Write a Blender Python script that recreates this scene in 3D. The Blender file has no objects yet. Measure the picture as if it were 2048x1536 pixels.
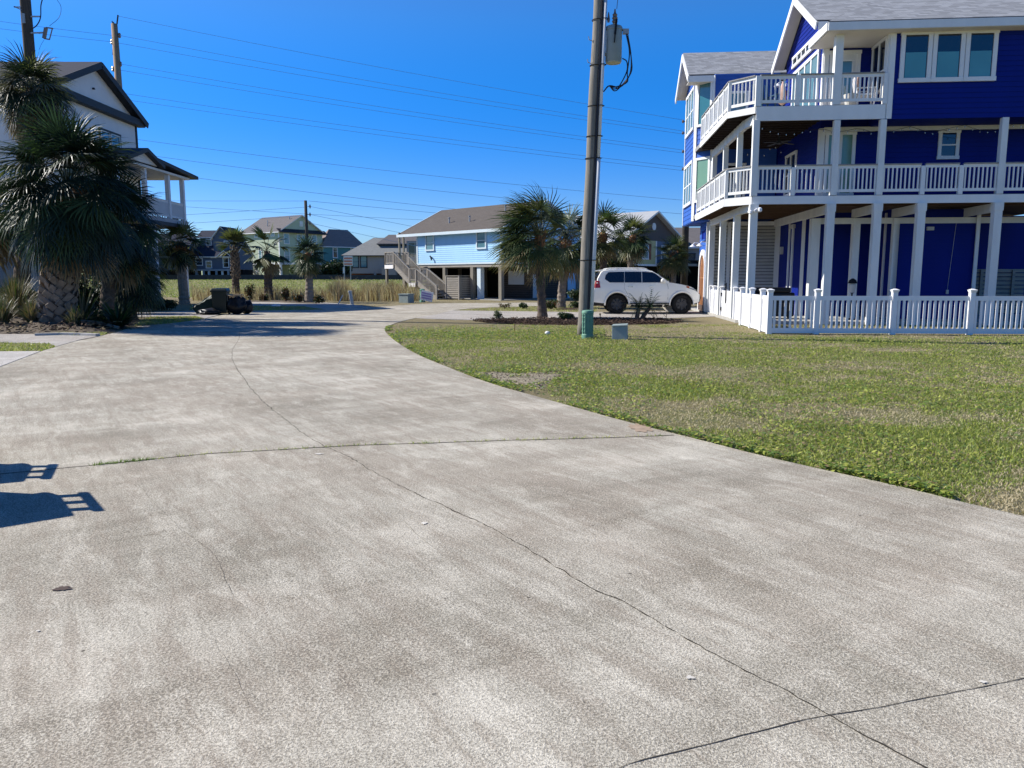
import bpy, bmesh, math, random
from mathutils import Vector, Matrix, noise
from math import sin, cos, pi, radians, tan, atan2, sqrt

S = bpy.context.scene
COL = S.collection
R = random.Random(11)

# ------------------------------------------------------------------ camera model
CAM_H = 1.55
FPX = 1540.0                     # focal length for a 2048 px wide frame
PITCH = math.atan(213 / 1540)
SP, CP = sin(PITCH), cos(PITCH)


def ray(px, py):
    a = (px - 1024) / FPX
    b = (768 - py) / FPX
    return Vector((a, CP + b * SP, -SP + b * CP))


def G(px, py, z=0.0):
    """ground point seen at a place in the photograph"""
    d = ray(px, py)
    t = (z - CAM_H) / d.z
    return Vector((d.x * t, d.y * t, z))


def P(px, py, Y):
    d = ray(px, py)
    t = Y / d.y
    return Vector((d.x * t, Y, CAM_H + d.z * t))


def V(*a):
    return Vector(a)


# ------------------------------------------------------------------ mesh builder
class MB:
    def __init__(s):
        s.v = []
        s.f = []
        s.m = []

    def face(s, pts, m=0):
        i = len(s.v)
        s.v.extend([tuple(p) for p in pts])
        s.f.append(tuple(range(i, i + len(pts))))
        s.m.append(m)

    def hexa(s, p, m=0):
        """p: 8 points, bottom ring then top ring"""
        i = len(s.v)
        s.v.extend([tuple(q) for q in p])
        for q in ((3, 2, 1, 0), (4, 5, 6, 7), (0, 1, 5, 4), (1, 2, 6, 5), (2, 3, 7, 6), (3, 0, 4, 7)):
            s.f.append(tuple(i + k for k in q))
            s.m.append(m)

    def box(s, x0, x1, y0, y1, z0, z1, m=0):
        s.hexa([(x0, y0, z0), (x1, y0, z0), (x1, y1, z0), (x0, y1, z0),
                (x0, y0, z1), (x1, y0, z1), (x1, y1, z1), (x0, y1, z1)], m)

    def bar(s, a, b, w, h, m=0, up=(0, 0, 1)):
        a, b = Vector(a), Vector(b)
        d = (b - a).normalized()
        u = Vector(up)
        if abs(d.dot(u)) > 0.99:
            u = Vector((0, 1, 0))
        sd = d.cross(u).normalized() * (w / 2)
        u = sd.cross(d).normalized() * (h / 2)
        s.hexa([a - sd - u, a + sd - u, b + sd - u, b - sd - u, a - sd + u, a + sd + u, b + sd + u, b - sd + u], m)

    def wb(s, p, d, u0, u1, z0, z1, o0, o1, m=0):
        """box on a wall: p origin, d unit direction (left to right seen from outside)"""
        n = (d[1], -d[0])
        q = []
        for z in (z0, z1):
            for (u, o) in ((u0, o1), (u1, o1), (u1, o0), (u0, o0)):
                q.append((p[0] + d[0] * u + n[0] * o, p[1] + d[1] * u + n[1] * o, z))
        s.hexa(q, m)

    def prism(s, poly, z0, z1, m=0, mb=None, mside=None):
        n = len(poly)
        i = len(s.v)
        s.v.extend([(p[0], p[1], z0) for p in poly] + [(p[0], p[1], z1) for p in poly])
        s.f.append(tuple(i + k for k in reversed(range(n))))
        s.m.append(m if mb is None else mb)
        s.f.append(tuple(i + n + k for k in range(n)))
        s.m.append(m)
        for k in range(n):
            j = (k + 1) % n
            s.f.append((i + k, i + j, i + n + j, i + n + k))
            s.m.append(m if mside is None else mside)

    def slab(s, poly, t, m=0, mb=None, off=None):
        """3-D polygon thickened downward by t"""
        n = len(poly)
        o = Vector((0, 0, -t)) if off is None else Vector(off)
        i = len(s.v)
        s.v.extend([tuple(Vector(p) + o) for p in poly] + [tuple(p) for p in poly])
        s.f.append(tuple(i + k for k in reversed(range(n))))
        s.m.append(m if mb is None else mb)
        s.f.append(tuple(i + n + k for k in range(n)))
        s.m.append(m)
        for k in range(n):
            j = (k + 1) % n
            s.f.append((i + k, i + j, i + n + j, i + n + k))
            s.m.append(m if mb is None else mb)

    def tube(s, pts, r, n=8, m=0, cap=True):
        pts = [Vector(p) for p in pts]
        rs = r if isinstance(r, (list, tuple)) else [r] * len(pts)
        i = len(s.v)
        ref = None
        for k, p in enumerate(pts):
            d = (pts[min(k + 1, len(pts) - 1)] - pts[max(k - 1, 0)])
            if d.length < 1e-9:
                d = Vector((0, 0, 1))
            d.normalize()
            if ref is None:
                ref = Vector((1, 0, 0)) if abs(d.x) < .9 else Vector((0, 1, 0))
            sd = (ref - d * ref.dot(d)).normalized()
            ref = sd
            u = d.cross(sd)
            for j in range(n):
                a = 2 * pi * j / n
                s.v.append(tuple(p + sd * (cos(a) * rs[k]) + u * (sin(a) * rs[k])))
        for k in range(len(pts) - 1):
            for j in range(n):
                jj = (j + 1) % n
                s.f.append((i + k * n + j, i + k * n + jj, i + (k + 1) * n + jj, i + (k + 1) * n + j))
                s.m.append(m)
        if cap:
            s.f.append(tuple(i + k for k in reversed(range(n))))
            s.m.append(m)
            e = i + (len(pts) - 1) * n
            s.f.append(tuple(e + k for k in range(n)))
            s.m.append(m)

    def lathe(s, prof, c=(0, 0, 0), n=16, m=0, axis='z', cap=True):
        i = len(s.v)
        for (r, z) in prof:
            for j in range(n):
                a = 2 * pi * j / n
                if axis == 'z':
                    s.v.append((c[0] + r * cos(a), c[1] + r * sin(a), c[2] + z))
                else:
                    s.v.append((c[0] + r * cos(a), c[1] + z, c[2] + r * sin(a)))
        for k in range(len(prof) - 1):
            for j in range(n):
                jj = (j + 1) % n
                s.f.append((i + k * n + j, i + k * n + jj, i + (k + 1) * n + jj, i + (k + 1) * n + j))
                s.m.append(m)
        if not cap:
            return
        s.f.append(tuple(i + k for k in reversed(range(n))))
        s.m.append(m)
        e = i + (len(prof) - 1) * n
        s.f.append(tuple(e + k for k in range(n)))
        s.m.append(m)

    def clap(s, a, b, z0, z1, step=.155, lo=None, m=0, depth=.02):
        """lap siding on the wall a->b (outside on the right hand); lo(z) -> (t0,t1) clips each course"""
        a, b = Vector(a).to_2d(), Vector(b).to_2d()
        L = (b - a).length
        d = (b - a) / L
        n = Vector((d.y, -d.x))

        def q(t, z, o):
            w = a + d * (L * t) + n * o
            return (w.x, w.y, z)
        z = z0
        while z < z1 - 1e-6:
            zz = min(z + step, z1)
            l0 = lo(z) if lo else (0, 1)
            l1 = lo(zz) if lo else (0, 1)
            s.face([q(l0[0], z, depth), q(l0[1], z, depth), q(l1[1], zz, .003), q(l1[0], zz, .003)], m)
            s.face([q(l0[0], z, 0), q(l0[1], z, 0), q(l0[1], z, depth), q(l0[0], z, depth)], m)
            z = zz
        # backing
        s.face([q(0, z0, -.02), q(1, z0, -.02), q(1, z1 if not lo else z0 + .01, -.02), q(0, z1 if not lo else z0 + .01, -.02)], m)

    def each(s, name, mats, parent=None):
        """one part per box"""
        for k in range(0, len(s.v), 8):
            q = MB()
            q.v = s.v[k:k + 8]
            q.f = [tuple(i - k for i in f) for f in s.f[k // 8 * 6:k // 8 * 6 + 6]]
            q.m = s.m[k // 8 * 6:k // 8 * 6 + 6]
            q.build(name, mats, parent)

    def build(s, name, mats, parent=None, smooth=False, fix=True):
        me = bpy.data.meshes.new(name)
        me.from_pydata(s.v, [], s.f)
        if not isinstance(mats, (list, tuple)):
            mats = [mats]
        for mt in mats:
            me.materials.append(M[mt] if isinstance(mt, str) else mt)
        me.polygons.foreach_set('material_index', s.m)
        if smooth:
            me.polygons.foreach_set('use_smooth', [True] * len(s.f))
        if fix:
            bm = bmesh.new()
            bm.from_mesh(me)
            bmesh.ops.recalc_face_normals(bm, faces=bm.faces)
            bm.to_mesh(me)
            bm.free()
        me.update()
        o = bpy.data.objects.new(name, me)
        COL.objects.link(o)
        if parent:
            o.parent = parent
        return o


def tag(o, label, cat=None, group=None, kind=None):
    if label:
        o['label'] = label
    if cat:
        o['category'] = cat
    if group:
        o['group'] = group
    if kind:
        o['kind'] = kind
    return o


def thing(name, label, cat, loc=(0, 0, 0), rz=0.0, group=None):
    o = bpy.data.objects.new(name, None)
    COL.objects.link(o)
    o.location = loc
    o.rotation_euler = (0, 0, rz)
    o.empty_display_size = .2
    return tag(o, label, cat, group)


def struct(o):
    o['kind'] = 'structure'
    return o


def copy_tree(o, parent=None):
    c = o.copy()
    COL.objects.link(c)
    if parent:
        c.parent = parent
    for ch in list(o.children):
        copy_tree(ch, c)
    return c


def smooth_by_angle(o, deg=35):
    me = o.data
    me.polygons.foreach_set('use_smooth', [True] * len(me.polygons))
    bm = bmesh.new()
    bm.from_mesh(me)
    for e in bm.edges:
        if len(e.link_faces) != 2 or e.calc_face_angle(3.2) > radians(deg):
            e.smooth = False
    bm.to_mesh(me)
    bm.free()


def weld(o, d=1e-4):
    bm = bmesh.new()
    bm.from_mesh(o.data)
    bmesh.ops.remove_doubles(bm, verts=bm.verts, dist=d)
    bmesh.ops.recalc_face_normals(bm, faces=bm.faces)
    bm.to_mesh(o.data)
    bm.free()


def bevel(o, w, seg=2, ang=40):
    weld(o)
    md = o.modifiers.new('bevel', 'BEVEL')
    md.width = w
    md.segments = seg
    md.limit_method = 'ANGLE'
    md.angle_limit = radians(ang)
    return o


# ------------------------------------------------------------------ materials
M = {}


class NT:
    def __init__(s, name):
        s.mat = bpy.data.materials.new(name)
        s.mat.use_nodes = True
        s.t = s.mat.node_tree
        s.t.nodes.clear()
        s.out = s.n('ShaderNodeOutputMaterial')
        M[name] = s.mat

    def n(s, typ, **kw):
        x = s.t.nodes.new(typ)
        for k, v in kw.items():
            setattr(x, k, v)
        return x

    def l(s, a, b):
        s.t.links.new(a, b)

    def coord(s, which='Object'):
        return s.n('ShaderNodeTexCoord').outputs[which]

    def mapping(s, vec, scale=(1, 1, 1), rot=(0, 0, 0), loc=(0, 0, 0)):
        m = s.n('ShaderNodeMapping')
        m.inputs['Scale'].default_value = scale
        m.inputs['Rotation'].default_value = rot
        m.inputs['Location'].default_value = loc
        s.l(vec, m.inputs['Vector'])
        return m.outputs[0]

    def noise(s, vec, scale, detail=4, rough=.55, dist=0):
        m = s.n('ShaderNodeTexNoise')
        m.inputs['Scale'].default_value = scale
        m.inputs['Detail'].default_value = detail
        m.inputs['Roughness'].default_value = rough
        m.inputs['Distortion'].default_value = dist
        s.l(vec, m.inputs['Vector'])
        return m.outputs['Fac']

    def ramp(s, fac, stops):
        m = s.n('ShaderNodeValToRGB')
        e = m.color_ramp.elements
        while len(e) < len(stops):
            e.new(.5)
        for k, (p, c) in enumerate(stops):
            e[k].position = p
            e[k].color = (c[0], c[1], c[2], 1) if hasattr(c, '__len__') else (c, c, c, 1)
        s.l(fac, m.inputs[0])
        return m.outputs[0]

    def mix(s, fac, a, b, typ='MIX'):
        m = s.n('ShaderNodeMix', data_type='RGBA', blend_type=typ)
        for sock, v in ((0, fac), (6, a), (7, b)):
            if hasattr(v, 'is_output') or isinstance(v, bpy.types.NodeSocket):
                s.l(v, m.inputs[sock])
            elif sock == 0:
                m.inputs[0].default_value = v
            else:
                m.inputs[sock].default_value = (v[0], v[1], v[2], 1)
        return m.outputs[2]

    def math(s, op, a, b=0.0):
        m = s.n('ShaderNodeMath', operation=op)
        for k, v in enumerate((a, b)):
            if isinstance(v, bpy.types.NodeSocket):
                s.l(v, m.inputs[k])
            else:
                m.inputs[k].default_value = v
        return m.outputs[0]

    def bump(s, h, strength=.3, dist=.02):
        m = s.n('ShaderNodeBump')
        m.inputs['Strength'].default_value = strength
        m.inputs['Distance'].default_value = dist
        s.l(h, m.inputs['Height'])
        return m.outputs[0]

    def bsdf(s, col, rough=.6, spec=.4, metal=0, normal=None, coat=0):
        b = s.n('ShaderNodeBsdfPrincipled')
        if isinstance(col, bpy.types.NodeSocket):
            s.l(col, b.inputs['Base Color'])
        else:
            b.inputs['Base Color'].default_value = (col[0], col[1], col[2], 1)
        if isinstance(rough, bpy.types.NodeSocket):
            s.l(rough, b.inputs['Roughness'])
        else:
            b.inputs['Roughness'].default_value = rough
        b.inputs['Specular IOR Level'].default_value = spec
        b.inputs['Metallic'].default_value = metal
        b.inputs['Coat Weight'].default_value = coat
        b.inputs['Coat Roughness'].default_value = .05
        if normal:
            s.l(normal, b.inputs['Normal'])
        return b

    def end(s, b):
        s.l(b.outputs[0], s.out.inputs[0])
        return s.mat


def paint(name, c, rough=.5, var=.12, scale=3.0, spec=.4, metal=0, bump=0.0, coat=0, streak=False):
    t = NT(name)
    co = t.coord()
    v = t.mapping(co, (1, 1, .25)) if streak else co
    n = t.noise(v, scale, 5)
    n2 = t.noise(co, scale * 9, 3)
    a = tuple(x * (1 - var) for x in c)
    b = tuple(min(1, x * (1 + var)) for x in c)
    col = t.mix(t.ramp(t.math('ADD', t.math('MULTIPLY', n, .75), t.math('MULTIPLY', n2, .25)), [(.3, 0), (.7, 1)]), a, b)
    nm = t.bump(n2, bump, .01) if bump else None
    t.end(t.bsdf(col, rough, spec, metal, nm, coat))


def wood(name, c, var=.35, rough=.8, axis='z'):
    t = NT(name)
    co = t.coord()
    sc = {'z': (14, 14, .8), 'x': (.8, 14, 14), 'y': (14, .8, 14)}[axis]
    n = t.noise(t.mapping(co, sc), 2.0, 6, .65, .6)
    n2 = t.noise(co, .9, 3)
    a = tuple(x * (1 - var) for x in c)
    b = tuple(min(1, x * (1 + var)) for x in c)
    col = t.mix(t.ramp(n, [(.3, 0), (.7, 1)]), a, b)
    col = t.mix(t.math('MULTIPLY', n2, .35), col, tuple(x * .6 for x in c))
    t.end(t.bsdf(col, rough, .2, 0, t.bump(n, .35, .01)))


def shingle(name, c, var=.22, bw=.3, bh=.14):
    t = NT(name)
    co = t.coord()
    sx = t.n('ShaderNodeSeparateXYZ')
    t.l(co, sx.inputs[0])
    w = t.n('ShaderNodeCombineXYZ')
    t.l(t.math('ADD', sx.outputs[0], t.math('MULTIPLY', sx.outputs[1], .37)), w.inputs[0])
    t.l(t.math('MULTIPLY', sx.outputs[2], 1.9), w.inputs[1])
    br = t.n('ShaderNodeTexBrick')
    br.inputs['Scale'].default_value = 1.0
    br.inputs['Brick Width'].default_value = bw
    br.inputs['Row Height'].default_value = bh
    br.inputs['Mortar Size'].default_value = .006
    br.inputs['Color1'].default_value = tuple(x * (1 - var) for x in c) + (1,)
    br.inputs['Color2'].default_value = tuple(min(1, x * (1 + var)) for x in c) + (1,)
    br.inputs['Mortar'].default_value = tuple(x * .55 for x in c) + (1,)
    t.l(w.outputs[0], br.inputs['Vector'])
    n = t.noise(co, 1.3, 4)
    n2 = t.noise(co, 90, 2)
    col = t.mix(t.math('MULTIPLY', n, .4), br.outputs[0], tuple(x * .72 for x in c))
    col = t.mix(t.math('MULTIPLY', n2, .35), col, tuple(min(1, x * 1.45) for x in c))
    t.end(t.bsdf(col, .9, .15, 0, t.bump(br.outputs[0], .4, .02)))


def leafmat(name, c, trans=.35, rough=.42, spec=.5):
    t = NT(name)
    n = t.noise(t.coord(), 6.0, 3)
    col = t.mix(n, tuple(x * .65 for x in c), tuple(x * 1.35 for x in c))
    b = t.bsdf(col, rough, spec)
    tr = t.n('ShaderNodeBsdfTranslucent')
    t.l(t.mix(.5, col, (c[0] * 1.3, c[1] * 1.5, c[2] * .6)), tr.inputs[0])
    mx = t.n('ShaderNodeMixShader')
    mx.inputs[0].default_value = trans
    t.l(b.outputs[0], mx.inputs[1])
    t.l(tr.outputs[0], mx.inputs[2])
    t.l(mx.outputs[0], t.out.inputs[0])


def glassmat(name, c, rough=.06, spec=.9):
    t = NT(name)
    n = t.noise(t.coord(), .8, 2)
    nm = t.bump(n, .04, .05)
    col = t.mix(n, tuple(x * .8 for x in c), tuple(x * 1.2 for x in c))
    t.end(t.bsdf(col, rough, spec, 0, nm))


# concrete for road and driveways
def concrete(name, dark, light, big=.9, grain=1.0, tint=(.42, .33, .28), rot=-32.7):
    t = NT(name)
    co = t.coord()
    rc = t.mapping(co, rot=(0, 0, radians(rot)))                  # y runs along the road
    f1 = t.noise(t.mapping(rc, (1, .42, 1)), big, 8, .66, .4)
    f2 = t.noise(t.mapping(rc, (.32, 1.3, 1), loc=(3, 7, 0)), 1.1, 8, .68, .5)
    f3 = t.noise(t.mapping(rc, (26, 1.1, 1)), 1.6, 4, .6)
    f4 = t.noise(t.mapping(co, (1, 1, 1), loc=(11, 5, 0)), .5, 5, .62, .7)
    f = t.math('ADD', t.math('MULTIPLY', f1, .5), t.math('MULTIPLY', f2, .5))
    col = t.mix(t.ramp(f, [(.40, 0), (.47, .42), (.53, .60), (.60, 1)]), dark, light)
    col = t.mix(t.math('MULTIPLY', t.ramp(f4, [(.44, 0), (.60, 1)]), .42), col, tint)
    col = t.mix(t.math('MULTIPLY', t.ramp(f3, [(.35, 1), (.60, 0)]), .30), col, tuple(x * .72 for x in dark))
    # worn skin: ragged hand-sized patches drawn out along the road, brown-grey where the paste has gone
    f5 = t.noise(t.mapping(rc, (5.2, .85, 1), loc=(6, 1, 0)), 1.5, 9, .74, .3)
    f6 = t.noise(t.mapping(rc, (2.6, .9, 1), loc=(1, 4, 0)), 1.7, 9, .76, .3)
    col = t.mix(t.math('MULTIPLY', t.ramp(f5, [(.42, 1), (.51, 0)]), .46), col, tuple(x * .80 for x in tint))
    col = t.mix(t.math('MULTIPLY', t.ramp(f6, [(.51, 0), (.61, 1)]), .46), col, tuple(min(.85, x * 1.12) for x in light))
    # exposed aggregate: dark pits and pale sand grains
    g = t.noise(co, 190 * grain, 2, .6)
    g2 = t.noise(t.mapping(co, loc=(5, 2, 1)), 92 * grain, 3, .65)
    g3 = t.noise(t.mapping(co, loc=(2, 8, 1)), 27 * grain, 4, .7)
    wear = t.ramp(f, [(.38, 1), (.64, .45)])
    col = t.mix(t.math('MULTIPLY', t.math('MULTIPLY', t.ramp(g, [(.40, 1), (.50, 0)]), .85), wear), col, tuple(x * .30 for x in dark))
    col = t.mix(t.math('MULTIPLY', t.math('MULTIPLY', t.ramp(g2, [(.40, 1), (.50, 0)]), .7), wear), col, tuple(x * .40 for x in dark))
    col = t.mix(t.math('MULTIPLY', t.math('MULTIPLY', t.ramp(g3, [(.38, 1), (.47, 0)]), .28), wear), col, tuple(x * .55 for x in dark))
    col = t.mix(t.math('MULTIPLY', t.ramp(g2, [(.53, 0), (.62, 1)]), .3), col, tuple(min(.85, x * 1.3) for x in light))
    vo = t.n('ShaderNodeTexVoronoi')
    vo.inputs['Scale'].default_value = 4.2
    t.l(co, vo.inputs['Vector'])
    col = t.mix(t.math('MULTIPLY', t.ramp(vo.outputs['Distance'], [(.03, 1), (.045, 0)]), .75), col, tuple(x * .15 for x in dark))
    t.end(t.bsdf(col, .92, .2, 0, t.bump(t.math('ADD', g, t.math('MULTIPLY', g2, 1.4)), .6, .006)))


concrete('road_concrete', (.335, .300, .232), (.66, .615, .51), tint=(.365, .295, .222))
concrete('drive_concrete', (.36, .335, .30), (.54, .51, .46), .9, 1.3, (.5, .42, .36))
concrete('pale_concrete', (.52, .49, .44), (.66, .63, .58), 1.1, 1.3, (.6, .54, .48))
paint('joint_dark', (.05, .044, .036), .95, .4, 8, .1)
paint('stain_tan', (.33, .25, .18), .9, .25, 9, .2)
paint('stain_brown', (.085, .06, .05), .85, .3, 9, .2)
paint('chalk_white', (.55, .52, .46), .9, .2, 20, .2)

# ground: grass, dry patches, soil
t = NT('turf')
co = t.coord()
sep = t.n('ShaderNodeSeparateXYZ')
t.l(co, sep.inputs[0])
n1 = t.noise(co, .45, 6, .62, .4)
n2 = t.noise(t.mapping(co, (1, 1, 1), (0, 0, 0), (4, 9, 0)), 2.4, 5, .65)
n3 = t.noise(co, 24, 4, .7)
n4 = t.noise(co, 110, 2, .7)
green = t.mix(t.ramp(n3, [(.35, 0), (.65, 1)]), (.16, .19, .05), (.29, .315, .095))
dry = t.mix(t.ramp(n3, [(.35, 0), (.65, 1)]), (.23, .19, .105), (.44, .37, .22))
mr = t.n('ShaderNodeMapRange')
mr.inputs[1].default_value = 17.5
mr.inputs[2].default_value = 22.5
t.l(sep.outputs[1], mr.inputs[0])
mr2 = t.n('ShaderNodeMapRange')
mr2.inputs[1].default_value = 56
mr2.inputs[2].default_value = 70
t.l(sep.outputs[1], mr2.inputs[0])
dryness = t.math('ADD', t.math('ADD', t.math('MULTIPLY', n1, .85), t.math('MULTIPLY', n2, .45)), t.math('MULTIPLY', mr.outputs[0], .22))
dryness = t.math('SUBTRACT', dryness, t.math('MULTIPLY', mr2.outputs[0], .30))
col = t.mix(t.ramp(dryness, [(.48, 0), (.74, 1)]), green, dry)
col = t.mix(t.math('MULTIPLY', t.ramp(n4, [(.5, 1), (.62, 0)]), .3), col, (.03, .03, .012))
t.end(t.bsdf(col, .95, .1, 0, t.bump(t.math('ADD', n3, n4), .8, .04)))

t = NT('soil')
co = t.coord()
n = t.noise(co, 9, 6, .7)
n2 = t.noise(co, 60, 3, .7)
col = t.mix(t.ramp(n, [(.35, 0), (.65, 1)]), (.055, .04, .028), (.17, .135, .10))
col = t.mix(t.math('MULTIPLY', n2, .5), col, (.25, .22, .18))
t.end(t.bsdf(col, .97, .08, 0, t.bump(n2, .8, .03)))

paint('bare_dirt', (.27, .235, .17), .95, .3, 12, .1, bump=.7)
paint('mulch', (.05, .032, .024), .95, .5, 25, .1, bump=.6)
paint('mulch_light', (.13, .09, .065), .95, .4, 25, .1)
leafmat('blade_green', (.185, .235, .055), .35, .5, .35)
leafmat('blade_lime', (.38, .41, .09), .35, .5, .35)
leafmat('blade_dry', (.45, .385, .25), .3, .6, .2)
leafmat('weed_green', (.15, .225, .045), .35, .35, .5)
leafmat('reed_tan', (.38, .30, .19), .3, .7, .15)
leafmat('reed_pale', (.56, .48, .32), .3, .7, .15)
leafmat('reed_brown', (.20, .125, .065), .25, .7, .15)
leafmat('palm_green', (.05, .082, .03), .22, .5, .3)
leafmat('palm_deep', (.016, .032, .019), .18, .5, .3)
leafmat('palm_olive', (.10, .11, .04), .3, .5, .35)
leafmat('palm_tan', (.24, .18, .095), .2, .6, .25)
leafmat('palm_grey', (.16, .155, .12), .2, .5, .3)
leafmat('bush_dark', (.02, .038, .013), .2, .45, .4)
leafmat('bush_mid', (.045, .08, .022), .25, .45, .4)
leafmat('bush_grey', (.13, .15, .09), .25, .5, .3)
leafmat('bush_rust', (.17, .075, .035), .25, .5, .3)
paint('palm_boot', (.21, .175, .145), .9, .35, 7, .15, bump=.6)
paint('palm_trunk', (.115, .09, .072), .95, .45, 9, .1, bump=.9)
paint('palm_trunk_pale', (.24, .20, .16), .95, .35, 9, .1, bump=.9)
paint('palm_fibre', (.21, .115, .06), .95, .4, 12, .1, bump=.8)

paint('trim_white', (.78, .78, .755), .5, .06, 2, .4, streak=True)
paint('vinyl_white', (.82, .82, .82), .35, .04, 2, .5)
paint('post_white', (.72, .73, .70), .6, .10, 3, .3, streak=True)
paint('soffit', (.66, .62, .55), .7, .06, 2, .3)
paint('rail_cap', (.27, .265, .26), .8, .2, 8, .2)
paint('royal_blue', (.003, .015, .19), .6, .10, 1.5, .15, streak=True)
paint('wing_blue', (.035, .11, .40), .6, .08, 1.5, .2, streak=True)
paint('louver_grey', (.55, .54, .50), .7, .10, 3, .3)
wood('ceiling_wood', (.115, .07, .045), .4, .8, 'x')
wood('deck_shade', (.04, .028, .026), .3, .8, 'x')  # near-black wood: shade below the upper deck put into its colour
wood('door_oak', (.33, .155, .075), .3, .5, 'z')
shingle('roof_grey', (.27, .28, .295), .34)
shingle('roof_brown', (.105, .092, .082), .12)
shingle('roof_slate', (.14, .13, .13), .12)
shingle('roof_char', (.05, .05, .058), .15)
shingle('roof_dark', (.035, .04, .06), .12)
shingle('roof_umber', (.23, .19, .18), .12)
shingle('roof_pale', (.22, .225, .215), .12)
paint('metal_roof', (.55, .55, .52), .4, .06, 2, .5, .3)
glassmat('glass_teal', (.035, .15, .16))
glassmat('glass_blind', (.09, .28, .29), .2)
glassmat('glass_dark', (.012, .018, .025))
glassmat('glass_green', (.16, .30, .22), .15)
glassmat('glass_sky', (.10, .22, .27), .1)
glassmat('glass_car', (.006, .007, .012), .04, 1.0)
paint('patio', (.36, .35, .32), .9, .12, 3, .2, bump=.3)

wood('pole_wood', (.235, .215, .18), .4, .9, 'z')
wood('pole_dark', (.075, .065, .055), .4, .9, 'z')
wood('pole_tan', (.34, .24, .15), .3, .9, 'z')
wood('weathered', (.34, .31, .27), .35, .9, 'z')
wood('weathered_x', (.36, .33, .285), .3, .9, 'x')
wood('stilt', (.26, .235, .19), .3, .9, 'z')
paint('galv', (.36, .38, .39), .5, .12, 5, .5, .4)
paint('xfmr_grey', (.24, .29, .29), .5, .10, 5, .5)
paint('xfmr_base', (.45, .47, .38), .6, .10, 5, .4)
paint('pvc_white', (.68, .69, .70), .5, .06, 3, .4)
paint('black_rubber', (.012, .012, .013), .7, .3, 8, .3)
paint('cable', (.02, .016, .02), .5, .2, 8, .4)
paint('wire_grey', (.17, .38, .66), .5, .1, 4, .3)
paint('insulator', (.18, .14, .12), .3, .2, 8, .6)
paint('ped_green', (.13, .28, .20), .6, .10, 6, .35)
paint('box_grey', (.28, .33, .31), .7, .12, 6, .25, bump=.3)
paint('ball_white', (.7, .7, .66), .6, .08, 10, .3)
paint('rust', (.13, .07, .045), .9, .3, 12, .2)
paint('cottage_blue', (.38, .65, .88), .6, .05, 2, .3, streak=True)
paint('cottage_trim', (.62, .72, .76), .6, .05, 2, .3)
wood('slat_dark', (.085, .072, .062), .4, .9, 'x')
paint('panel_white', (.6, .62, .62), .6, .06, 2, .3)
paint('dark_void', (.014, .013, .014), .95, .3, 3, .1)  # near-black colour standing in for the shade under raised floors
paint('bin_green', (.006, .017, .016), .45, .2, 6, .4)
paint('bag_black', (.008, .008, .010), .45, .2, 6, .3)
paint('tarp_green', (.016, .034, .022), .6, .4, 6, .3)
paint('cardboard', (.42, .31, .19), .85, .15, 6, .15)
paint('white_stucco', (.70, .70, .70), .75, .05, 2, .2)
paint('trim_dark', (.03, .034, .042), .6, .15, 4, .3)
paint('lap_grey', (.34, .35, .36), .7, .10, 3, .25)
paint('house_slate', (.10, .125, .17), .7, .08, 2, .25)
paint('house_green', (.47, .53, .37), .7, .05, 2, .25)
paint('house_teal', (.10, .26, .25), .7, .06, 2, .25)
paint('house_taupe', (.33, .30, .29), .7, .06, 2, .25)
paint('house_cream', (.50, .47, .24), .7, .06, 2, .25)
paint('house_mocha', (.12, .10, .088), .75, .06, 2, .25)
paint('house_blueg', (.13, .17, .24), .7, .06, 2, .25)
paint('wall_dark', (.045, .055, .062), .9, .2, 2, .2, bump=.3)
paint('brick_red', (.25, .10, .07), .8, .15, 5, .2)
paint('car_white', (.90, .88, .81), .28, .02, 1, .5, 0, 0, .6)
paint('car_trim', (.02, .02, .022), .5, .15, 6, .4)
paint('tyre', (.013, .013, .013), .8, .2, 12, .25)
paint('rim_black', (.05, .05, .055), .4, .15, 8, .5, .3)
paint('lamp_red', (.30, .012, .014), .15, .1, 6, .7)
paint('lamp_clear', (.55, .55, .55), .12, .1, 6, .9, .3)
paint('amber', (.55, .12, .02), .2, .1, 6, .6)
paint('chrome', (.6, .6, .6), .2, .05, 5, .6, .9)
paint('sign_orange', (.55, .20, .13), .6, .15, 8, .3)
paint('sign_white', (.72, .70, .68), .6, .05, 6, .3)
paint('sign_violet', (.30, .22, .42), .6, .12, 6, .3)
paint('cushion', (.35, .36, .36), .8, .12, 6, .2)
paint('towel_pink', (.62, .42, .34), .9, .15, 8, .1)
paint('sailblue', (.05, .11, .17), .8, .15, 6, .1)

# ================================================================== camera, sun, sky
cam = bpy.data.cameras.new('camera')
cam.sensor_width = 36
cam.lens = 36 * FPX / 2048
cam.clip_end = 6000
cam.clip_start = .05
co_ = bpy.data.objects.new('camera', cam)
COL.objects.link(co_)
co_.location = (0, 0, CAM_H)
co_.rotation_euler = (pi / 2 - PITCH, 0, 0)
S.camera = co_

SUN_EL = radians(38)
SUN_AZ = atan2(-.965, .262)                      # measured from +Y towards +X
sv = Vector((sin(SUN_AZ) * cos(SUN_EL), cos(SUN_AZ) * cos(SUN_EL), sin(SUN_EL)))
sun = bpy.data.lights.new('sun', 'SUN')
sun.energy = 4.9
sun.angle = radians(.5)
sun.color = (1, .955, .885)
so = bpy.data.objects.new('sun', sun)
COL.objects.link(so)
so.rotation_euler = (-sv).to_track_quat('-Z', 'Y').to_euler()
so.location = (-20, 5, 30)

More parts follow.
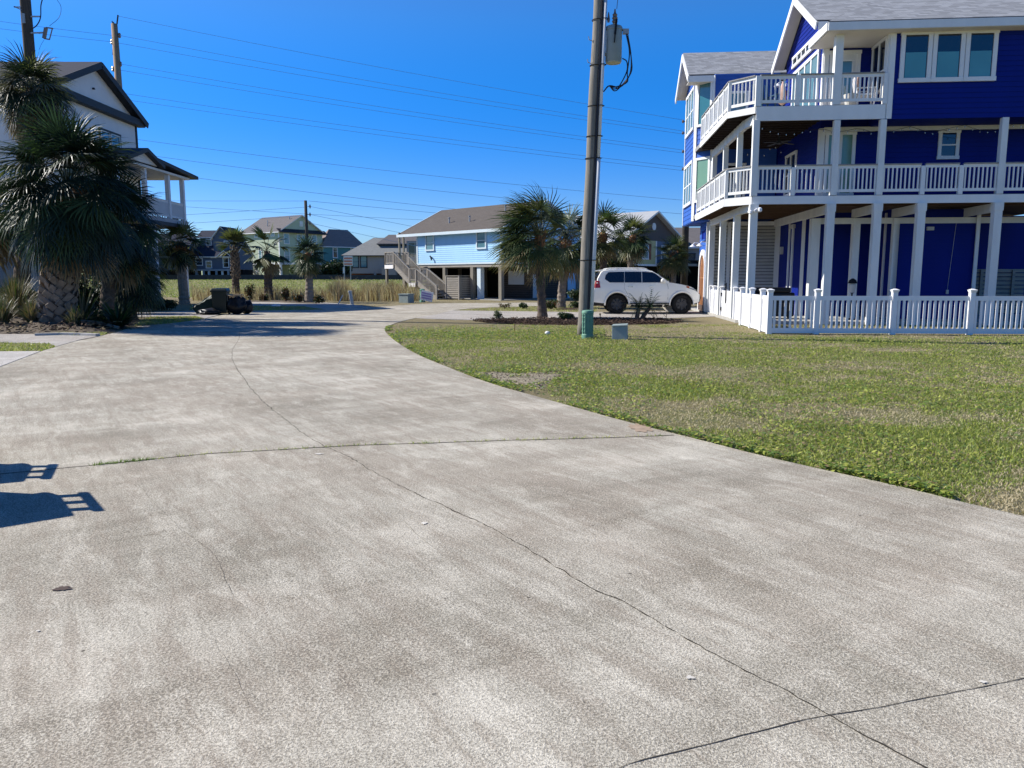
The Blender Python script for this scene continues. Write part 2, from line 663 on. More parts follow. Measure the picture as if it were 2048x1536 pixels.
w = bpy.data.worlds.new('World')
S.world = w
w.use_nodes = True
nt = w.node_tree
nt.nodes.clear()
sky = nt.nodes.new('ShaderNodeTexSky')
sky.sky_type = 'NISHITA'
sky.sun_disc = False
sky.sun_elevation = SUN_EL
sky.sun_rotation = SUN_AZ
sky.air_density = 1.0
sky.dust_density = .25
sky.ozone_density = 3.2
hs = nt.nodes.new('ShaderNodeHueSaturation')
mrs = nt.nodes.new('ShaderNodeMapRange')
mrs.inputs[1].default_value = .0
mrs.inputs[2].default_value = .34
mrs.inputs[3].default_value = 1.92
mrs.inputs[4].default_value = 1.38
hs.inputs['Hue'].default_value = .514
hs.inputs['Value'].default_value = 1.0
bg = nt.nodes.new('ShaderNodeBackground')
bg.inputs[1].default_value = .105
wo = nt.nodes.new('ShaderNodeOutputWorld')
nt.links.new(sky.outputs[0], hs.inputs['Color'])
# the zenith of a winter sky is deeper than the sky near the horizon
tcw = nt.nodes.new('ShaderNodeTexCoord')
sxw = nt.nodes.new('ShaderNodeSeparateXYZ')
nt.links.new(tcw.outputs['Generated'], sxw.inputs[0])
mrw = nt.nodes.new('ShaderNodeMapRange')
mrw.inputs[1].default_value = .30
mrw.inputs[2].default_value = .95
mrw.inputs[3].default_value = 1.0
mrw.inputs[4].default_value = .50
nt.links.new(sxw.outputs[2], mrw.inputs[0])
nt.links.new(sxw.outputs[2], mrs.inputs[0])
nt.links.new(mrs.outputs[0], hs.inputs['Saturation'])
mrh = nt.nodes.new('ShaderNodeMapRange')
mrh.inputs[1].default_value = .0
mrh.inputs[2].default_value = .28
mrh.inputs[3].default_value = .86
mrh.inputs[4].default_value = 1.06
nt.links.new(sxw.outputs[2], mrh.inputs[0])
mm = nt.nodes.new('ShaderNodeMath')
mm.operation = 'MULTIPLY'
nt.links.new(mrw.outputs[0], mm.inputs[0])
nt.links.new(mrh.outputs[0], mm.inputs[1])
nt.links.new(mm.outputs[0], hs.inputs['Value'])
# the air close to the horizon keeps its blue
mrt = nt.nodes.new('ShaderNodeMapRange')
mrt.inputs[1].default_value = .0
mrt.inputs[2].default_value = .30
mrt.inputs[3].default_value = 1.0
mrt.inputs[4].default_value = .0
nt.links.new(sxw.outputs[2], mrt.inputs[0])
mt_ = nt.nodes.new('ShaderNodeMix')
mt_.data_type = 'RGBA'
mt_.blend_type = 'MULTIPLY'
mt_.inputs[7].default_value = (.48, .64, 1.12, 1)
nt.links.new(mrt.outputs[0], mt_.inputs[0])
nt.links.new(hs.outputs[0], mt_.inputs[6])
nt.links.new(mt_.outputs[2], bg.inputs[0])
nt.links.new(bg.outputs[0], wo.inputs[0])
S.view_settings.view_transform = 'Standard'
S.view_settings.look = 'None'
S.view_settings.exposure = 0.6
S.view_settings.gamma = 1
S.cycles.max_bounces = 6
S.cycles.use_denoising = True


# ================================================================== ground
def hgt(x, y):
    t = min(1, max(0, (y - 64) / 40))
    return 1.2 * t * t * (3 - 2 * t)


me = MB()
xs = [-1500, -600, -300, -150] + list(range(-100, 101, 10)) + [150, 300, 600, 1500]
ys = [-300, -60, -10, 0, 10, 20, 30, 40, 50, 58] + list(range(62, 112, 4)) + [130, 160, 220, 400, 900, 3000]
me.v = [(x, y, hgt(x, y)) for y in ys for x in xs]
nx = len(xs)
for j in range(len(ys) - 1):
    for i in range(nx - 1):
        me.f.append((j * nx + i, j * nx + i + 1, (j + 1) * nx + i + 1, (j + 1) * nx + i))
        me.m.append(0)
struct(me.build('ground', 'turf'))


def sheet(name, pts, z, mat, base=-.06):
    """paved slab from an outline of ground points"""
    from mathutils.geometry import tessellate_polygon
    p = [Vector((q[0], q[1], 0)) for q in pts]
    mb = MB()
    n = len(p)
    mb.v = [(q.x, q.y, z) for q in p] + [(q.x, q.y, base) for q in p]
    for tri in tessellate_polygon([p]):
        mb.f.append(tuple(tri))
        mb.m.append(0)
    for k in range(n):
        j = (k + 1) % n
        mb.f.append((k, j, n + j, n + k))
        mb.m.append(0)
    return struct(mb.build(name, mat))


def smoothline(pts, it=2):
    """Chaikin corner cutting of an open ground polyline"""
    for _ in range(it):
        q = [pts[0]]
        for a, b in zip(pts[:-1], pts[1:]):
            q.append(a * .75 + b * .25)
            q.append(a * .25 + b * .75)
        q.append(pts[-1])
        pts = q
    return pts


edge_right = smoothline([V(9.5, -6, 0), V(5.6, 1.3, 0)] + [G(*q) for q in (
    (2048, 1035), (1951, 1014), (1815, 979), (1663, 945.6), (1523, 914), (1367, 873.5), (1250, 845), (1100, 802), (978, 768), (907, 740),
    (837, 712), (795, 687), (773, 668), (768.5, 660), (775, 653), (800, 643.5), (831, 636.5))])
tip = [G(*q) for q in ((870, 630), (893, 624), (905, 621), (940, 617.5), (985, 615), (1070, 612.5), (1125, 612))]
far_edge = [G(*q) for q in ((1125, 605), (1000, 606), (900, 606.5), (860, 607.5), (800, 611), (743, 615))]
edge_left = smoothline([G(*q) for q in ((743, 615), (650, 619.5), (606, 620.5), (500, 622), (440, 631), (410, 638), (349, 647), (267, 653.5), (238, 664),
                                        (205, 672), (160, 681), (111, 695), (82, 703.6), (0, 735))] + [V(-12.5, 8, 0), V(-15, -6, 0)], 1)
sheet('road', edge_right + tip + far_edge + edge_left, .012, 'road_concrete')

sheet('driveway', [G(*q) for q in ((832, 636.4), (872, 629.8), (905, 621.4), (1000, 622.8), (1160, 625), (1425, 622), (1440, 633.5), (1330, 637), (1150, 638.2),
                                   (1000, 638.6), (941, 640.5), (870, 638.5))], .018, 'drive_concrete')
sheet('driveway', [G(*q) for q in ((470, 603), (620, 603.5), (700, 609), (745, 614.8), (650, 619), (606, 613), (500, 611.5), (470, 610))], .018, 'drive_concrete')
sheet('driveway', [G(*q) for q in ((250, 625.5), (330, 624), (408, 622), (438, 630.5), (411, 637), (392, 633), (300, 634), (250, 634))], .018, 'drive_concrete')
sheet('driveway', [V(-26, 21.5, 0)] + [G(*q) for q in ((0, 669.5), (150, 669), (208, 671.4), (160, 680.6), (113, 694), (100, 688.5), (0, 686.5))] + [V(-26, 18.6, 0)], .018, 'drive_concrete')
sheet('driveway', [V(-26, 17.0, 0), G(0, 704.5), G(81, 703.8), G(1, 734.6), V(-12.4, 8.3, 0), V(-26, 5, 0)], .02, 'pale_concrete')
# curb line of the planting bed on the left
mb = MB()
pts = [G(70, 672.5), G(120, 671), G(165, 672), G(196, 673.4)]
for a, b in zip(pts[:-1], pts[1:]):
    mb.bar(a + V(0, 0, .03), b + V(0, 0, .03), .14, .10)
struct(mb.build('kerb', 'pale_concrete'))


# joints and cracks are thin dark grooves lying in the slab
def groove(name, pts, w0, mat='joint_dark', z=.0140, jag=.012, seg=.12, wvar=.6, seed=1):
    rr = random.Random(seed)
    line = []
    for a, b in zip(pts[:-1], pts[1:]):
        n = max(2, int((b - a).length / seg))
        for k in range(n):
            line.append(a.lerp(b, k / n))
    line.append(pts[-1])
    mb = MB()
    L, Rr = [], []
    off = 0
    for k, p in enumerate(line):
        d = (line[min(k + 1, len(line) - 1)] - line[max(k - 1, 0)]).normalized()
        n = V(-d.y, d.x, 0)
        off = off * .7 + rr.uniform(-jag, jag)
        ww = w0 * (1 - wvar * rr.random()) / 2
        c = p + n * off
        L.append(c + n * ww)
        Rr.append(c - n * ww)
    for k in range(len(line) - 1):
        mb.face([(Rr[k].x, Rr[k].y, z), (Rr[k + 1].x, Rr[k + 1].y, z), (L[k + 1].x, L[k + 1].y, z), (L[k].x, L[k].y, z)])
    return struct(mb.build(name, mat))


groove('expansion_joint', [V(-14, 5.75, 0)] + [G(*q) for q in ((0, 951), (200, 932), (420, 910), (700, 894), (1000, 884), (1250, 877), (1348, 873))], .024, jag=.005, wvar=.5)
groove('expansion_joint', [V(-.6, 1.6, 0), G(1255, 1536), G(1450, 1485), G(1640, 1440), G(1800, 1412), G(2048, 1362), V(4.9, 3.0, 0)], .0055, jag=.003, seg=.06, wvar=.5, seed=5)
groove('expansion_joint', [G(*q) for q in ((380, 647), (560, 648), (700, 653), (768, 657))], .07, jag=.004, wvar=.2, seed=6)
groove('crack', smoothline([G(*q) for q in ((480, 660), (478, 681), (466, 697), (463, 715), (466, 725), (478, 745), (497, 772), (520, 800), (566, 838), (600, 865), (650, 896), (690, 912), (760, 955), (890, 1018), (1000, 1066),
                             (1100, 1130), (1180, 1180), (1245, 1205), (1305, 1243), (1400, 1300), (1500, 1352), (1600, 1405), (1665, 1440), (1740, 1480), (1850, 1536), (1990, 1610))], 1), .0105, jag=.008, seg=.035, wvar=.9, seed=3)
groove('crack', [G(*q) for q in ((278, 972), (300, 997), (335, 1035), (365, 1065), (400, 1088), (425, 1105), (442, 1135), (455, 1170), (473, 1198))], .0018, jag=.006, seg=.05, seed=8)
groove('crack', [G(*q) for q in ((430, 1285), (470, 1350), (500, 1420))], .0012, jag=.006, seg=.05, seed=9)
groove('crack', [G(*q) for q in ((808, 1046), (835, 1075), (860, 1095))], .002, jag=.004, seg=.05, seed=10)
groove('joint', [G(161, 681), G(206, 672)], .05, jag=.01, seed=4)


def blot(name, c, rx, ry, mat, seed, z=.0165):
    rr = random.Random(seed)
    n = 26
    pts = []
    for k in range(n):
        a = 2 * pi * k / n
        r = rr.uniform(.55, 1.1)
        pts.append((c.x + cos(a) * rx * r, c.y + sin(a) * ry * r, z))
    mb = MB()
    mb.face(pts)
    o = struct(mb.build(name, mat))
    return o


blot('stain', G(125, 1183), .045, .035, 'stain_brown', 2)
blot('stain', G(1283, 858), .14, .26, 'stain_tan', 3)
blot('chalk_mark', G(1380, 1362), .022, .014, 'chalk_white', 4)
blot('chalk_mark', G(848, 1051), .022, .025, 'chalk_white', 5)
blot('chalk_mark', G(638, 911), .04, .03, 'chalk_white', 6)
blot('chalk_mark', G(77, 1268), .012, .01, 'chalk_white', 7)
blot('chalk_mark', G(1965, 1371), .02, .012, 'chalk_white', 8)

# ------------------------------------------------------------------ bare dirt and mulch beds
def bed(name, pts, hmax, mat, seed=1):
    p = smoothline(pts + [pts[0]], 2)[:-1]
    c = sum(p, Vector()) / len(p)
    mb = MB()
    n = len(p)
    rings = [1.0, .85, .6, .3]
    for k, s_ in enumerate(rings):
        for q in p:
            w_ = c + (q - c) * s_
            hh = hmax * (1 - s_ ** 2)
            mb.v.append((w_.x, w_.y, .006 + hh * (.7 + .6 * noise.noise(w_ * 1.7)) if k else -.01))
    mb.v.append((c.x, c.y, hmax))
    for k in range(len(rings) - 1):
        for j in range(n):
            jj = (j + 1) % n
            mb.f.append((k * n + j, k * n + jj, (k + 1) * n + jj, (k + 1) * n + j))
            mb.m.append(0)
    for j in range(n):
        mb.f.append(((len(rings) - 1) * n + j, (len(rings) - 1) * n + (j + 1) % n, len(mb.v) - 1))
        mb.m.append(0)
    return struct(mb.build(name, mat, smooth=True))


def chips(name, pts, count, size, mats, seed, zlo=0.0, zhi=.1, kind='stuff', label=None):
    """bark chips or pebbles scattered over a bed"""
    rr = random.Random(seed)
    p = [Vector((q.x, q.y)) for q in pts]
    x0, x1 = min(q.x for q in p), max(q.x for q in p)
    y0, y1 = min(q.y for q in p), max(q.y for q in p)
    mb = MB()
    k = 0
    while k < count:
        x, y = rr.uniform(x0, x1), rr.uniform(y0, y1)
        if not inside(x, y, p):
            continue
        k += 1
        s_ = size * rr.uniform(.5, 1.5)
        a = rr.uniform(0, pi)
        d = V(cos(a), sin(a), rr.uniform(-.3, .5)) * s_
        c = V(x, y, rr.uniform(zlo, zhi))
        mb.bar(c - d, c + d, s_ * rr.uniform(.4, .9), s_ * .4, rr.randrange(len(mats)))
    o = mb.build(name, mats, fix=False)
    tag(o, label, None, None, kind)
    return o


def inside(x, y, p):
    c = False
    j = len(p) - 1
    for i in range(len(p)):
        if (p[i].y > y) != (p[j].y > y) and x < (p[j].x - p[i].x) * (y - p[i].y) / (p[j].y - p[i].y + 1e-12) + p[i].x:
            c = not c
        j = i
    return c


mulch_pts = [G(*q) for q in ((941, 642), (1010, 639.5), (1085, 638.8), (1160, 639.3), (1250, 639.5), (1330, 640.5), (1372, 644), (1340, 648), (1240, 650.5), (1150, 650.5), (1040, 649.5), (975, 647))]
bed('mulch_bed', mulch_pts, .06, 'mulch')
tag(chips('bark_chips', mulch_pts, 3800, .035, ['mulch', 'mulch_light', 'mulch'], 4, .01, .10), 'dark bark chips covering the narrow bed beside the driveway', 'mulch', None, 'stuff')
bed2 = [G(*q) for q in ((1110, 617.5), (1150, 615), (1200, 616), (1195, 621), (1140, 621.5), (1112, 620.5))]
bed('mulch_bed', bed2, .06, 'mulch')
bedL = [V(-21, 22.3, 0)] + [G(*q) for q in ((0, 668), (75, 670), (160, 670.5), (200, 671), (235, 662.5), (262, 653), (280, 640), (240, 632), (100, 632))] + [V(-22, 26.5, 0)]
bed('planting_bed', bedL, .28, 'soil')
tag(chips('bed_litter', bedL, 2200, .05, ['mulch_light', 'mulch', 'palm_tan'], 14, .03, .26), 'brown leaf litter and bark under the big palms', 'leaf litter', None, 'stuff')
bedP = [G(*q) for q in ((480, 603), (520, 600), (610, 604), (690, 610), (640, 613), (560, 609), (500, 606))]
bed('planting_bed', [G(*q) for q in ((440, 602), (520, 598.5), (620, 602.5), (680, 608.8), (640, 609.5), (540, 604.5), (450, 604.5))], .05, 'soil')
dirt = [G(*q) for q in ((905, 741), (960, 742), (1040, 746), (1130, 738), (1165, 742), (1150, 752), (1110, 763), (1090, 780), (1060, 784), (1000, 770), (940, 752))]
_rd = random.Random(15)
dirt = [q.lerp(sum(dirt, Vector()) / len(dirt), _rd.uniform(-.12, .35)) for q in smoothline(dirt + [dirt[0]], 1)[:-1]]
bed('dirt_patch', dirt, .012, 'bare_dirt')
tag(chips('gravel', dirt, 700, .011, ['bare_dirt', 'mulch_light', 'soil'], 44, .01, .02), 'small grey stones on the bare dirt patch beside the road', 'gravel', None, 'stuff')


# ------------------------------------------------------------------ grass
def grass(name, label, samples, mats, seed):
    """samples: list of (x, y, height, width, material index, lean)"""
    rr = random.Random(seed)
    vs, fs, ms = [], [], []
    for (x, y, h, w_, m, lean) in samples:
        a = rr.uniform(0, 2 * pi)
        ca, sa = cos(a), sin(a)
        lx, ly = rr.gauss(0, lean) * h, rr.gauss(0, lean) * h
        z0 = hgt(x, y)
        i = len(vs)
        vs.append((x - ca * w_, y - sa * w_, z0))
        vs.append((x + ca * w_, y + sa * w_, z0))
        vs.append((x + ca * w_ * .7 + lx * .4, y + sa * w_ * .7 + ly * .4, z0 + h * .55))
        vs.append((x - ca * w_ * .7 + lx * .4, y - sa * w_ * .7 + ly * .4, z0 + h * .55))
        vs.append((x + lx, y + ly, z0 + h))
        fs.append((i, i + 1, i + 2, i + 3))
        fs.append((i + 3, i + 2, i + 4))
        ms += [m, m]
    mb = MB()
    mb.v, mb.f, mb.m = vs, fs, ms
    o = mb.build(name, mats, fix=False)
    return tag(o, label, 'grass', None, 'stuff')


lawn_poly = [Vector((q.x, q.y)) for q in edge_right] + [Vector((q[0], q[1])) for q in ((G(870, 639)), (G(941, 641.5)), (G(1040, 650)), (G(1240, 651)), (G(1372, 645)), (G(1440, 634.5)))] + \
    [Vector((8.0, 25.5)), Vector((8.5, 26.5)), Vector((30, 26)), Vector((30, -6))]
dirt2 = [Vector((q.x, q.y)) for q in dirt]
_dc = sum(dirt2, Vector((0, 0))) / len(dirt2)
samples = []
gr = random.Random(5)


def greenness(x, y):
    v = noise.noise(Vector((x * .42, y * .42, 3.1))) * 1.05 + noise.noise(Vector((x * 1.5, y * 1.5, 7.7))) * .8 + noise.noise(Vector((x * 4, y * 4, 2.2))) * .35
    v -= max(0, min(1, (y - 18.5) / 2.5)) * .42
    v += .14
    if y > 14 and y < 20.2:
        v += .18
    return v


tries = 0
while len(samples) < 262000 and tries < 1800000:
    tries += 1
    # denser close to the camera
    u = gr.random()
    y = 3.2 + 22.5 * u ** 1.75
    xm = y * .70 + 2.6
    x = gr.uniform(-3.2 if y > 12 else .5, xm)
    if not inside(x, y, lawn_poly):
        continue
    gn = greenness(x, y)
    if inside(x, y, dirt2) and gr.random() < (.93 if noise.noise(Vector((x * 2.2, y * 2.2, 4))) < .12 else .35):
        continue
    pg = .46 + gn * 1.35
    r_ = gr.random()
    if r_ < pg:
        m = 0 if gr.random() < .60 else 1
    else:
        m = 2
    tall = 1 + .9 * max(0, noise.noise(Vector((x * .9, y * .9, 1.3))))
    h = gr.uniform(.012, .034) * tall * (1 if m != 2 else .7)
    samples.append((x, y, h * (.8 if y > 20 else 1), gr.uniform(.0025, .0052) * (1 + y / 18), m, .75))
grass('lawn_grass', 'patchy green and straw coloured grass covering the front lawn', samples, ['blade_green', 'blade_lime', 'blade_dry'], 3)

# broad-leaved weeds: little flat leaves, thick along the slab edge and in the far corner
vs = MB()
wr = random.Random(9)


def weedleaf(x, y, s_, z, m):
    a = wr.uniform(0, 2 * pi)
    t_ = wr.uniform(-.6, .6)
    d = V(cos(a), sin(a), wr.uniform(-.15, .55)).normalized()
    n_ = V(-sin(a), cos(a), t_).normalized()
    c = V(x, y, z)
    vs.face([c - d * s_, c - d * s_ * .2 + n_ * s_ * .62, c + d * s_, c - d * s_ * .2 - n_ * s_ * .62], m)


er = [q for q in edge_right if 3 < q.y < 25]
for k in range(44000):
    mode = wr.random()
    if mode < .16:                                         # rim beside the slab
        i = wr.randrange(len(er) - 1)
        p = er[i].lerp(er[i + 1], wr.random())
        tdir = (er[i + 1] - er[i]).normalized()
        nrm = V(tdir.y, -tdir.x, 0)
        p = p + nrm * abs(wr.gauss(-.01, .10))
        if noise.noise(Vector((p.x * 1.3, p.y * 1.3, 5))) < -.12:
            continue
    elif mode < .38:                                       # lush patch in front of the bed
        p = G(wr.uniform(790, 1210), wr.gauss(669, 6.5))
    elif mode < .50:
        p = G(wr.gauss(1010, 90), wr.gauss(757, 14))
    else:
        y_ = 4 + 16 * wr.random() ** 1.4
        p = V(wr.uniform(.5, y_ * .7 + .5), y_, 0)
        if noise.noise(Vector((p.x * .8, p.y * .8, 9))) < -.12:
            continue
    if not inside(p.x, p.y, lawn_poly):
        continue
    if inside(p.x, p.y, dirt2) and (noise.noise(Vector((p.x * 2.2, p.y * 2.2, 4))) < .12 or wr.random() < .3):
        continue
    weedleaf(p.x, p.y, wr.uniform(.010, .024) * (1 + p.y / 40), wr.uniform(.015, .06), 0 if wr.random() < .55 else (1 if wr.random() < .8 else 2))
tag(vs.build('ground_cover', ['weed_green', 'blade_lime', 'palm_tan'], fix=False), 'broad leaved green weeds creeping along the slab edge and lawn', 'weeds', None, 'stuff')

# tufts growing in the expansion joint
vs = []
for k in range(900):
    pxx = wr.uniform(180, 470) if k % 2 else wr.uniform(300, 1330)
    pyy = 932 - (pxx - 200) * .1 if pxx < 420 else (910 - (pxx - 420) * .0571 if pxx < 700 else (894 - (pxx - 700) * .0333 if pxx < 1000 else 884 - (pxx - 1000) * .0305))
    p = G(pxx, pyy)
    if noise.noise(p * 2.3) < -.05 and k % 4:
        continue
    vs.append((p.x + wr.gauss(0, .010), p.y + wr.gauss(0, .010), wr.uniform(.022, .048), .004, 0 if k % 4 else 1, .8))
grass('joint_grass', 'tiny green tufts growing out of the slab joint', vs, ['weed_green', 'blade_lime'], 8)

# verge, island and far grass
samples = []
polys = [[G(*q) for q in ((905, 621.5), (985, 615.6), (1070, 613), (1125, 612.5), (1200, 614), (1190, 624.5), (1000, 622.5))],
         [G(*q) for q in ((500, 611.8), (606, 613), (648, 619), (606, 620), (500, 621.5), (470, 622), (380, 620), (380, 611))],
         [G(*q) for q in ((285, 641), (300, 634.5), (392, 633.5), (409, 638), (349, 646.5), (268, 652))],
         [G(*q) for q in ((-200, 687.5), (0, 687), (100, 689), (111, 694.5), (84, 703), (0, 703.8), (-200, 706))],
         [G(*q) for q in ((90, 671), (200, 673), (215, 667), (120, 662))]]
for pi_, pl in enumerate(polys):
    p2 = [Vector((q.x, q.y)) for q in pl]
    x0, x1 = min(q.x for q in p2), max(q.x for q in p2)
    y0, y1 = min(q.y for q in p2), max(q.y for q in p2)
    k = 0
    while k < 6500:
        x, y = gr.uniform(x0, x1), gr.uniform(y0, y1)
        k += 1
        if inside(x, y, p2):
            samples.append((x, y, gr.uniform(.03, .07), .010, (1 if gr.random() < .35 else 2 if gr.random() < .5 else 0), .7))
grass('verge_grass', 'short grass on the small verges between the driveways', samples, ['blade_green', 'blade_lime', 'blade_dry'], 4)

samples = []
for k in range(30000):
    y = gr.uniform(60, 106)
    x = gr.uniform(-.55, .12) * y
    samples.append((x, y, gr.uniform(.05, .16), .03, 0 if gr.random() < .62 else 1 if gr.random() < .35 else 2, .6))
grass('field_grass', 'green field rising gently to the far dark wall', samples, ['blade_green', 'blade_lime', 'blade_dry'], 6)

# tall dry reeds along the ditch
samples = []
rr = random.Random(21)


def reed(mb, x, y, h, m):
    a = rr.uniform(0, 2 * pi)
    ww = rr.uniform(.012, .026)
    ca, sa = cos(a) * ww, sin(a) * ww
    lx = -abs(rr.gauss(.14, .26)) * h if rr.random() < .65 else rr.gauss(.1, .28) * h
    ly = rr.gauss(0, .12) * h
    z0 = hgt(x, y)
    pts = [(0, 0), (.45, .12), (.8, .5), (1, 1.0)]
    prev = None
    for (t_, b_) in pts:
        c = V(x + lx * b_, y + ly * b_, z0 + h * t_)
        s_ = (1 - t_ * .8)
        cur = (c - V(ca, sa, 0) * s_, c + V(ca, sa, 0) * s_)
        if prev:
            mb.face([prev[0], prev[1], cur[1], cur[0]], m)
        prev = cur


mb = MB()
for k in range(15000):
    pxx = rr.uniform(385, 1010)
    if pxx > 838:
        continue
    if pxx < 660:
        c = G(pxx, 598 + rr.gauss(0, 2.0))
        if rr.random() < .45:
            continue
        h = rr.uniform(.3, 1.0) * (1 + .6 * noise.noise(Vector((pxx * .03, 0, 1))))
    else:
        c = G(pxx, 600.5 + rr.gauss(0, 1.5) - abs(rr.gauss(0, 1.8)))
        h = rr.uniform(.8, 1.5) * (.8 + .5 * noise.noise(Vector((pxx * .03, 0, 1)))) * (1.05 if pxx < 830 else .8)
    if rr.random() < .3:
        h *= rr.uniform(.4, .8)
    z = rr.random()
    reed(mb, c.x, c.y, h, 0 if z < .45 else 1 if z < .68 else 2)
tag(mb.build('reeds', ['reed_tan', 'reed_pale', 'reed_brown'], fix=False), 'tall dry tan reeds along the ditch before the green field', 'reeds', None, 'stuff')

# ================================================================== building helpers
def win(parent, p, d, u0, u1, z0, z1, fw=.09, cols=1, rows=(), glass='glass_teal', frame='trim_white', name='window', blind=0, blindmat='glass_blind', sash=.045, o0=0.0, proud=.06):
    """casing + sashes (part) with a pane child; wall line p,d (left to right seen from outside)"""
    mb = MB()
    mb.wb(p, d, u0, u0 + fw, z0 + fw, z1 - fw, o0, o0 + proud)
    mb.wb(p, d, u1 - fw, u1, z0 + fw, z1 - fw, o0, o0 + proud)
    mb.wb(p, d, u0 - .02, u1 + .02, z1 - fw, z1, o0, o0 + proud + .01)
    mb.wb(p, d, u0 - .02, u1 + .02, z0, z0 + fw, o0, o0 + proud + .015)
    W = (u1 - u0 - 2 * fw)
    for c in range(1, cols):
        x = u0 + fw + W * c / cols
        mb.wb(p, d, x - fw * .5, x + fw * .5, z0 + fw, z1 - fw, o0, o0 + proud - .004)
    HH = z1 - z0 - 2 * fw
    for r_ in rows:
        z = z0 + fw + HH * r_
        mb.wb(p, d, u0 + fw, u1 - fw, z - sash / 2, z + sash / 2, o0, o0 + proud - .015)
    f = mb.build(name, frame, parent)
    pb = MB()
    pb.wb(p, d, u0 + fw * .5, u1 - fw * .5, z0 + fw * .5, z1 - fw * .5, o0 - .01, o0 + .026)
    pb.build('pane', glass, f)
    if blind:
        bb = MB()
        for c in range(cols):
            a = u0 + fw + W * c / cols + .03
            b = u0 + fw + W * (c + 1) / cols - .03
            bb.wb(p, d, a, b, z0 + fw + .01, z0 + fw + HH * blind, o0, o0 + .031)
        bb.build('blind', blindmat, f)
    return f


def railing(parent, a, b, z, h=.98, mat='trim_white', cap='rail_cap', sp=.125, bw=.042, bottom=.10, post0=False, post1=False, name='railing', capw=.13):
    a, b = V(a[0], a[1], 0), V(b[0], b[1], 0)
    d = (b - a).normalized()
    L = (b - a).length
    mb = MB()
    up = V(0, 0, 1)
    mb.bar(a + up * (z + h - .018), b + up * (z + h - .018), capw, .036, 1)
    mb.bar(a + up * (z + h - .085), b + up * (z + h - .085), .045, .095, 0)
    mb.bar(a + up * (z + bottom + .045), b + up * (z + bottom + .045), .045, .09, 0)
    n = max(1, int(L / sp))
    for k in range(n):
        q = a + d * (L * (k + .5) / n)
        mb.box(q.x - bw / 2, q.x + bw / 2, q.y - bw / 2, q.y + bw / 2, z + bottom + .09, z + h - .13, 0)
    return mb.build(name, [mat, cap], parent)


def post(parent, x, y, z0, z1, w=.19, mat='post_white', name='post', cap=False):
    mb = MB()
    mb.box(x - w / 2, x + w / 2, y - w / 2, y + w / 2, z0, z1)
    if cap:
        c = w / 2 + .018
        mb.box(x - c, x + c, y - c, y + c, z1 - cap, z1 - .004)
    return mb.build(name, mat, parent)


# ================================================================== royal blue house
BH = thing('beach_house', 'royal blue three storey beach house with stacked white decks on posts', 'house', (7.9, 25.9, 0), radians(-5))
# --- slab and steps
mb = MB()
mb.prism([(-.25, .75), (.45, .1), (12, .1), (12, 12), (-.25, 12)], -.05, .10)
mb.build('patio_slab', 'patio', BH)

# --- ground posts
for u, v in ((0.05, 0.0), (2.5, 0), (3.97, 0), (5.33, 0), (7.68, 0), (10.1, 0)):
    post(BH, u, v, 0, 3.93, .24, cap=.26)
for u, v in ((-.13, 1.75), (-.13, 4.4), (-.13, 6.9)):
    post(BH, u, v, 0, 3.72, .22)
for u, v, w_ in ((2.62, 2.0, .30), (4.05, 2.1, .24), (5.36, 2.0, .20), (2.72, 5.0, .16)):
    post(BH, u, v, .1, 3.6, w_)
# --- beams under the first deck
mb = MB()
for u, v1 in ((2.5, 7.1), (3.97, 2.2), (5.33, 2.2), (7.68, 2.2), (10.1, 2.2)):
    mb.bar((u, .13, 3.78), (u, v1, 3.78), .12, .28)
mb.bar((-.13, 1.0, 3.82), (-.13, 7.1, 3.82), .14, .24)
mb.bar((2.7, 2.06, 3.52), (10, 2.06, 3.52), .10, .20)
mb.bar((-.13, .95, 3.815), (.0, .1, 3.815), .13, .24)
mb.each('beam', 'post_white', BH)

deck_out = [(0, 0), (11.6, 0), (11.6, 1.5), (2.5, 1.5), (2.5, 7.5), (-.1, 7.5), (-.75, 8.2), (-.75, .75)]


def deck(z, out, fascia_run, fh=.27, name='deck', under='ceiling_wood'):
    mb = MB()
    mb.prism(out, z - .16, z, 0, 1)
    o = mb.build(name, ['rail_cap', under], BH)
    f = MB()
    for a, b, hh in fascia_run:
        d = (Vector(b) - Vector(a)).normalized()
        f.wb(a, d, 0, (Vector(b) - Vector(a)).length, z - hh, z - .015, .002, .045)
    f.build('fascia', 'trim_white', BH)
    return o


deck(4.2, deck_out, [((-.75, 7.2), (-.75, .75), .27), ((-.75, .75), (0, 0), .27), ((0, 0), (11.6, 0), .27)])
deck2 = [(0, 0), (4.06, 0), (4.06, 1.5), (2.5, 1.5), (2.5, 7.5), (-.1, 7.5), (-.75, 8.2), (-.75, .75)]
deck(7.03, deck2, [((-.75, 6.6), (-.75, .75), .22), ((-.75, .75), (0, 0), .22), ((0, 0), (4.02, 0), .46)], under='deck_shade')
mb = MB()
mb.box(2.5, 11.6, 1.5, 9.9, 3.99, 4.19)
mb.box(-.12, 2.5, 7.2, 9.9, 4.0, 4.19)
mb.build('ceiling', 'ceiling_wood', BH)
# joists seen from below
mb = MB()
for k in range(14):
    v = .9 + k * .45
    mb.bar((-.70, v, 3.99), (2.4, v, 3.99), .05, .10)
mb.each('joist', 'ceiling_wood', BH)
mb = MB()
for k in range(14):
    v = .9 + k * .45
    mb.bar((-.70, v, 6.82), (2.4, v, 6.82), .05, .10)
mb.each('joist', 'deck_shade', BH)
# beams carrying the second deck
mb = MB()
mb.bar((-.13, .95, 6.64), (-.13, 7.1, 6.64), .13, .30)
mb.bar((-.13, .95, 6.635), (.0, .1, 6.635), .12, .29)
mb.bar((2.56, 1.30, 6.50), (11.5, 1.30, 6.50), .10, .14)
mb.each('beam', 'post_white', BH)

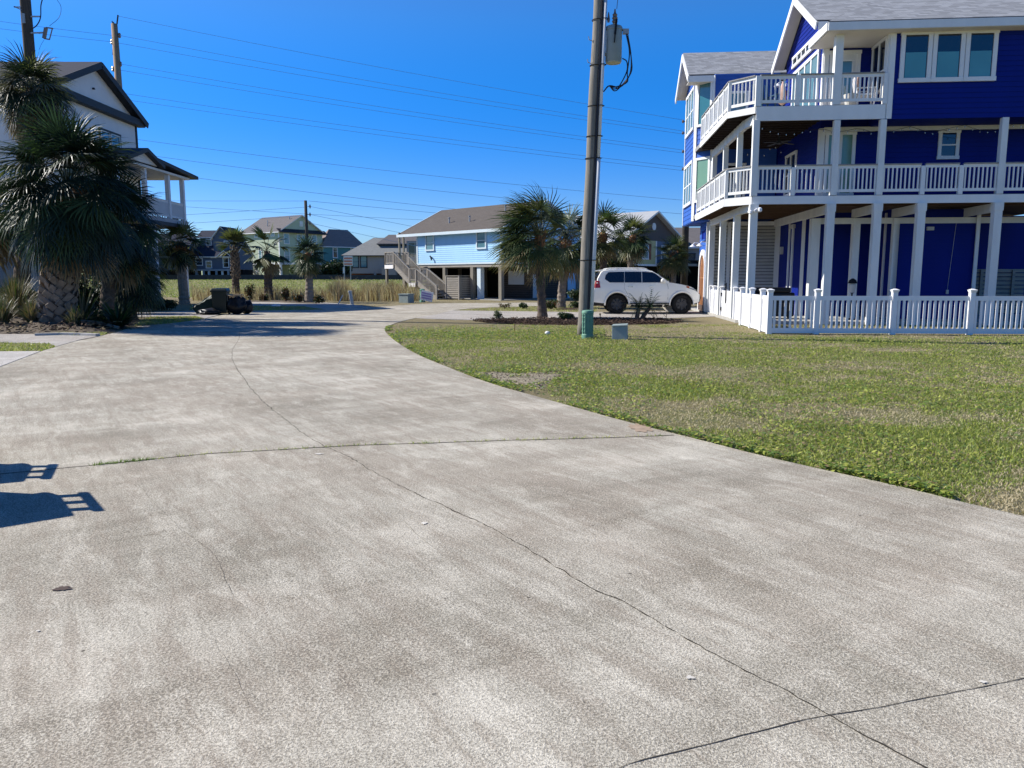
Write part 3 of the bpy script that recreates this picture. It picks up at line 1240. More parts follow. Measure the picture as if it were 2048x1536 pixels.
# --- railings of the first deck (front, corner, side) with posts
for u in (1.27, 6.5, 8.9, 5.33):
    post(BH, u, 0.02, 4.2, 5.10, .13, 'trim_white')
for u in (2.56, 3.99, 7.7, 10.1):
    post(BH, u, 0.03, 4.2, 6.55, .19)
post(BH, .03, .03, 4.2, 6.60, .20)
xs_ = [0.03, 1.27, 2.56, 3.99, 5.33, 6.5, 7.7, 8.9, 10.1, 11.5]
for a, b in zip(xs_[:-1], xs_[1:]):
    railing(BH, (a + .07, .02), (b - .07, .02), 4.2, sp=.128)
railing(BH, (-.73, .78), (-.03, .06), 4.2, sp=.125)
vs_ = [.75, 1.75, 2.8, 3.85, 4.9, 5.95, 7.15]
for k, v in enumerate(vs_):
    post(BH, -.72, v, 4.2, 5.12, .10, 'trim_white')
for a, b in zip(vs_[:-1], vs_[1:]):
    railing(BH, (-.72, b - .05), (-.72, a + .05), 4.2, sp=.125)
# side posts between the decks
for v in (1.75, 4.4, 6.9):
    post(BH, -.13, v, 4.2, 6.5, .18)
# --- railings of the second deck
for u in (.04, 1.28, 4.0):
    post(BH, u, .02, 7.03, 7.97, .14 if u > 1 else .16, 'trim_white')
post(BH, 2.5, .06, 7.03, 9.25, .24)
railing(BH, (.10, .02), (1.21, .02), 7.03, sp=.13)
railing(BH, (1.34, .02), (2.39, .02), 7.03, sp=.13)
railing(BH, (2.62, .02), (3.94, .02), 7.03, sp=.13)
railing(BH, (-.73, .78), (-.03, .06), 7.03, sp=.13)
vs_ = [.75, 1.7, 2.65, 3.6, 4.55, 5.5, 6.55]
for v in vs_:
    post(BH, -.72, v, 7.03, 7.95, .10, 'trim_white')
for a, b in zip(vs_[:-1], vs_[1:]):
    railing(BH, (-.72, b - .05), (-.72, a + .05), 7.03, sp=.125)

# --- walls
mb = MB()
mb.clap((2.5, 1.5), (11.6, 1.5), 4.2, 7.0)                                # first-floor front
mb.clap((2.5, 7.2), (2.5, 1.5), 4.2, 6.9)                                 # first-floor side
mb.clap((2.5, 1.5), (4.06, 1.5), 7.03, 9.75)                              # porch back wall
mb.clap((4.06, 1.5), (4.06, 0), 6.56, 9.3)                                # room flank
mb.clap((4.06, 0), (11.6, 0), 6.56, 9.28)                                 # room front
mb.face([(4.06, 0, 6.56), (11.6, 0, 6.56), (11.6, 1.5, 6.56), (4.06, 1.5, 6.56)])
mb.face([(11.6, 0, 6.56), (11.6, 9, 6.56), (11.6, 9, 9.4), (11.6, 0, 9.4)])
mb.face([(11.6, 1.5, 4.2), (11.6, 9, 4.2), (11.6, 9, 6.6), (11.6, 1.5, 6.6)])
mb.face([(2.5, 9.9, 4.2), (11.6, 9.9, 4.2), (11.6, 9.9, 9.4), (2.5, 9.9, 9.4)])
mb.build('wall', 'royal_blue', BH)
# gable wall (faces left)
mb = MB()


def gable_clip(z):
    zz = 9.98
    if z <= zz:
        return (0, 1)
    k = min(.499, (z - zz) / .6 / 4.95)
    return (k, 1 - k)


mb.clap((2.5, 6.45), (2.5, 1.5), 7.03, 11.46, lo=gable_clip)
mb.face([(2.52, 6.45, 9.9), (2.52, 1.5, 9.9), (2.52, 3.97, 11.45)])
mb.build('gable_wall', 'royal_blue', BH)
# ground-floor walls
mb = MB()
mb.face([(2.7, 7.2, .1), (2.7, 3.9, .1), (2.7, 3.9, 3.95), (2.7, 7.2, 3.95)])
mb.face([(2.7, 3.9, .1), (5.36, 3.9, .1), (5.36, 3.9, 3.95), (2.7, 3.9, 3.95)])
mb.face([(5.36, 3.9, .1), (5.36, 2.0, .1), (5.36, 2.0, 3.95), (5.36, 3.9, 3.95)])
mb.clap((5.36, 2.05), (8.15, 2.05), .1, 3.9)
mb.face([(8.15, 2.0, .1), (8.15, 6, .1), (8.15, 6, 3.95), (8.15, 2.0, 3.95)])
mb.face([(8.15, 6, .1), (12, 6, .1), (12, 6, 3.95), (8.15, 6, 3.95)])
mb.build('wall', 'royal_blue', BH, fix=False)
# wall with the arched garage door (faces left)
mb = MB()
mb.clap((-.15, 9.95), (-.15, 7.15), .1, 3.95, .19)
mb.face([(-.15, 9.95, .1), (4, 9.95, .1), (4, 9.95, 4), (-.15, 9.95, 4)])
mb.build('wall', 'wing_blue', BH, fix=False)
p_, d_ = (-.15, 9.95), (0, -1)


def arch(u0, u1, z0, zs, zt, n=10):
    pts = []
    c = (u0 + u1) / 2
    for k in range(n + 1):
        a = pi * (1 - k / n)
        pts.append((c + cos(a) * (u1 - u0) / 2, zs + (sin(a) ** .75) * (zt - zs)))
    return [(u0, z0)] + pts + [(u1, z0)]


def arch_band(mb, inner, outer, o0, o1, m=0):
    def w3(q, o):
        return (-.15 - o, 9.95 - q[0], q[1])
    for k in range(len(inner) - 1):
        a, b, c, d = inner[k], inner[k + 1], outer[k + 1], outer[k]
        mb.hexa([w3(a, o0), w3(b, o0), w3(c, o0), w3(d, o0), w3(a, o1), w3(b, o1), w3(c, o1), w3(d, o1)], m)


inner, outer = arch(.52, 1.92, .1, 1.75, 2.55), arch(.36, 2.08, .1, 1.75, 2.78)
mb = MB()
arch_band(mb, inner, outer, 0, .09)
dr = mb.build('door', 'trim_white', BH)
mb = MB()
arch_band(mb, [((q[0] - 1.22) * .02 + 1.22, min(q[1], 1.6)) for q in inner], inner, -.01, .035)
for k in range(1, 5):
    u = .52 + 1.4 * k / 5
    mb.wb(p_, d_, u - .012, u + .012, .1, 2.1 + (.3 if k in (2, 3) else 0), .03, .05, 0)
mb.wb(p_, d_, .55, 1.89, 1.5, 1.56, .03, .052, 0)
mb.wb(p_, d_, .55, 1.89, .12, .34, .03, .053, 1)
mb.build('door_leaf', ['door_oak', 'stain_brown'], dr)
# little louvre window over the arched door
win(BH, p_, d_, .75, 1.75, 3.15, 3.65, .06, 1, glass='royal_blue', frame='wing_blue', name='transom')
# gooseneck lamps beside the arched door and on the gable
def gooseneck(p, d, u, z, parent=BH, name='wall_lamp', s_=1.0):
    n = V(d[1], -d[0], 0)
    b = V(p[0] + d[0] * u, p[1] + d[1] * u, z)
    mb = MB()
    mb.tube([b, b + n * .12 * s_ + V(0, 0, .10 * s_), b + n * .28 * s_ + V(0, 0, .12 * s_), b + n * .36 * s_ + V(0, 0, .02)], .018 * s_, 6)
    c = b + n * .36 * s_
    mb.lathe([(.02, .06 * s_), (.05, .03 * s_), (.15 * s_, -.06 * s_), (.14 * s_, -.065 * s_)], c, 12)
    mb.box(b.x - .05, b.x + .05, b.y - .05, b.y + .05, z - .06, z + .06)
    return mb.build(name, 'vinyl_white', parent)


gooseneck(p_, d_, .22, 3.0)
gooseneck(p_, d_, 2.25, 2.95)
gooseneck((2.5, 6.45), (0, -1), .12, 9.15)
gooseneck((2.5, 6.45), (0, -1), 4.78, 9.45)

# --- white corner boards
mb = MB()
mb.wb((4.06, 0), (1, 0), -.01, .16, 6.57, 9.25, .0, .05)
mb.wb((4.06, .16), (0, -1), 0, .165, 6.57, 9.25, .0, .05)
mb.wb((2.5, 1.5), (1, 0), -.01, .14, 7.05, 9.7, .0, .045)
mb.wb((2.5, 1.64), (0, -1), 0, .145, 7.05, 9.3, .0, .045)
mb.wb((2.5, 1.5), (1, 0), -.01, .14, 4.22, 6.58, .0, .045)
mb.wb((2.5, 1.64), (0, -1), 0, .145, 4.22, 6.58, .0, .045)
mb.wb((-.15, 7.29), (0, -1), 0, .145, .1, 3.9, .0, .05)
mb.wb((-.15, 7.15), (1, 0), -.01, .14, .1, 3.9, .0, .05)
mb.wb((5.36, 2.0), (1, 0), -.03, .10, .1, 3.4, .05, .10)
mb.wb((8.15, 2.0), (1, 0), -.12, .0, .1, 3.85, .03, .08)
mb.wb((2.7, 3.9), (1, 0), 0, .12, .1, 3.85, .0, .05)
mb.wb((5.36, 3.9), (0, -1), 1.0, 1.12, .1, 3.85, .0, .05)
mb.wb((2.7, 5.6), (0, -1), 0, .13, .1, 3.85, .0, .05)
mb.wb((2.7, 7.2), (0, -1), 0, .13, .1, 3.85, .0, .05)
mb.each('corner_board', 'trim_white', BH)

# --- louvre screen behind the side posts
mb = MB()
mb.box(-.3, 2.66, 7.23, 7.27, .1, 3.85, 1)
z = .2
while z < 3.75:
    mb.face([(-.3, 7.17, z), (2.66, 7.17, z), (2.66, 7.225, z + .10), (-.3, 7.225, z + .10)], 0)
    mb.face([(-.3, 7.19, z - .012), (2.66, 7.19, z - .012), (2.66, 7.17, z), (-.3, 7.17, z)], 0)
    z += .135
for u in (-.25, .62, 1.5, 2.58):
    mb.box(u - .07, u + .07, 7.10, 7.165, .1, 3.86, 2)
mb.box(-.3, 2.66, 7.11, 7.16, 3.72, 3.87, 2)
mb.build('louvre_screen', ['louvre' if 'louvre' in M else 'louver_grey', 'trim_dark', 'post_white'], BH)

mb = MB()
z = .15
while z < 1.75:
    mb.box(8.3, 11.9, 5.88, 5.95, z, z + .13)
    z += .16
for u in (8.3, 9.1, 10.2, 11.4):
    mb.box(u, u + .10, 5.82, 5.88, .1, 1.85)
mb.build('back_screen', 'weathered_x', BH)

# --- windows and doors
fr = ((4.06, 0), (1, 0))
for k, (a, b) in enumerate(((.30, 1.27), (1.27, 2.25), (2.25, 3.22))):
    win(BH, *fr, a + .01, b - .01, 7.66, 9.22, .13, 1, (), 'glass_dark', blind=.60, name='window', o0=.015)
win(BH, (4.06, 1.5), (0, -1), .12, 1.36, 7.5, 9.15, .09, 2, (.38,), 'glass_dark', o0=.015)
fr = ((2.5, 1.5), (1, 0))
win(BH, *fr, .16, 1.16, 7.05, 9.08, .11, 1, (), 'trim_white', name='door', o0=.015)
win(BH, *fr, .40, .93, 7.35, 8.78, .05, 1, (.62,), 'glass_sky', name='door_window', o0=.05)
win(BH, *fr, .16, 1.16, 4.3, 6.46, .11, 2, (.45,), 'glass_green', name='door', o0=.015)
win(BH, *fr, 3.85, 4.53, 5.5, 6.47, .11, 1, (.48,), 'glass_dark', o0=.015)
mb = MB()
mb.wb((2.5, 1.5), (1, 0), 4.06, 4.32, 6.40, 6.52, .09, .17)
mb.build('porch_light', 'vinyl_white', BH)
# gable: three tall sliding lights and a transom strip over them
gp, gd = (2.5, 6.45), (0, -1)
win(BH, gp, gd, 1.15, 4.5, 7.1, 9.30, .12, 4, (), 'glass_sky', name='sliding_door', o0=.015)
win(BH, gp, gd, 1.05, 4.6, 9.50, 9.92, .10, 6, (), 'glass_dark', name='transom', o0=.015)
# side deck windows on the first floor
win(BH, gp, gd, .7, 2.2, 4.7, 6.3, .09, 2, (.5,), 'glass_dark', o0=.015)
win(BH, (-.1, 7.5), (1, 0), .5, 1.35, 7.05, 9.2, .10, 1, (), 'glass_sky', name='door', o0=.015)
win(BH, (-.1, 7.5), (1, 0), .5, 1.35, 4.25, 6.3, .10, 1, (), 'glass_dark', name='door', o0=.015)

# --- bay wing
mb = MB()
mb.clap((-.75, 11.4), (-.75, 8.3), 3.98, 9.9, .19)
mb.clap((-.75, 8.3), (-.1, 7.5), 3.98, 9.9, .19)
mb.clap((-.1, 7.5), (2.5, 7.5), 3.98, 9.9, .19)


def bayclip(z):
    k = min(.499, max(0, (z - 9.95) / .68 / 4.1))
    return (k, 1 - k)


mb.clap((-.74, 11.75), (-.74, 7.65), 9.9, 11.25, .19, lo=bayclip)
mb.prism([(-.75, 11.4), (-.75, 8.3), (-.1, 7.5), (2.4, 7.5), (2.4, 11.4)], 3.95, 3.99)
mb.face([(-.75, 11.4, 3.98), (2.4, 11.4, 3.98), (2.4, 11.4, 11), (-.75, 11.4, 11)])
mb.build('bay', 'wing_blue', BH)
mb = MB()
dd = (Vector((-.1, 7.5)) - Vector((-.75, 8.3)))
Lb = dd.length
dd = dd / Lb
for z0, z1 in ((3.98, 9.85),):
    mb.wb((-.75, 11.4), (0, -1), 0, .12, z0, z1, .01, .05)
    mb.wb((-.75, 8.3), (0, -1), -.13, 0.01, z0, z1, .01, .05)
    mb.wb((-.75, 8.3), dd, 0, .10, z0, z1, .01, .05)
    mb.wb((-.75, 8.3), dd, Lb - .11, Lb, z0, z1, .01, .05)
mb.each('corner_board', 'trim_white', BH)
for z0, z1 in ((7.9, 9.72), (4.75, 6.62)):
    win(BH, (-.75, 11.4), (0, -1), .35, 2.85, z0, z1, .12, 3, (.48,), 'glass_sky', o0=.02)
    win(BH, (-.75, 8.3), dd, .10, Lb - .10, z0, z1, .10, 1, (), 'glass_teal' if z0 > 7 else 'glass_green', o0=.02)

# --- roofs
mb = MB()
rf = 9.45


def hz(u, v):
    return rf + .6 * (u - 2)


T = .09
mb.slab([(2, -.45, rf), (12, -.45, rf), (12, 5, 12.72), (7.45, 5, 12.72)], T, 0, 1)
mb.slab([(2, -.45, rf), (7.45, 5, 12.72), (5.75, 3.97, 11.70), (2.83, 1.05, 9.95), (2.45, 1.5, 9.72), (2, 1.52, rf)], T, 0, 1)
mb.slab([(7.45, 5, 12.72), (12, 5, 12.72), (12, 10.4, 9.45), (7.45, 10.4, 9.45)], T, 0, 1)
mb.slab([(2.05, 1.05, 9.95), (2.86, 1.05, 9.95), (5.8, 3.97, 11.7), (2.05, 3.97, 11.7)], T, 0, 1)
mb.slab([(2.05, 3.97, 11.7), (8, 3.97, 11.7), (8, 6.9, 9.95), (2.05, 6.9, 9.95)], T, 0, 1)
mb.slab([(-1.2, 7.55, 9.92), (2.8, 7.55, 9.92), (2.8, 9.68, 11.36), (-1.2, 9.68, 11.36)], T, 0, 1)
mb.slab([(-1.2, 9.68, 11.36), (2.8, 9.68, 11.36), (2.8, 11.8, 9.92), (-1.2, 11.8, 9.92)], T, 0, 1)
roof = mb.build('roof', ['roof_grey', 'trim_dark'], BH)
mb = MB()
for a, b in (((2, -.47, 9.29), (12, -.47, 9.29)), ((1.98, -.45, 9.29), (1.98, 1.5, 9.29)), ((2.1, 1.03, 9.77), (2.85, 1.03, 9.77)),
             ((-1.2, 7.53, 9.74), (2.8, 7.53, 9.74)), ((2.03, 1.0, 9.76), (2.03, 3.97, 11.54)), ((2.03, 3.97, 11.54), (2.03, 6.92, 9.76)),
             ((-1.22, 7.52, 9.74), (-1.22, 9.68, 11.2)), ((-1.22, 9.68, 11.2), (-1.22, 11.82, 9.74))):
    mb.bar(a, b, .05, .24)
mb.each('barge_board', 'trim_white', BH)
mb = MB()
mb.box(2.02, 12, -.44, 1.5, 9.16, 9.19)
mb.box(2.02, 2.5, 1.5, 1.52, 9.16, 9.2)
mb.box(4.06, 12, -.05, .0, 9.19, 9.4)
mb.face([(2.06, 1.03, 9.84), (2.49, 1.03, 9.84), (2.49, 3.97, 11.6), (2.06, 3.97, 11.6)])
mb.face([(2.06, 6.9, 9.84), (2.49, 6.9, 9.84), (2.49, 3.97, 11.6), (2.06, 3.97, 11.6)])
mb.box(2.2, 2.5, 1.02, 1.5, 9.62, 9.66)
mb.box(-1.19, 2.8, 7.55, 8.2, 9.63, 9.66)
mb.face([(-1.19, 7.56, 9.8), (-.7, 7.56, 9.8), (-.7, 9.68, 11.26), (-1.19, 9.68, 11.26)])
mb.face([(-1.19, 11.8, 9.8), (-.7, 11.8, 9.8), (-.7, 9.68, 11.26), (-1.19, 9.68, 11.26)])
mb.build('soffit', 'soffit', BH)

# --- fittings: camera on the corner post, wall lights, string of bulbs, switch
mb = MB()
mb.tube([V(.17, -.1, 3.72), V(.10, -.24, 3.76), V(.02, -.27, 3.70)], .03, 6)
mb.lathe([(.03, 0), (.07, .03), (.07, .12), (.03, .15)], V(.20, -.26, 3.66), 10)
mb.lathe([(.03, 0), (.06, .03), (.06, .10), (.03, .13)], V(-.08, -.20, 3.60), 10)
mb.build('security_camera', 'vinyl_white', BH)
mb = MB()
mb.wb((5.36, 2.05), (1, 0), 1.05, 1.28, 3.18, 3.30, .02, .10)
mb.wb((2.7, 7.2), (0, -1), .55, .75, 2.5, 2.8, .0, .12)
mb.wb((2.7, 5.6), (0, -1), .15, .8, 3.45, 3.6, .0, .08)
mb.build('wall_light', 'louver_grey', BH)
mb = MB()
mb.wb((5.36, 2.05), (1, 0), 1.86, 1.94, .98, 1.12, .02, .06)
mb.tube([V(7.26, 2.02, 1.12), V(7.32, 2.02, 2.2), V(7.40, 2.02, 3.6)], .006, 5)
mb.build('pull_switch', 'louver_grey', BH)
mb = MB()
pts = [V(.3 + k * .28, .35 + .6 * (k % 7) / 7, 6.45 - .16 * abs(sin(k * .55))) for k in range(30)]
mb.tube(pts, .006, 4, 0)
for q in pts:
    mb.lathe([(.006, -.02), (.016, -.05), (.015, -.07), (.004, -.085)], q, 6, 1)
for k in range(9):
    q = V(.5 + .2 * k, 3.5, 6.1 - .25 * sin(k))
    mb.lathe([(.006, -.02), (.018, -.05), (.015, -.07), (.004, -.085)], q, 6, 1)
mb.build('string_lights', ['cable', 'chrome'], BH)
mb = MB()
mb.lathe([(.02, .30), (.03, .10), (.09, .08), (.10, 0), (.05, -.03)], V(1.35, 2.4, 6.25), 12)
for k in range(4):
    a = k * pi / 2 + .4
    mb.bar(V(1.35, 2.4, 6.29) + V(cos(a), sin(a), 0) * .1, V(1.35, 2.4, 6.25) + V(cos(a), sin(a), 0) * .62, .13, .012)
mb.build('ceiling_fan', 'trim_dark', BH)

# --- things standing on the decks and patio (house frame -> world)
mw = Matrix.Translation((7.9, 25.9, 0)) @ Matrix.Rotation(radians(-5), 4, 'Z')


def hw(u, v, z):
    return mw @ V(u, v, z)


def deck_chair(name, label, u, v, z, mat, rz=0.0, tall=.95):
    t = thing(name, label, 'chair', hw(u, v, z), radians(-5) + rz, 'deck furniture')
    mb = MB()
    mb.box(-.28, .28, -.28, .28, .40, .45)
    mb.build('seat', mat, t)
    mb = MB()
    for k in range(4):
        x = -.24 + .16 * k
        mb.bar((x, .26, .45), (x, .36, tall), .10, .025, up=(0, 1, 0))
    mb.build('backrest', mat, t)
    for sx in (-1, 1):
        for y_ in (-.25, .25):
            mb = MB()
            mb.bar((sx * .25, y_, 0), (sx * .25, y_, .40), .05, .05)
            mb.build('leg', mat, t)
        mb = MB()
        mb.bar((sx * .29, -.28, .62), (sx * .29, .28, .62), .07, .03)
        mb.bar((sx * .29, -.24, .45), (sx * .29, -.24, .61), .04, .04)
        mb.build('armrest', mat, t)
    return t


deck_chair('patio_chair', 'dark high chair behind the upper deck railing left of the striped sliding door', .55, 1.3, 7.03, 'sailblue', .3, 1.05)
t = deck_chair('patio_chair', 'pale grey deck chair with a pink towel in the porch corner', 3.62, .75, 7.03, 'vinyl_white', 1.4, 1.0)
mb = MB()
mb.box(-.25, .25, .22, .28, .55, 1.03)
mb.build('towel', 'towel_pink', t)
u_ = thing('closed_parasol', 'folded cream parasol standing behind the upper deck railing', 'parasol', hw(.95, .55, 7.03))
mb = MB()
mb.lathe([(.02, 0), (.02, .9)], n=8)
mb.build('pole', 'galv', u_)
mb = MB()
mb.lathe([(.05, .15), (.12, .2), (.11, .5), (.07, .75), (.03, .88)], n=10)
mb.build('canopy', 'towel_pink', u_)
mb = MB()
mb.lathe([(.2, 0), (.2, .06), (.05, .1)], n=12)
mb.build('base', 'louver_grey', u_)
pt = thing('deck_planter', 'grey round planter on the porch beside the pale chair', 'planter', hw(3.1, .5, 7.03))
mb = MB()
mb.lathe([(.14, 0), (.2, .3), (.22, .42), (.19, .42)], n=14)
mb.build('pot', 'louver_grey', pt)
gl = thing('patio_grill', 'black covered grill behind the white fence corner under the house', 'grill', hw(1.2, 1.9, .1), radians(-5))
mb = MB()
mb.box(-.75, .75, -.3, .3, .08, .92)
mb.box(-.62, .62, -.28, .28, .92, 1.10)
bevel(mb.build('cover', 'bag_black', gl), .05)
for sx in (-.6, .6):
    mb = MB()
    mb.lathe([(.07, -.03), (.07, .03)], V(sx, -.2, .07), 10, 0, 'y')
    mb.build('wheel', 'tyre', gl)
lt = thing('garden_lantern', 'black lantern on a stand behind the white picket fence', 'lantern', hw(3.75, 1.2, .1))
mb = MB()
mb.lathe([(.16, 0), (.16, .03), (.03, .06), (.025, .9), (.08, .93)], n=10)
mb.build('stand', 'black_rubber', lt)
mb = MB()
mb.lathe([(.09, .93), (.13, 1.2), (.10, 1.25)], n=6)
mb.build('lamp_glass', 'louver_grey', lt)
mb = MB()
mb.lathe([(.17, 1.25), (.12, 1.36), (.03, 1.42)], n=6)
mb.build('lamp_cap', 'black_rubber', lt)

# ================================================================== white vinyl fence
FC = thing('picket_fence', 'white vinyl picket fence around the patio of the royal blue house', 'fence', (7.1, 21.3, 0), radians(-3.2))


def fence_post(x, y, h=1.14):
    mb = MB()
    w_ = .065
    mb.box(x - w_, x + w_, y - w_, y + w_, -.05, h)
    c = .095
    mb.hexa([(x - w_, y - w_, h), (x + w_, y - w_, h), (x + w_, y + w_, h), (x - w_, y + w_, h),
             (x - c, y - c, h + .075), (x + c, y - c, h + .075), (x + c, y + c, h + .075), (x - c, y + c, h + .075)])
    mb.hexa([(x - c, y - c, h + .075), (x + c, y - c, h + .075), (x + c, y + c, h + .075), (x - c, y + c, h + .075),
             (x - .02, y - .02, h + .11), (x + .02, y - .02, h + .11), (x + .02, y + .02, h + .11), (x - .02, y + .02, h + .11)])
    return mb.build('fence_post', 'vinyl_white', FC)


def fence_panel(a, b, n, w_=.062, top=1.05, zb=.03):
    a, b = V(*a, 0), V(*b, 0)
    d = (b - a).normalized()
    L = (b - a).length
    mb = MB()
    mb.bar(a + V(0, 0, top - .06), b + V(0, 0, top - .06), .05, .12)
    mb.bar(a + V(0, 0, zb + .07), b + V(0, 0, zb + .07), .05, .14)
    nn = V(-d.y, d.x, 0)
    for k in range(n):
        q = a + d * (L * (k + .5) / n)
        mb.bar(q + V(0, 0, zb + .14), q + V(0, 0, top - .12), w_, .028, up=nn)
    return mb.build('picket_panel', 'vinyl_white', FC)


px_ = [0, 1.28, 3.33, 5.38, 7.43]
for x in px_:
    fence_post(x, 0)
for (a, b), n in zip(zip(px_[:-1], px_[1:]), (8, 14, 14, 14)):
    fence_panel((a + .065, 0), (b - .065, 0), n)
end = (.18, 3.95)
sp_ = [(0, 0), (.05, .95), (.12, 2.45), end]
for q in sp_[1:]:
    fence_post(*q)
for a, b, n in zip(sp_[:-1], sp_[1:], (9, 14, 14)):
    d = (Vector(b) - Vector(a)).normalized() * .065
    fence_panel((a[0] + d.x, a[1] + d.y), (b[0] - d.x, b[1] - d.y), n, .075)
# closing panels between the side posts of the house, with the gate
GT = thing('side_fence', 'white vinyl fence panels and gate between the side posts of the royal blue house', 'fence', (8.169, 25.876, 0), radians(-5))
FCs = FC
FC = GT
for v0, v1 in ((.25, 1.62), (5.75, 6.75)):
    fence_post(-.40, v0 + .1, 1.12)
    fence_post(-.40, v1 - .1, 1.12)
    fence_panel((-.40, v1 - .18), (-.40, v0 + .18), 12, .085, 1.06)
fence_post(-.40, 4.62, 1.12)
fence_panel((-.40, 5.65), (-.40, 4.7), 8, .085, 1.06)
fence_post(-.40, 5.7, 1.12)
fence_post(-.40, 1.95, 1.12)
fence_post(-.40, 4.15, 1.12)
mb = MB()
for v in (2.1, 3.0, 3.15, 4.0):
    mb.box(-.43, -.37, v - .04, v + .04, .06, 1.1)
for k in range(18):
    v = 2.15 + k * .105
    mb.box(-.415, -.385, v, v + .085, .1, 1.05)
for z0 in (.12, .58, .98):
    mb.box(-.425, -.375, 2.1, 4.0, z0, z0 + .08)
gate = mb.build('gate', 'vinyl_white', GT)
mb = MB()
for v, z0 in ((2.08, .25), (2.08, .85), (4.02, .3), (4.02, .85)):
    mb.box(-.46, -.43, v - .06, v + .06, z0, z0 + .12)
mb.box(-.47, -.43, 3.02, 3.06, .6, 1.35)
mb.each('hinge', 'black_rubber', gate)
FC = FCs

# ================================================================== main utility pole
base = G(1166, 672)
UP = thing('utility_pole', 'weathered wooden utility pole with grey transformer and white conduit', 'utility pole', base)
lean = V(.034, 0, 1)
mb = MB()
n = 26
pts = [lean * (11.5 * k / n) - V(0, 0, .1) + V(.01 * sin(k * .8), 0, 0) for k in range(n + 1)]
mb.tube(pts, [.168 - .052 * k / n for k in range(n + 1)], 18)
mb.build('pole', 'pole_wood', UP, smooth=True)


def pp(z, dx=0.0, dy=0.0):
    return lean * z + V(dx, dy, 0)


mb = MB()
mb.tube([pp(.05, .175, -.10), pp(4.6, .175, -.10)], .058, 12)
mb.tube([pp(4.55, .172, -.10), pp(8.45, .165, -.10)], .046, 12)
mb.build('conduit', 'pvc_white', UP, smooth=True)
mb = MB()
mb.tube([pp(.05, .09, -.165), pp(8.6, .075, -.135)], .022, 8)
mb.tube([pp(.05, .115, -.15), pp(6.9, .10, -.13)], .016, 8)
mb.build('cable', 'cable', UP)
mb = MB()
for z in (2.0, 4.6, 5.15, 5.9, 6.9, 8.0):
    r = .168 - .052 * z / 11.5
    ring = []
    for k in range(15):
        a = 2 * pi * k / 14
        ring.append(pp(z, cos(a) * (r + .012), sin(a) * (r + .012)))
    mb.tube(ring, .012, 5)
    mb.tube([pp(z, .10, -.19), pp(z, .20, -.19), pp(z, .255, -.12), pp(z, .22, -.03)], .012, 5)
mb.build('strap', 'black_rubber', UP)
for z in (6.95, 7.5):
    mb = MB()
    mb.tube([pp(z, -.12, -.03), pp(z + .02, -.2, -.05), pp(z + .10, -.22, -.05)], .010, 6)
    mb.build('pole_step', 'galv', UP)
# transformer
TZ, TX, TY = 6.98, .45, .02
xf = MB()
xf.lathe([(.19, 0), (.21, .03), (.21, .77), (.225, .78), (.225, .82), (.20, .87), (.10, .91)], pp(TZ, TX, TY), 24)
tr_ = xf.build('transformer', 'xfmr_grey', UP)
smooth_by_angle(tr_)
mb = MB()
mb.lathe([(.0, -.012), (.19, -.012), (.195, .004)], pp(TZ, TX, TY), 24)
mb.build('tank_base', 'xfmr_base', tr_)
mb = MB()
mb.bar(pp(TZ + .72, .10, 0), pp(TZ + .72, TX - .2, 0), .10, .12)
mb.bar(pp(TZ + .22, .10, 0), pp(TZ + .22, TX - .2, 0), .10, .10)
mb.bar(pp(TZ + .20, .235, -.08), pp(TZ + .74, .235, -.08), .03, .04)
mb.build('bracket', 'galv', tr_)
mb = MB()
mb.lathe([(.05, .95), (.075, 1.0), (.05, 1.04), (.075, 1.08), (.05, 1.12), (.065, 1.16), (.03, 1.2), (.015, 1.3)], pp(TZ, TX + .02, TY), 12)
mb.lathe([(.03, .98), (.04, 1.05), (.03, 1.1), (.012, 1.22)], pp(TZ, TX - .14, TY), 10)
mb.build('bushing', 'insulator', tr_)
mb = MB()
mb.bar(pp(TZ + .62, TX - .02, -.23), pp(TZ + .98, TX - .0, -.23), .05, .04)
mb.bar(pp(TZ + .42, TX - .03, -.235), pp(TZ + .62, TX - .02, -.235), .03, .02)
mb.build('arrester', 'black_rubber', tr_)
mb = MB()
mb.box(*(lambda q: (q.x, q.x + .15, q.y - .05, q.y + .05, q.z - .05, q.z + .07))(pp(TZ + .74, TX + .20, 0)))
mb.build('terminal', 'galv', tr_)


def bez(pts, n=18):
    out = []
    P_ = [Vector(p) for p in pts]
    P_ = [P_[0] * 2 - P_[1]] + P_ + [P_[-1] * 2 - P_[-2]]
    for i in range(1, len(P_) - 2):
        for k in range(n):
            t = k / n
            a, b, c, d = P_[i - 1], P_[i], P_[i + 1], P_[i + 2]
            out.append(.5 * ((2 * b) + (c - a) * t + (2 * a - 5 * b + 4 * c - d) * t * t + (3 * b - a - 3 * c + d) * t ** 3))
    out.append(P_[-2])
    return out


mb = MB()
for k, (dx, dz, dy) in enumerate(((.28, .70, -.03), (.32, .72, .0), (.33, .66, .04), (.22, .10, -.02))):
    a = pp(TZ + dz, TX + dx, dy)
    mid = [pp(TZ + .25 - .08 * k, TX + .34 + (.05, .1, .12, 0)[k], dy), pp(TZ - .25, TX + (.36, .44, .46, .34)[k], dy - .03), pp(TZ - .50 - .04 * k, TX + .36 - .07 * k, dy - .05), pp(TZ - .62 - .05 * (k % 3), TX + .05, -.08 - .02 * k), pp(TZ - .60, TX - .10, -.12), pp(TZ - .74, .22, -.12)]
    mb.tube(bez([a] + mid, 8), .015, 6)
mb.tube(bez([pp(TZ + 1.3, TX + .02, TY), pp(TZ + 1.75, TX + .03, TY), pp(TZ + 2.05, TX - .1, 0), pp(TZ + 2.2, .1, 0)], 8), .008, 5)
mb.build('drop_cable', 'cable', UP)

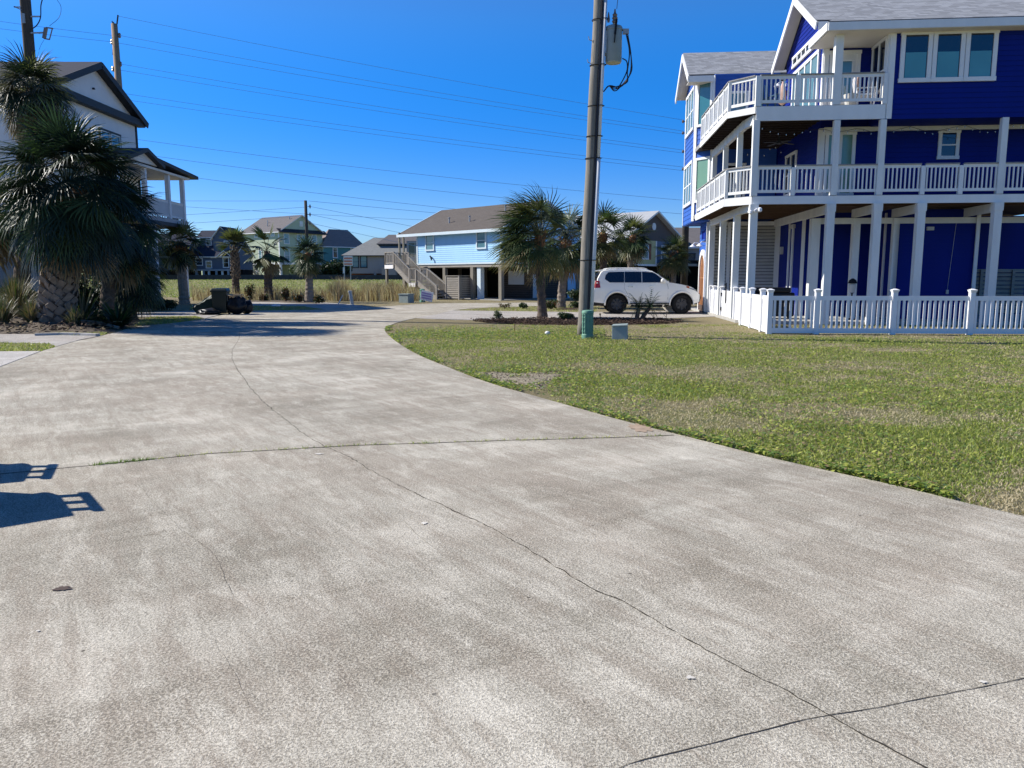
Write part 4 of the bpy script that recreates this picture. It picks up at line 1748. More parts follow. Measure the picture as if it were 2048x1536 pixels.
# ---------------------------------------------------------------- small utility fittings on the lawn
PD = thing('utility_pedestal', 'tall green telephone pedestal standing at the foot of the utility pole', 'pedestal', G(1175, 677))
mb = MB()
mb.lathe([(.155, -.03), (.155, .10), (.140, .12), (.140, .64), (.155, .645), (.155, .69), (.14, .715), (.05, .73)], n=20)
b_ = mb.build('housing', 'ped_green', PD)
smooth_by_angle(b_)
mb = MB()
for z in (.17, .27, .40, .52, .60):
    mb.lathe([(.141, z), (.149, z + .008), (.149, z + .03), (.141, z + .038)], n=20)
for k in range(5):
    a = -pi / 2 + (k - 2) * .5
    mb.box(cos(a) * .142 - .014, cos(a) * .142 + .014, sin(a) * .142 - .014, sin(a) * .142 + .014, .14, .63)
mb.build('rib', 'ped_green', PD)
UB = thing('utility_box', 'low grey green utility box with sloping top on the lawn', 'utility box', G(1240, 678.5), radians(-14))
mb = MB()
mb.hexa([(-.19, -.15, -.03), (.19, -.15, -.03), (.19, .2, -.03), (-.19, .2, -.03), (-.20, -.12, .33), (.19, -.12, .36), (.17, .17, .37), (-.18, .17, .35)])
bevel(mb.build('housing', 'box_grey', UB), .012)
mb = MB()
mb.hexa([(-.21, -.15, .335), (.20, -.15, .362), (.185, .19, .375), (-.20, .19, .352), (-.20, -.14, .36), (.19, -.14, .385), (.175, .18, .395), (-.19, .18, .372)])
mb.build('lid', 'box_grey', UB)
mb = MB()
rrb = random.Random(3)
mb.lathe([(.02, -.02), (.055, .0), (.075, .04), (.07, .075), (.045, .10), (.015, .108)], n=12)
o = mb.build('valve_cap', 'ball_white', smooth=True)
o.location = G(1095, 670)
tag(o, 'small round white valve cap lying in the grass before the palm', 'valve cap')
mb = MB()
mb.tube([V(0, 0, -.02), V(.008, 0, .30)], .010, 6)
mb.box(-.012, .022, -.014, .014, .27, .33)
o = mb.build('rusty_stake', 'rust')
o.location = G(1029, 665)
tag(o, 'thin rusty stake standing in the weeds before the mulch bed', 'stake')
mb = MB()
mb.tube([V(0, 0, -.02), V(.005, 0, .24)], .016, 6)
mb.lathe([(.03, .2), (.035, .23), (.02, .26)], n=8)
o = mb.build('path_light', 'black_rubber')
o.location = G(1200, 641)
tag(o, 'short black stake light between the utility pole and the pygmy palm', 'garden light')
mb = MB()
mb.tube([V(0, 0, -.02), V(.03, 0, .30)], .011, 6)
o = mb.build('survey_stake', 'palm_tan')
o.location = G(1332, 638.5)
tag(o, 'thin pale survey stake on the drive right of the pygmy palm', 'stake')

# ================================================================== white SUV
CAR = thing('parked_suv', 'white off-road SUV with black wheels parked on the concrete drive', 'car', (5.60, 33.75, .018), radians(-1.5))
W0 = .92


def cw(x):
    if x > 1.6:
        return W0 - .16 * ((x - 1.6) / .84) ** 1.6
    if x < -1.8:
        return W0 - .06 * ((-1.8 - x) / .42) ** 1.5
    return W0


prof = [(-2.20, .50), (-2.235, .60), (-2.225, .80), (-2.14, .865), (-2.09, .98), (-2.04, 1.14), (-1.99, 1.30), (-1.6, 1.315), (-.6, 1.32), (.4, 1.315), (1.06, 1.325), (1.32, 1.29), (1.62, 1.235),
        (1.92, 1.17), (2.10, 1.09), (2.22, 1.0), (2.30, .88), (2.42, .80), (2.445, .68), (2.42, .54), (2.30, .46), (2.05, .43), (1.2, .40), (0, .385), (-.7, .39), (-1.5, .43)]
# section: tumble of the flank as a function of z
def flank(z):
    if z < .55:
        return -.04 * (.55 - z) / .2
    if z > 1.0:
        return -.05 * ((z - 1.0) / .32) ** 1.5
    return 0


mb = MB()
n = len(prof)
lv = [(x, -(cw(x) + flank(z)), z) for x, z in prof]
rv = [(x, (cw(x) + flank(z)), z) for x, z in prof]
for k in range(n):
    j = (k + 1) % n
    mb.face([lv[k], lv[j], rv[j], rv[k]])
# flanks as bands between lower and upper outline
top_i = list(range(6, 20))
bot_i = list(range(20, 26)) + list(range(0, 6))


def outline_z(x, hi):
    ps = prof
    best = []
    for k in range(n):
        a, b = ps[k], ps[(k + 1) % n]
        if min(a[0], b[0]) - 1e-9 <= x <= max(a[0], b[0]) + 1e-9:
            t_ = 0 if abs(b[0] - a[0]) < 1e-9 else (x - a[0]) / (b[0] - a[0])
            best.append(a[1] + (b[1] - a[1]) * t_)
    return max(best) if hi else min(best)


xs_ = sorted(set([round(-2.19 + 4.58 * k / 46, 4) for k in range(47)]))
NZ = 9
for sgn in (-1, 1):
    grid = []
    for x in xs_:
        zl, zh = outline_z(x, False), outline_z(x, True)
        col_ = []
        for j in range(NZ + 1):
            z = zl + (zh - zl) * j / NZ
            col_.append((x, sgn * (cw(x) + flank(z)), z))
        grid.append(col_)
    for i in range(len(xs_) - 1):
        for j in range(NZ):
            q = [grid[i][j], grid[i + 1][j], grid[i + 1][j + 1], grid[i][j + 1]]
            # wheel arches are left open
            cx, cz = (q[0][0] + q[2][0]) / 2, (q[0][2] + q[2][2]) / 2
            mb.face(q)
    # closing strips at nose and tail
    for i, ii in ((0, 0), (len(xs_) - 1, 0)):
        pass
body = mb.build('body', ['car_white'], CAR)
weld(body, .004)
# cut the wheel arches
WX = (-1.12, 1.62)
cut = MB()
for x in WX:
    for s_ in (-1, 1):
        c = V(x, s_ * .95, .43)
        cut.lathe([(.485, -.36), (.485, .36)], c, 28, 0, 'y')
cutter = cut.build('arch_cutter', 'car_trim')
cutter.parent = CAR
bo = body.modifiers.new('b', 'BOOLEAN')
bo.operation = 'DIFFERENCE'
bo.object = cutter
bo.solver = 'EXACT'
bo.use_self = True
bpy.context.view_layer.update()
dg = bpy.context.evaluated_depsgraph_get()
nm = bpy.data.meshes.new_from_object(body.evaluated_get(dg))
body.modifiers.clear()
if len(nm.polygons) > 200:
    body.data = nm
bpy.data.objects.remove(cutter)
smooth_by_angle(body, 28)
# underbody and arch liners
mb = MB()
mb.box(-2.1, 2.2, -.70, .70, .40, .62)
for x in WX:
    mb.box(x - .5, x + .5, -.62, .62, .5, 1.05)
mb.bar((-1.12, -.7, .42), (-1.12, .7, .42), .14, .14)
mb.bar((1.62, -.7, .42), (1.62, .7, .42), .10, .10)
mb.bar((-.45, -.35, .34), (.9, -.35, .34), .16, .12)
mb.tube([V(-2.1, -.5, .36), V(-1.75, -.55, .40), V(-1.5, -.4, .45)], .05, 8)
mb.bar((.9, -.6, .30), (1.25, -.6, .42), .06, .06)
mb.build('underbody', 'car_trim', CAR)
# fender flares
for x in WX:
    for s_ in (-1, 1):
        mb = MB()
        pts = []
        for k in range(15):
            a = radians(-8 + 196 * k / 14)
            pts.append(V(x + cos(a) * .515, s_ * (cw(x + cos(a) * .5) + .012), .43 + sin(a) * .515))
        mb.tube(pts, [.035 + .02 * sin(pi * k / 14) for k in range(15)], 8)
        mb.build('fender_flare', 'car_white', CAR, smooth=True)


def ghw(z):
    return .885 - .19 * max(0, (z - 1.30)) / .57


gprof = [(-2.0, 1.29), (-1.95, 1.50), (-1.80, 1.77), (-1.70, 1.835), (-1.4, 1.868), (-.9, 1.882), (-.3, 1.878), (.12, 1.845), (.40, 1.785), (.62, 1.66), (1.12, 1.30)]
mb = MB()
L_ = [(x, -ghw(z), z) for x, z in gprof]
R_ = [(x, ghw(z), z) for x, z in gprof]
for k in range(len(gprof) - 1):
    # crowned roof: middle strip a little higher
    a, b = gprof[k], gprof[k + 1]
    ca, cb = (.03 if a[1] > 1.7 else .0), (.03 if b[1] > 1.7 else .0)
    m1a, m1b = (a[0], -ghw(a[1]) * .6, a[1] + ca), (b[0], -ghw(b[1]) * .6, b[1] + cb)
    m2a, m2b = (a[0], ghw(a[1]) * .6, a[1] + ca), (b[0], ghw(b[1]) * .6, b[1] + cb)
    mb.face([L_[k], L_[k + 1], m1b, m1a])
    mb.face([m1a, m1b, m2b, m2a])
    mb.face([m2a, m2b, R_[k + 1], R_[k]])
mb.face(L_)
mb.face(list(reversed(R_)))
cab = mb.build('cabin', 'car_white', CAR)
weld(cab)
cab.modifiers.new('bv', 'BEVEL').width = .035
cab.modifiers['bv'].segments = 3
cab.modifiers['bv'].limit_method = 'ANGLE'
cab.modifiers['bv'].angle_limit = radians(40)


def sidepane(pts, s_, name='window', mat='glass_car', off=.008):
    mb = MB()
    f = [V(x, s_ * (ghw(z) + off), z) for x, z in pts]
    b = [V(x, s_ * (ghw(z) - .02), z) for x, z in pts]
    mb.face(f)
    for k in range(len(f)):
        j = (k + 1) % len(f)
        mb.face([f[k], f[j], b[j], b[k]])
    return mb.build(name, mat, CAR)


for s_ in (-1, 1):
    sidepane([(-1.50, 1.745), (-1.60, 1.64), (-1.64, 1.47), (-1.44, 1.325), (-.83, 1.322), (-.81, 1.775), (-1.40, 1.765)], s_)
    sidepane([(-.79, 1.775), (-.81, 1.322), (-.09, 1.322), (-.09, 1.775)], s_)
    sidepane([(-.06, 1.775), (-.06, 1.322), (.80, 1.322), (.88, 1.40), (.50, 1.70), (.38, 1.755)], s_)
    mb = MB()
    c = V(.80, s_ * 1.0, 1.40)
    mb.lathe([(.02, -.06), (.085, -.05), (.10, .03), (.07, .07), (.02, .08)], c, 12, 0, 'y')
    mb.bar((.80, s_ * .86, 1.34), (.80, s_ * .96, 1.37), .06, .05)
    mb.build('wing_mirror', 'car_white', CAR, smooth=True)
    for x in (-.55, .30):
        mb = MB()
        mb.bar((x - .09, s_ * (W0 + .02), 1.155), (x + .09, s_ * (W0 + .02), 1.155), .03, .03)
        mb.box(x - .10, x + .10, s_ * (W0 - .045) - .02, s_ * (W0 - .045) + .02, 1.12, 1.19)
        mb.build('door_handle', 'chrome' if 1 else 'car_white', CAR)
    # door shut lines
    mb = MB()
    for pts in ([(-.085, 1.32), (-.085, .52)], [(.98, 1.29), (1.03, 1.1), (1.02, .60)], [(-.82, 1.32), (-.80, 1.05), (-.66, .80)], [(-.60, .52), (1.0, .50)]):
        q = [V(x, s_ * (cw(x) + flank(z) + .0015), z) for x, z in pts]
        mb.tube(q, .005, 4)
    mb.build('shut_line', 'car_trim', CAR)
    mb = MB()
    mb.bar((-.60, s_ * (W0 + .005), .755), (1.02, s_ * (W0 + .005), .745), .03, .055)
    mb.build('side_moulding', 'car_white', CAR)
    mb = MB()
    mb.bar((-.60, s_ * .90, .445), (1.08, s_ * .90, .445), .12, .05)
    mb.build('running_board', 'car_trim', CAR)
    # lights
    mb = MB()
    mb.hexa([(-2.075, s_ * .60, 1.10), (-2.05, s_ * .885, 1.09), (-1.83, s_ * .928, 1.10), (-1.9, s_ * .6, 1.10),
             (-2.02, s_ * .60, 1.40), (-2.0, s_ * .85, 1.40), (-1.87, s_ * .885, 1.385), (-1.9, s_ * .6, 1.40)])
    mb.build('taillight', 'lamp_red', CAR)
    mb = MB()
    mb.hexa([(1.88, s_ * .895, 1.085), (2.25, s_ * .835, .955), (2.31, s_ * .52, .94), (1.80, s_ * .6, 1.05),
             (1.86, s_ * .875, 1.165), (2.12, s_ * .835, 1.085), (2.17, s_ * .52, 1.075), (1.75, s_ * .6, 1.10)])
    hl = mb.build('headlight', 'lamp_clear', CAR)
    mb = MB()
    mb.hexa([(1.80, s_ * .91, 1.115), (1.92, s_ * .905, 1.075), (1.92, s_ * .8, 1.06), (1.80, s_ * .8, 1.10),
             (1.80, s_ * .90, 1.18), (1.91, s_ * .885, 1.16), (1.9, s_ * .8, 1.15), (1.8, s_ * .8, 1.17)])
    mb.build('indicator', 'amber', hl)
    mb = MB()
    mb.tube(bez([V(-1.62, s_ * .66, 1.84), V(-1.45, s_ * .65, 1.915), V(-.8, s_ * .645, 1.925), V(.0, s_ * .64, 1.915), V(.22, s_ * .63, 1.83)], 6), .026, 8)
    mb.build('roof_rail', 'car_white', CAR, smooth=True)
mb = MB()
for x in (-1.1, -.25):
    mb.bar((x, -.64, 1.925), (x, .64, 1.925), .05, .03)
mb.build('roof_bar', 'car_trim', CAR)
mb = MB()
mb.face([(.66, -.72, 1.655), (1.10, -.80, 1.335), (1.10, .80, 1.335), (.66, .72, 1.655)])
mb.build('windscreen', 'glass_car', CAR).location = (.012, 0, .012)
mb = MB()
mb.face([(-1.985, -.72, 1.40), (-1.94, -.68, 1.56), (-1.83, -.64, 1.75), (-1.83, .64, 1.75), (-1.94, .68, 1.56), (-1.985, .72, 1.40)])
mb.build('rear_window', 'glass_car', CAR).location = (-.012, 0, .0)
mb = MB()
mb.hexa([(-2.06, -.62, 1.79), (-1.66, -.66, 1.80), (-1.66, .66, 1.80), (-2.06, .62, 1.79), (-2.05, -.62, 1.83), (-1.66, -.66, 1.875), (-1.66, .66, 1.875), (-2.05, .62, 1.83)])
bevel(mb.build('spoiler', 'car_white', CAR), .015)
mb = MB()
for z in (.79, .83):
    mb.box(2.40, 2.452, -.5, .5, z, z + .02)
mb.box(2.28, 2.33, -.5, .5, .86, 1.02)
mb.box(2.35, 2.43, -.6, .6, .47, .56)
mb.build('grille', 'car_trim', CAR)
mb = MB()
mb.tube([V(.70, -.2, 1.72), V(.66, -.2, 2.06)], .008, 5)
mb.build('antenna', 'car_trim', CAR)


def wheel(x, s_):
    t = MB()
    y = s_ * .80
    c = V(x, y, .415)
    prof_ = [(.25, -.13), (.36, -.135), (.405, -.11), (.418, -.06), (.418, .06), (.405, .11), (.36, .135), (.25, .13), (.25, -.13)]
    t.lathe(prof_, c, 32, 0, 'y', False)
    for k in range(40):
        a = 2 * pi * k / 40
        p0 = c + V(cos(a) * .42, -.11 + .08 * (k % 2), sin(a) * .42)
        t.bar(p0, p0 + V(0, .14, 0), .045, .022, 0, up=(cos(a), 0, sin(a)))
    w_ = t.build('wheel', 'tyre', CAR)
    r = MB()
    r.lathe([(.255, s_ * .125), (.245, s_ * .03), (.06, s_ * .04), (.055, s_ * .10), (.002, s_ * .10)], c, 24, 0, 'y', False)
    for k in range(8):
        a = 2 * pi * k / 8
        d = V(cos(a), 0, sin(a))
        r.bar(c + d * .05 + V(0, s_ * .085, 0), c + d * .245 + V(0, s_ * .10, 0), .055, .03, 0, up=(0, 1, 0))
    r.build('rim', 'rim_black', w_)


for x in WX:
    for s_ in (-1, 1):
        wheel(x, s_)

# ================================================================== palms and shrubs
def fan_leaf(mb, base, d, pet, rad, rr, wind, mat, petmat, nseg=20, spread=115, gravity=.35, wmul=1.0):
    d = d.normalized()
    # petiole bending under gravity and wind
    pts = []
    p = base.copy()
    v = d.copy()
    for k in range(4):
        pts.append(p.copy())
        p = p + v * (pet / 3)
        v = (v + V(0, 0, -gravity * .28) + wind * .12).normalized()
    hub = pts[-1]
    mb.tube(pts, [.022, .018, .014, .012], 4, petmat, cap=False)
    f = v
    s = f.cross(V(0, 0, 1))
    if s.length < .1:
        s = V(1, 0, 0)
    s.normalize()
    s = (Matrix.Rotation(rr.uniform(-.5, .5), 3, f) @ s).normalized()
    nrm = s.cross(f).normalized()
    for k in range(nseg):
        a = radians(-spread + 2 * spread * k / (nseg - 1)) + rr.uniform(-.03, .03)
        sd = (f * cos(a) + s * sin(a) + nrm * (-.18 * abs(sin(a)))).normalized()
        L = rad * (.72 + .28 * cos(a * .55)) * rr.uniform(.86, 1.08)
        w_ = .030 * rad / .9 * wmul
        q = hub.copy()
        dirn = sd.copy()
        wd = dirn.cross(nrm)
        if wd.length < .05:
            wd = s
        wd.normalize()
        wd = (wd + nrm * rr.uniform(-.5, .5)).normalized()
        steps = (.0, .4, .75, 1.0)
        ww = (.45, 1.0, .75, .06)
        prev = None
        for j in range(4):
            if j:
                q = q + dirn * (L * (steps[j] - steps[j - 1]))
                dirn = (dirn + V(0, 0, -gravity * (.42 + .5 * j) * .42) + wind * (.16 * j)).normalized()
            cur = (q - wd * (w_ * ww[j]), q + wd * (w_ * ww[j]))
            if prev:
                mb.face([prev[0], prev[1], cur[1], cur[0]], mat)
            prev = cur


def palm(name, label, base, top, r0, r1, nleaf, pet, rad, seed, wind=V(0, 0, 0), group=None, mats=('palm_green', 'palm_deep', 'palm_olive', 'palm_tan'), trunk='palm_trunk', lowest=-55, dead=.08, boots=0.0,
         nseg=20, gravity=.35, tiltmax=82, wmul=1.0, fibre=True, cat='palm tree', old=0.3, spread_=115):
    rr = random.Random(seed)
    base, top = Vector(base), Vector(top)
    t = thing(name, label, cat, base, 0, group)
    tp = top - base
    H_ = tp.length
    mb = MB()
    n = max(12, int(H_ / .12))
    pts, rs = [], []
    for k in range(n + 1):
        f = k / n
        c = tp * f + V(sin(f * 2.4 + seed) * .05 * H_ * f * (1 - f), cos(f * 2 + seed) * .03 * H_ * f * (1 - f), 0)
        pts.append(c + V(0, 0, -.08 if k == 0 else 0))
        r = r0 + (r1 - r0) * f
        r *= 1 + .22 * max(0, 1 - f * 6) + rr.uniform(-.05, .05) + (.10 if k % 2 else 0)
        rs.append(r)
    mb.tube(pts, rs, 14)
    mb.build('trunk', trunk, t)
    if boots:
        bb = MB()
        rows = int(H_ * boots / .13)
        for k in range(rows):
            f = 1 - boots + boots * (k + .5) / rows
            c = tp * f
            r = r0 + (r1 - r0) * f
            for j in range(7):
                a = 2 * pi * j / 7 + (k % 2) * pi / 7 + rr.uniform(-.12, .12)
                o_ = V(cos(a), sin(a), 0)
                p0 = c + o_ * r * .92
                p1 = c + o_ * (r * 1.22 + .05) + V(0, 0, .17 * rr.uniform(.8, 1.5))
                tw = V(-sin(a), cos(a), 0) * (.10 * (r / .25)) * rr.choice((-1, 1)) * .5
                bb.bar(p0 - tw, p1 + tw, .11 * r / .22, .035, rr.randrange(2), up=o_)
        bb.build('leaf_base', ['palm_boot', 'palm_trunk_pale'], t)
    if fibre:
        fb = MB()
        fb.lathe([(r1 * 1.0, -.35), (r1 * 1.5, -.15), (r1 * 1.35, .1), (r1 * .5, .25)], tp, 10)
        for k in range(26):
            a = rr.uniform(0, 2 * pi)
            o_ = V(cos(a), sin(a), 0)
            fb.bar(tp + o_ * r1 * .8 + V(0, 0, rr.uniform(-.35, .1)), tp + o_ * (r1 * 1.6 + .03) + V(0, 0, rr.uniform(-.25, .35)), .05, .02, 0, up=o_)
        fb.build('crown_fibre', 'palm_fibre', t)
    cr = MB()
    for k in range(nleaf):
        f = (k + .5) / nleaf
        el = radians(tiltmax + (lowest - tiltmax) * f ** .9 + rr.uniform(-9, 9))
        az = k * 2.39996 + rr.uniform(-.25, .25)
        d = V(cos(az) * cos(el), sin(az) * cos(el), sin(el))
        d = (d + wind * (.45 + .35 * f)).normalized()
        z = rr.random()
        m = 0 if z < .5 else 1 if z < .8 else 2
        if f > 1 - dead:
            m = 3
        elif f > 1 - old and rr.random() < .35:
            m = 2
        fan_leaf(cr, tp + V(0, 0, .15 - .3 * f), d, pet * rr.uniform(.8, 1.15), rad * rr.uniform(.85, 1.12), rr, wind, m, 2, nseg, spread=spread_, gravity=gravity * (1 + .5 * f), wmul=wmul)
    cr.build('crown', list(mats), t, fix=False)
    return t


def up_at(px0, py0, pyt, dx=0.0, z=0.0):
    """base on the ground at a pixel and the crown point straight above, reaching pixel row pyt"""
    b = G(px0, py0, z)
    t_ = P(px0, pyt, b.y)
    t_.x = b.x + dx
    return b, t_


b, t_ = up_at(1085, 637, 478, -.12)
palm('windswept_palm', 'windswept fan palm in the mulch bed left of the utility pole', b, t_, .165, .14, 66, 1.0, 1.08, 3, wind=V(-.80, 0, .02), trunk='palm_trunk', gravity=.36, dead=.08, nseg=26, lowest=-34, wmul=.55, old=.5)
b, t_ = up_at(1122, 616, 486, .22)
palm('ruffled_palm', 'shaggy fan palm behind the windswept one with brown fibre below the crown', b, t_, .20, .20, 44, 1.0, 1.0, 5, wind=V(-.2, 0, -.05), trunk='palm_trunk_pale', dead=.16, lowest=-65, boots=.35)
b, t_ = up_at(1204, 612, 472, 0)
palm('green_palm', 'fan palm half hidden behind the utility pole', b, t_, .20, .17, 34, .9, .9, 7, wind=V(-.1, 0, 0), trunk='palm_trunk')
b, t_ = up_at(1257, 606, 478, .15)
palm('slender_palm', 'slender fan palm with a round crown behind the white SUV roof', b, t_, .17, .14, 38, .75, .85, 9, trunk='palm_trunk_pale', wind=V(-.05, 0, 0), boots=.2)
b, t_ = up_at(1345, 606, 512, 0)
palm('short_palm', 'short fan palm above the white SUV bonnet near the blue house', b, t_, .16, .16, 36, .65, .78, 12, trunk='palm_trunk_pale', mats=('palm_olive', 'palm_green', 'palm_olive', 'palm_tan'))

# four palms in a row before the reeds
row = 'palms standing in a row before the reeds'
b, t_ = up_at(369, 608, 492)
palm('row_palm', 'drooping row palm beside the white porch post of the stilt house', b, t_, .27, .22, 26, .8, .95, 22, wind=V(-.02, 0, -.1), group=row, trunk='palm_trunk_pale', lowest=-60, nseg=16, wmul=1.5)
b, t_ = up_at(474, 599, 497)
palm('row_palm', 'row palm with a shaggy trunk and narrow upright crown behind the wheelie bin', b, t_, .27, .20, 16, .6, .95, 23, wind=V(0, 0, .25), group=row, boots=.6, lowest=5, nseg=14, dead=.0, trunk='palm_trunk', wmul=1.6, spread_=70, fibre=False)
b, t_ = up_at(538, 600, 502)
palm('row_palm', 'row palm with an open star shaped crown before the pale green house', b, t_, .30, .20, 20, .85, 1.0, 24, group=row, lowest=-65, nseg=14, dead=.2, gravity=.28, trunk='palm_trunk', wmul=1.7, spread_=60, fibre=False)
b, t_ = up_at(619, 605, 512)
palm('row_palm', 'row palm with a dense round crown and curved trunk nearest the road bend', b, t_, .28, .15, 34, .6, .85, 25, group=row, lowest=-60, dead=.05, trunk='palm_trunk_pale', mats=('palm_green', 'palm_deep', 'palm_olive', 'palm_tan'))

# the big clump on the left
b, t_ = G(112, 657), P(138, 392, G(112, 657).y)
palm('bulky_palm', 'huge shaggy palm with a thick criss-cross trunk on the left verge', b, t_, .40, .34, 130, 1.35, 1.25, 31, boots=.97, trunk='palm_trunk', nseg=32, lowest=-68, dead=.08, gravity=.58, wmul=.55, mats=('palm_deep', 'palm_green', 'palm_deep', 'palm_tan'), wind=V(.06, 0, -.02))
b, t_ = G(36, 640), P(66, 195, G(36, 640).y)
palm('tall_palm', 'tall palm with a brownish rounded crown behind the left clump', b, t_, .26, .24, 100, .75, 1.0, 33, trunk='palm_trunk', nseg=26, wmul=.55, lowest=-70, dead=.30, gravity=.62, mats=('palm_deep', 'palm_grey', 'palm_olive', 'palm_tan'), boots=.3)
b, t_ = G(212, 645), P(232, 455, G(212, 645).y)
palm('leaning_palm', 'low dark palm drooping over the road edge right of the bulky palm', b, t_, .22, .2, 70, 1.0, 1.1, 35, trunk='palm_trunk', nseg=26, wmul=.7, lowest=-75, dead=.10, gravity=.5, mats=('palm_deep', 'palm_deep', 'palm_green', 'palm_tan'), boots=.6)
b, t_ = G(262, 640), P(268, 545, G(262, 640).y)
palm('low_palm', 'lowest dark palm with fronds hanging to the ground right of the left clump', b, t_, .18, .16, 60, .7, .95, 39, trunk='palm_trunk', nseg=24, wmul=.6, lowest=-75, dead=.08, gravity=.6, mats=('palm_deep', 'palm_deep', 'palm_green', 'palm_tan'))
b = G(-25, 648)
t_ = P(-25, 430, b.y)
palm('edge_palm', 'palm with pale sunlit fronds cut by the left picture edge', b, t_, .22, .2, 40, 1.0, 1.0, 37, trunk='palm_trunk', nseg=18, lowest=-75, dead=.25, gravity=.45, mats=('palm_olive', 'palm_green', 'palm_grey', 'palm_tan'))


def sword_plant(name, label, base, n, L, seed, mats, w_=.03, tilt=(5, 80), cat='plant', arch=.25):
    rr = random.Random(seed)
    t = thing(name, label, cat, base)
    mb = MB()
    for k in range(n):
        az = rr.uniform(0, 2 * pi)
        el = radians(rr.uniform(*tilt))
        d = V(cos(az) * cos(el), sin(az) * cos(el), sin(el))
        p = V(rr.gauss(0, .04), rr.gauss(0, .04), .02)
        s = d.cross(V(0, 0, 1)).normalized()
        l = L * rr.uniform(.6, 1.1)
        prev = None
        m = rr.randrange(len(mats))
        for j in range(5):
            f = j / 4
            ww = w_ * (1 - f) ** .7 + .001
            c = (p - s * ww, p + s * ww)
            if prev:
                mb.face([prev[0], prev[1], c[1], c[0]], m)
            prev = c
            p = p + d * (l / 4)
            d = (d + V(0, 0, -arch * .4 * (j + 1) / 2)).normalized()
    mb.build('leaves', list(mats), t, fix=False)
    return t


def shrub(name, label, base, rx, ry, rz, n, leaf, seed, mats, cat='shrub', group=None, stems=True):
    rr = random.Random(seed)
    t = thing(name, label, cat, base, 0, group)
    if stems:
        sb = MB()
        for k in range(7):
            a = rr.uniform(0, 2 * pi)
            e_ = V(cos(a) * rx * .6, sin(a) * ry * .6, rz * rr.uniform(.9, 1.5))
            sb.tube([V(0, 0, -.03), e_ * .5 + V(rr.gauss(0, .04), rr.gauss(0, .04), 0), e_], [.02, .013, .006], 5)
        sb.build('stem', 'palm_trunk', t)
    mb = MB()
    lumps = [(V(rr.uniform(-.6, .6) * rx, rr.uniform(-.6, .6) * ry, rz * rr.uniform(.55, 1.35)), rr.uniform(.35, .62)) for _ in range(14)]
    for k in range(n):
        c, s_ = rr.choice(lumps)
        a, b_ = rr.uniform(0, 2 * pi), math.acos(rr.uniform(-1, 1))
        q = rr.random() ** .4 * s_
        p = c + V(cos(a) * sin(b_) * rx * q, sin(a) * sin(b_) * ry * q, cos(b_) * rz * q)
        if p.z < .02:
            p.z = .02 + rr.random() * .1
        d = V(rr.gauss(0, 1), rr.gauss(0, 1), rr.gauss(.2, .8)).normalized()
        u = d.cross(V(rr.gauss(0, 1), rr.gauss(0, 1), rr.gauss(0, 1))).normalized()
        l = leaf * rr.uniform(.6, 1.3)
        mb.face([p - d * l, p + u * l * .42, p + d * l, p - u * l * .42], rr.choices(range(len(mats)), [5, 3, 1][:len(mats)])[0])
    mb.build('foliage', list(mats), t, fix=False)
    return t


sword_plant('yucca', 'spiky yucca with long upright leaves right of the bulky palm trunk', G(165, 652), 80, 1.5, 2, ('bush_mid', 'palm_grey', 'bush_dark'), .04, (15, 85))
sword_plant('cycad', 'dark sago cycad arching over the kerb by the road', G(236, 657), 120, 1.25, 3, ('bush_dark', 'palm_deep', 'bush_mid'), .05, (5, 70), arch=.5)
for k, (px0, py0, nn, L, lab) in enumerate(((34, 644, 800, 1.6, 'tall tan and green ornamental grass left of the bulky palm trunk'), (-20, 652, 600, 1.3, 'olive grass clump cut by the left picture edge'), (66, 658, 420, .85, 'low dry grass tuft at the front of the planting bed'), (8, 658, 420, .9, 'low green and tan grass tuft by the left picture edge'), (150, 660, 260, .6, 'short green grass tuft under the bulky palm trunk'))):
    sword_plant('ornamental_grass', lab, G(px0, py0) + V(0, 0, .12), nn, L, 40 + k, ('bush_mid', 'palm_grey', 'palm_tan'), .013, (38, 88), arch=.45)
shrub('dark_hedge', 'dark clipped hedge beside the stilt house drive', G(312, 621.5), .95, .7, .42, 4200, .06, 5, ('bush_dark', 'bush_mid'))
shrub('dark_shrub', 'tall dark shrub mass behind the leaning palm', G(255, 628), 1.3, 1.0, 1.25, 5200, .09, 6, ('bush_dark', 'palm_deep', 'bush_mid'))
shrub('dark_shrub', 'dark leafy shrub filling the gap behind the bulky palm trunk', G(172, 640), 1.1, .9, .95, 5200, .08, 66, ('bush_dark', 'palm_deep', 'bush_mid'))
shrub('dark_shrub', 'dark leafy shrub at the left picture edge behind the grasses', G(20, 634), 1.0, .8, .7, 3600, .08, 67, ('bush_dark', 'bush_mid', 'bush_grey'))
shrub('dark_shrub', 'low dark shrub at the foot of the bulky palm', G(215, 655), .5, .5, .35, 1500, .05, 8, ('bush_dark', 'bush_mid'))
mb = MB()
mb.tube(bez([V(-.7, 0, .22), V(-.35, -.05, .34), V(0, -.05, .32), V(.35, .05, .30), V(.7, .0, .22)], 6), [.05 + .015 * sin(k * 1.3) for k in range(25)], 9)
o = mb.build('driftwood_log', 'palm_boot', smooth=True)
o.location = G(88, 655)
tag(o, 'curved driftwood log lying before the bulky palm trunk', 'log')
mb = MB()
mb.tube(bez([V(-.8, .15, .25), V(0, 0, .20), V(.9, -.35, .06)], 6), [.05] * 13, 8)
o = mb.build('driftwood_log', 'palm_trunk_pale', smooth=True)
o.location = G(190, 658)
tag(o, 'straight driftwood log lying along the bed right of the bulky palm trunk', 'log')
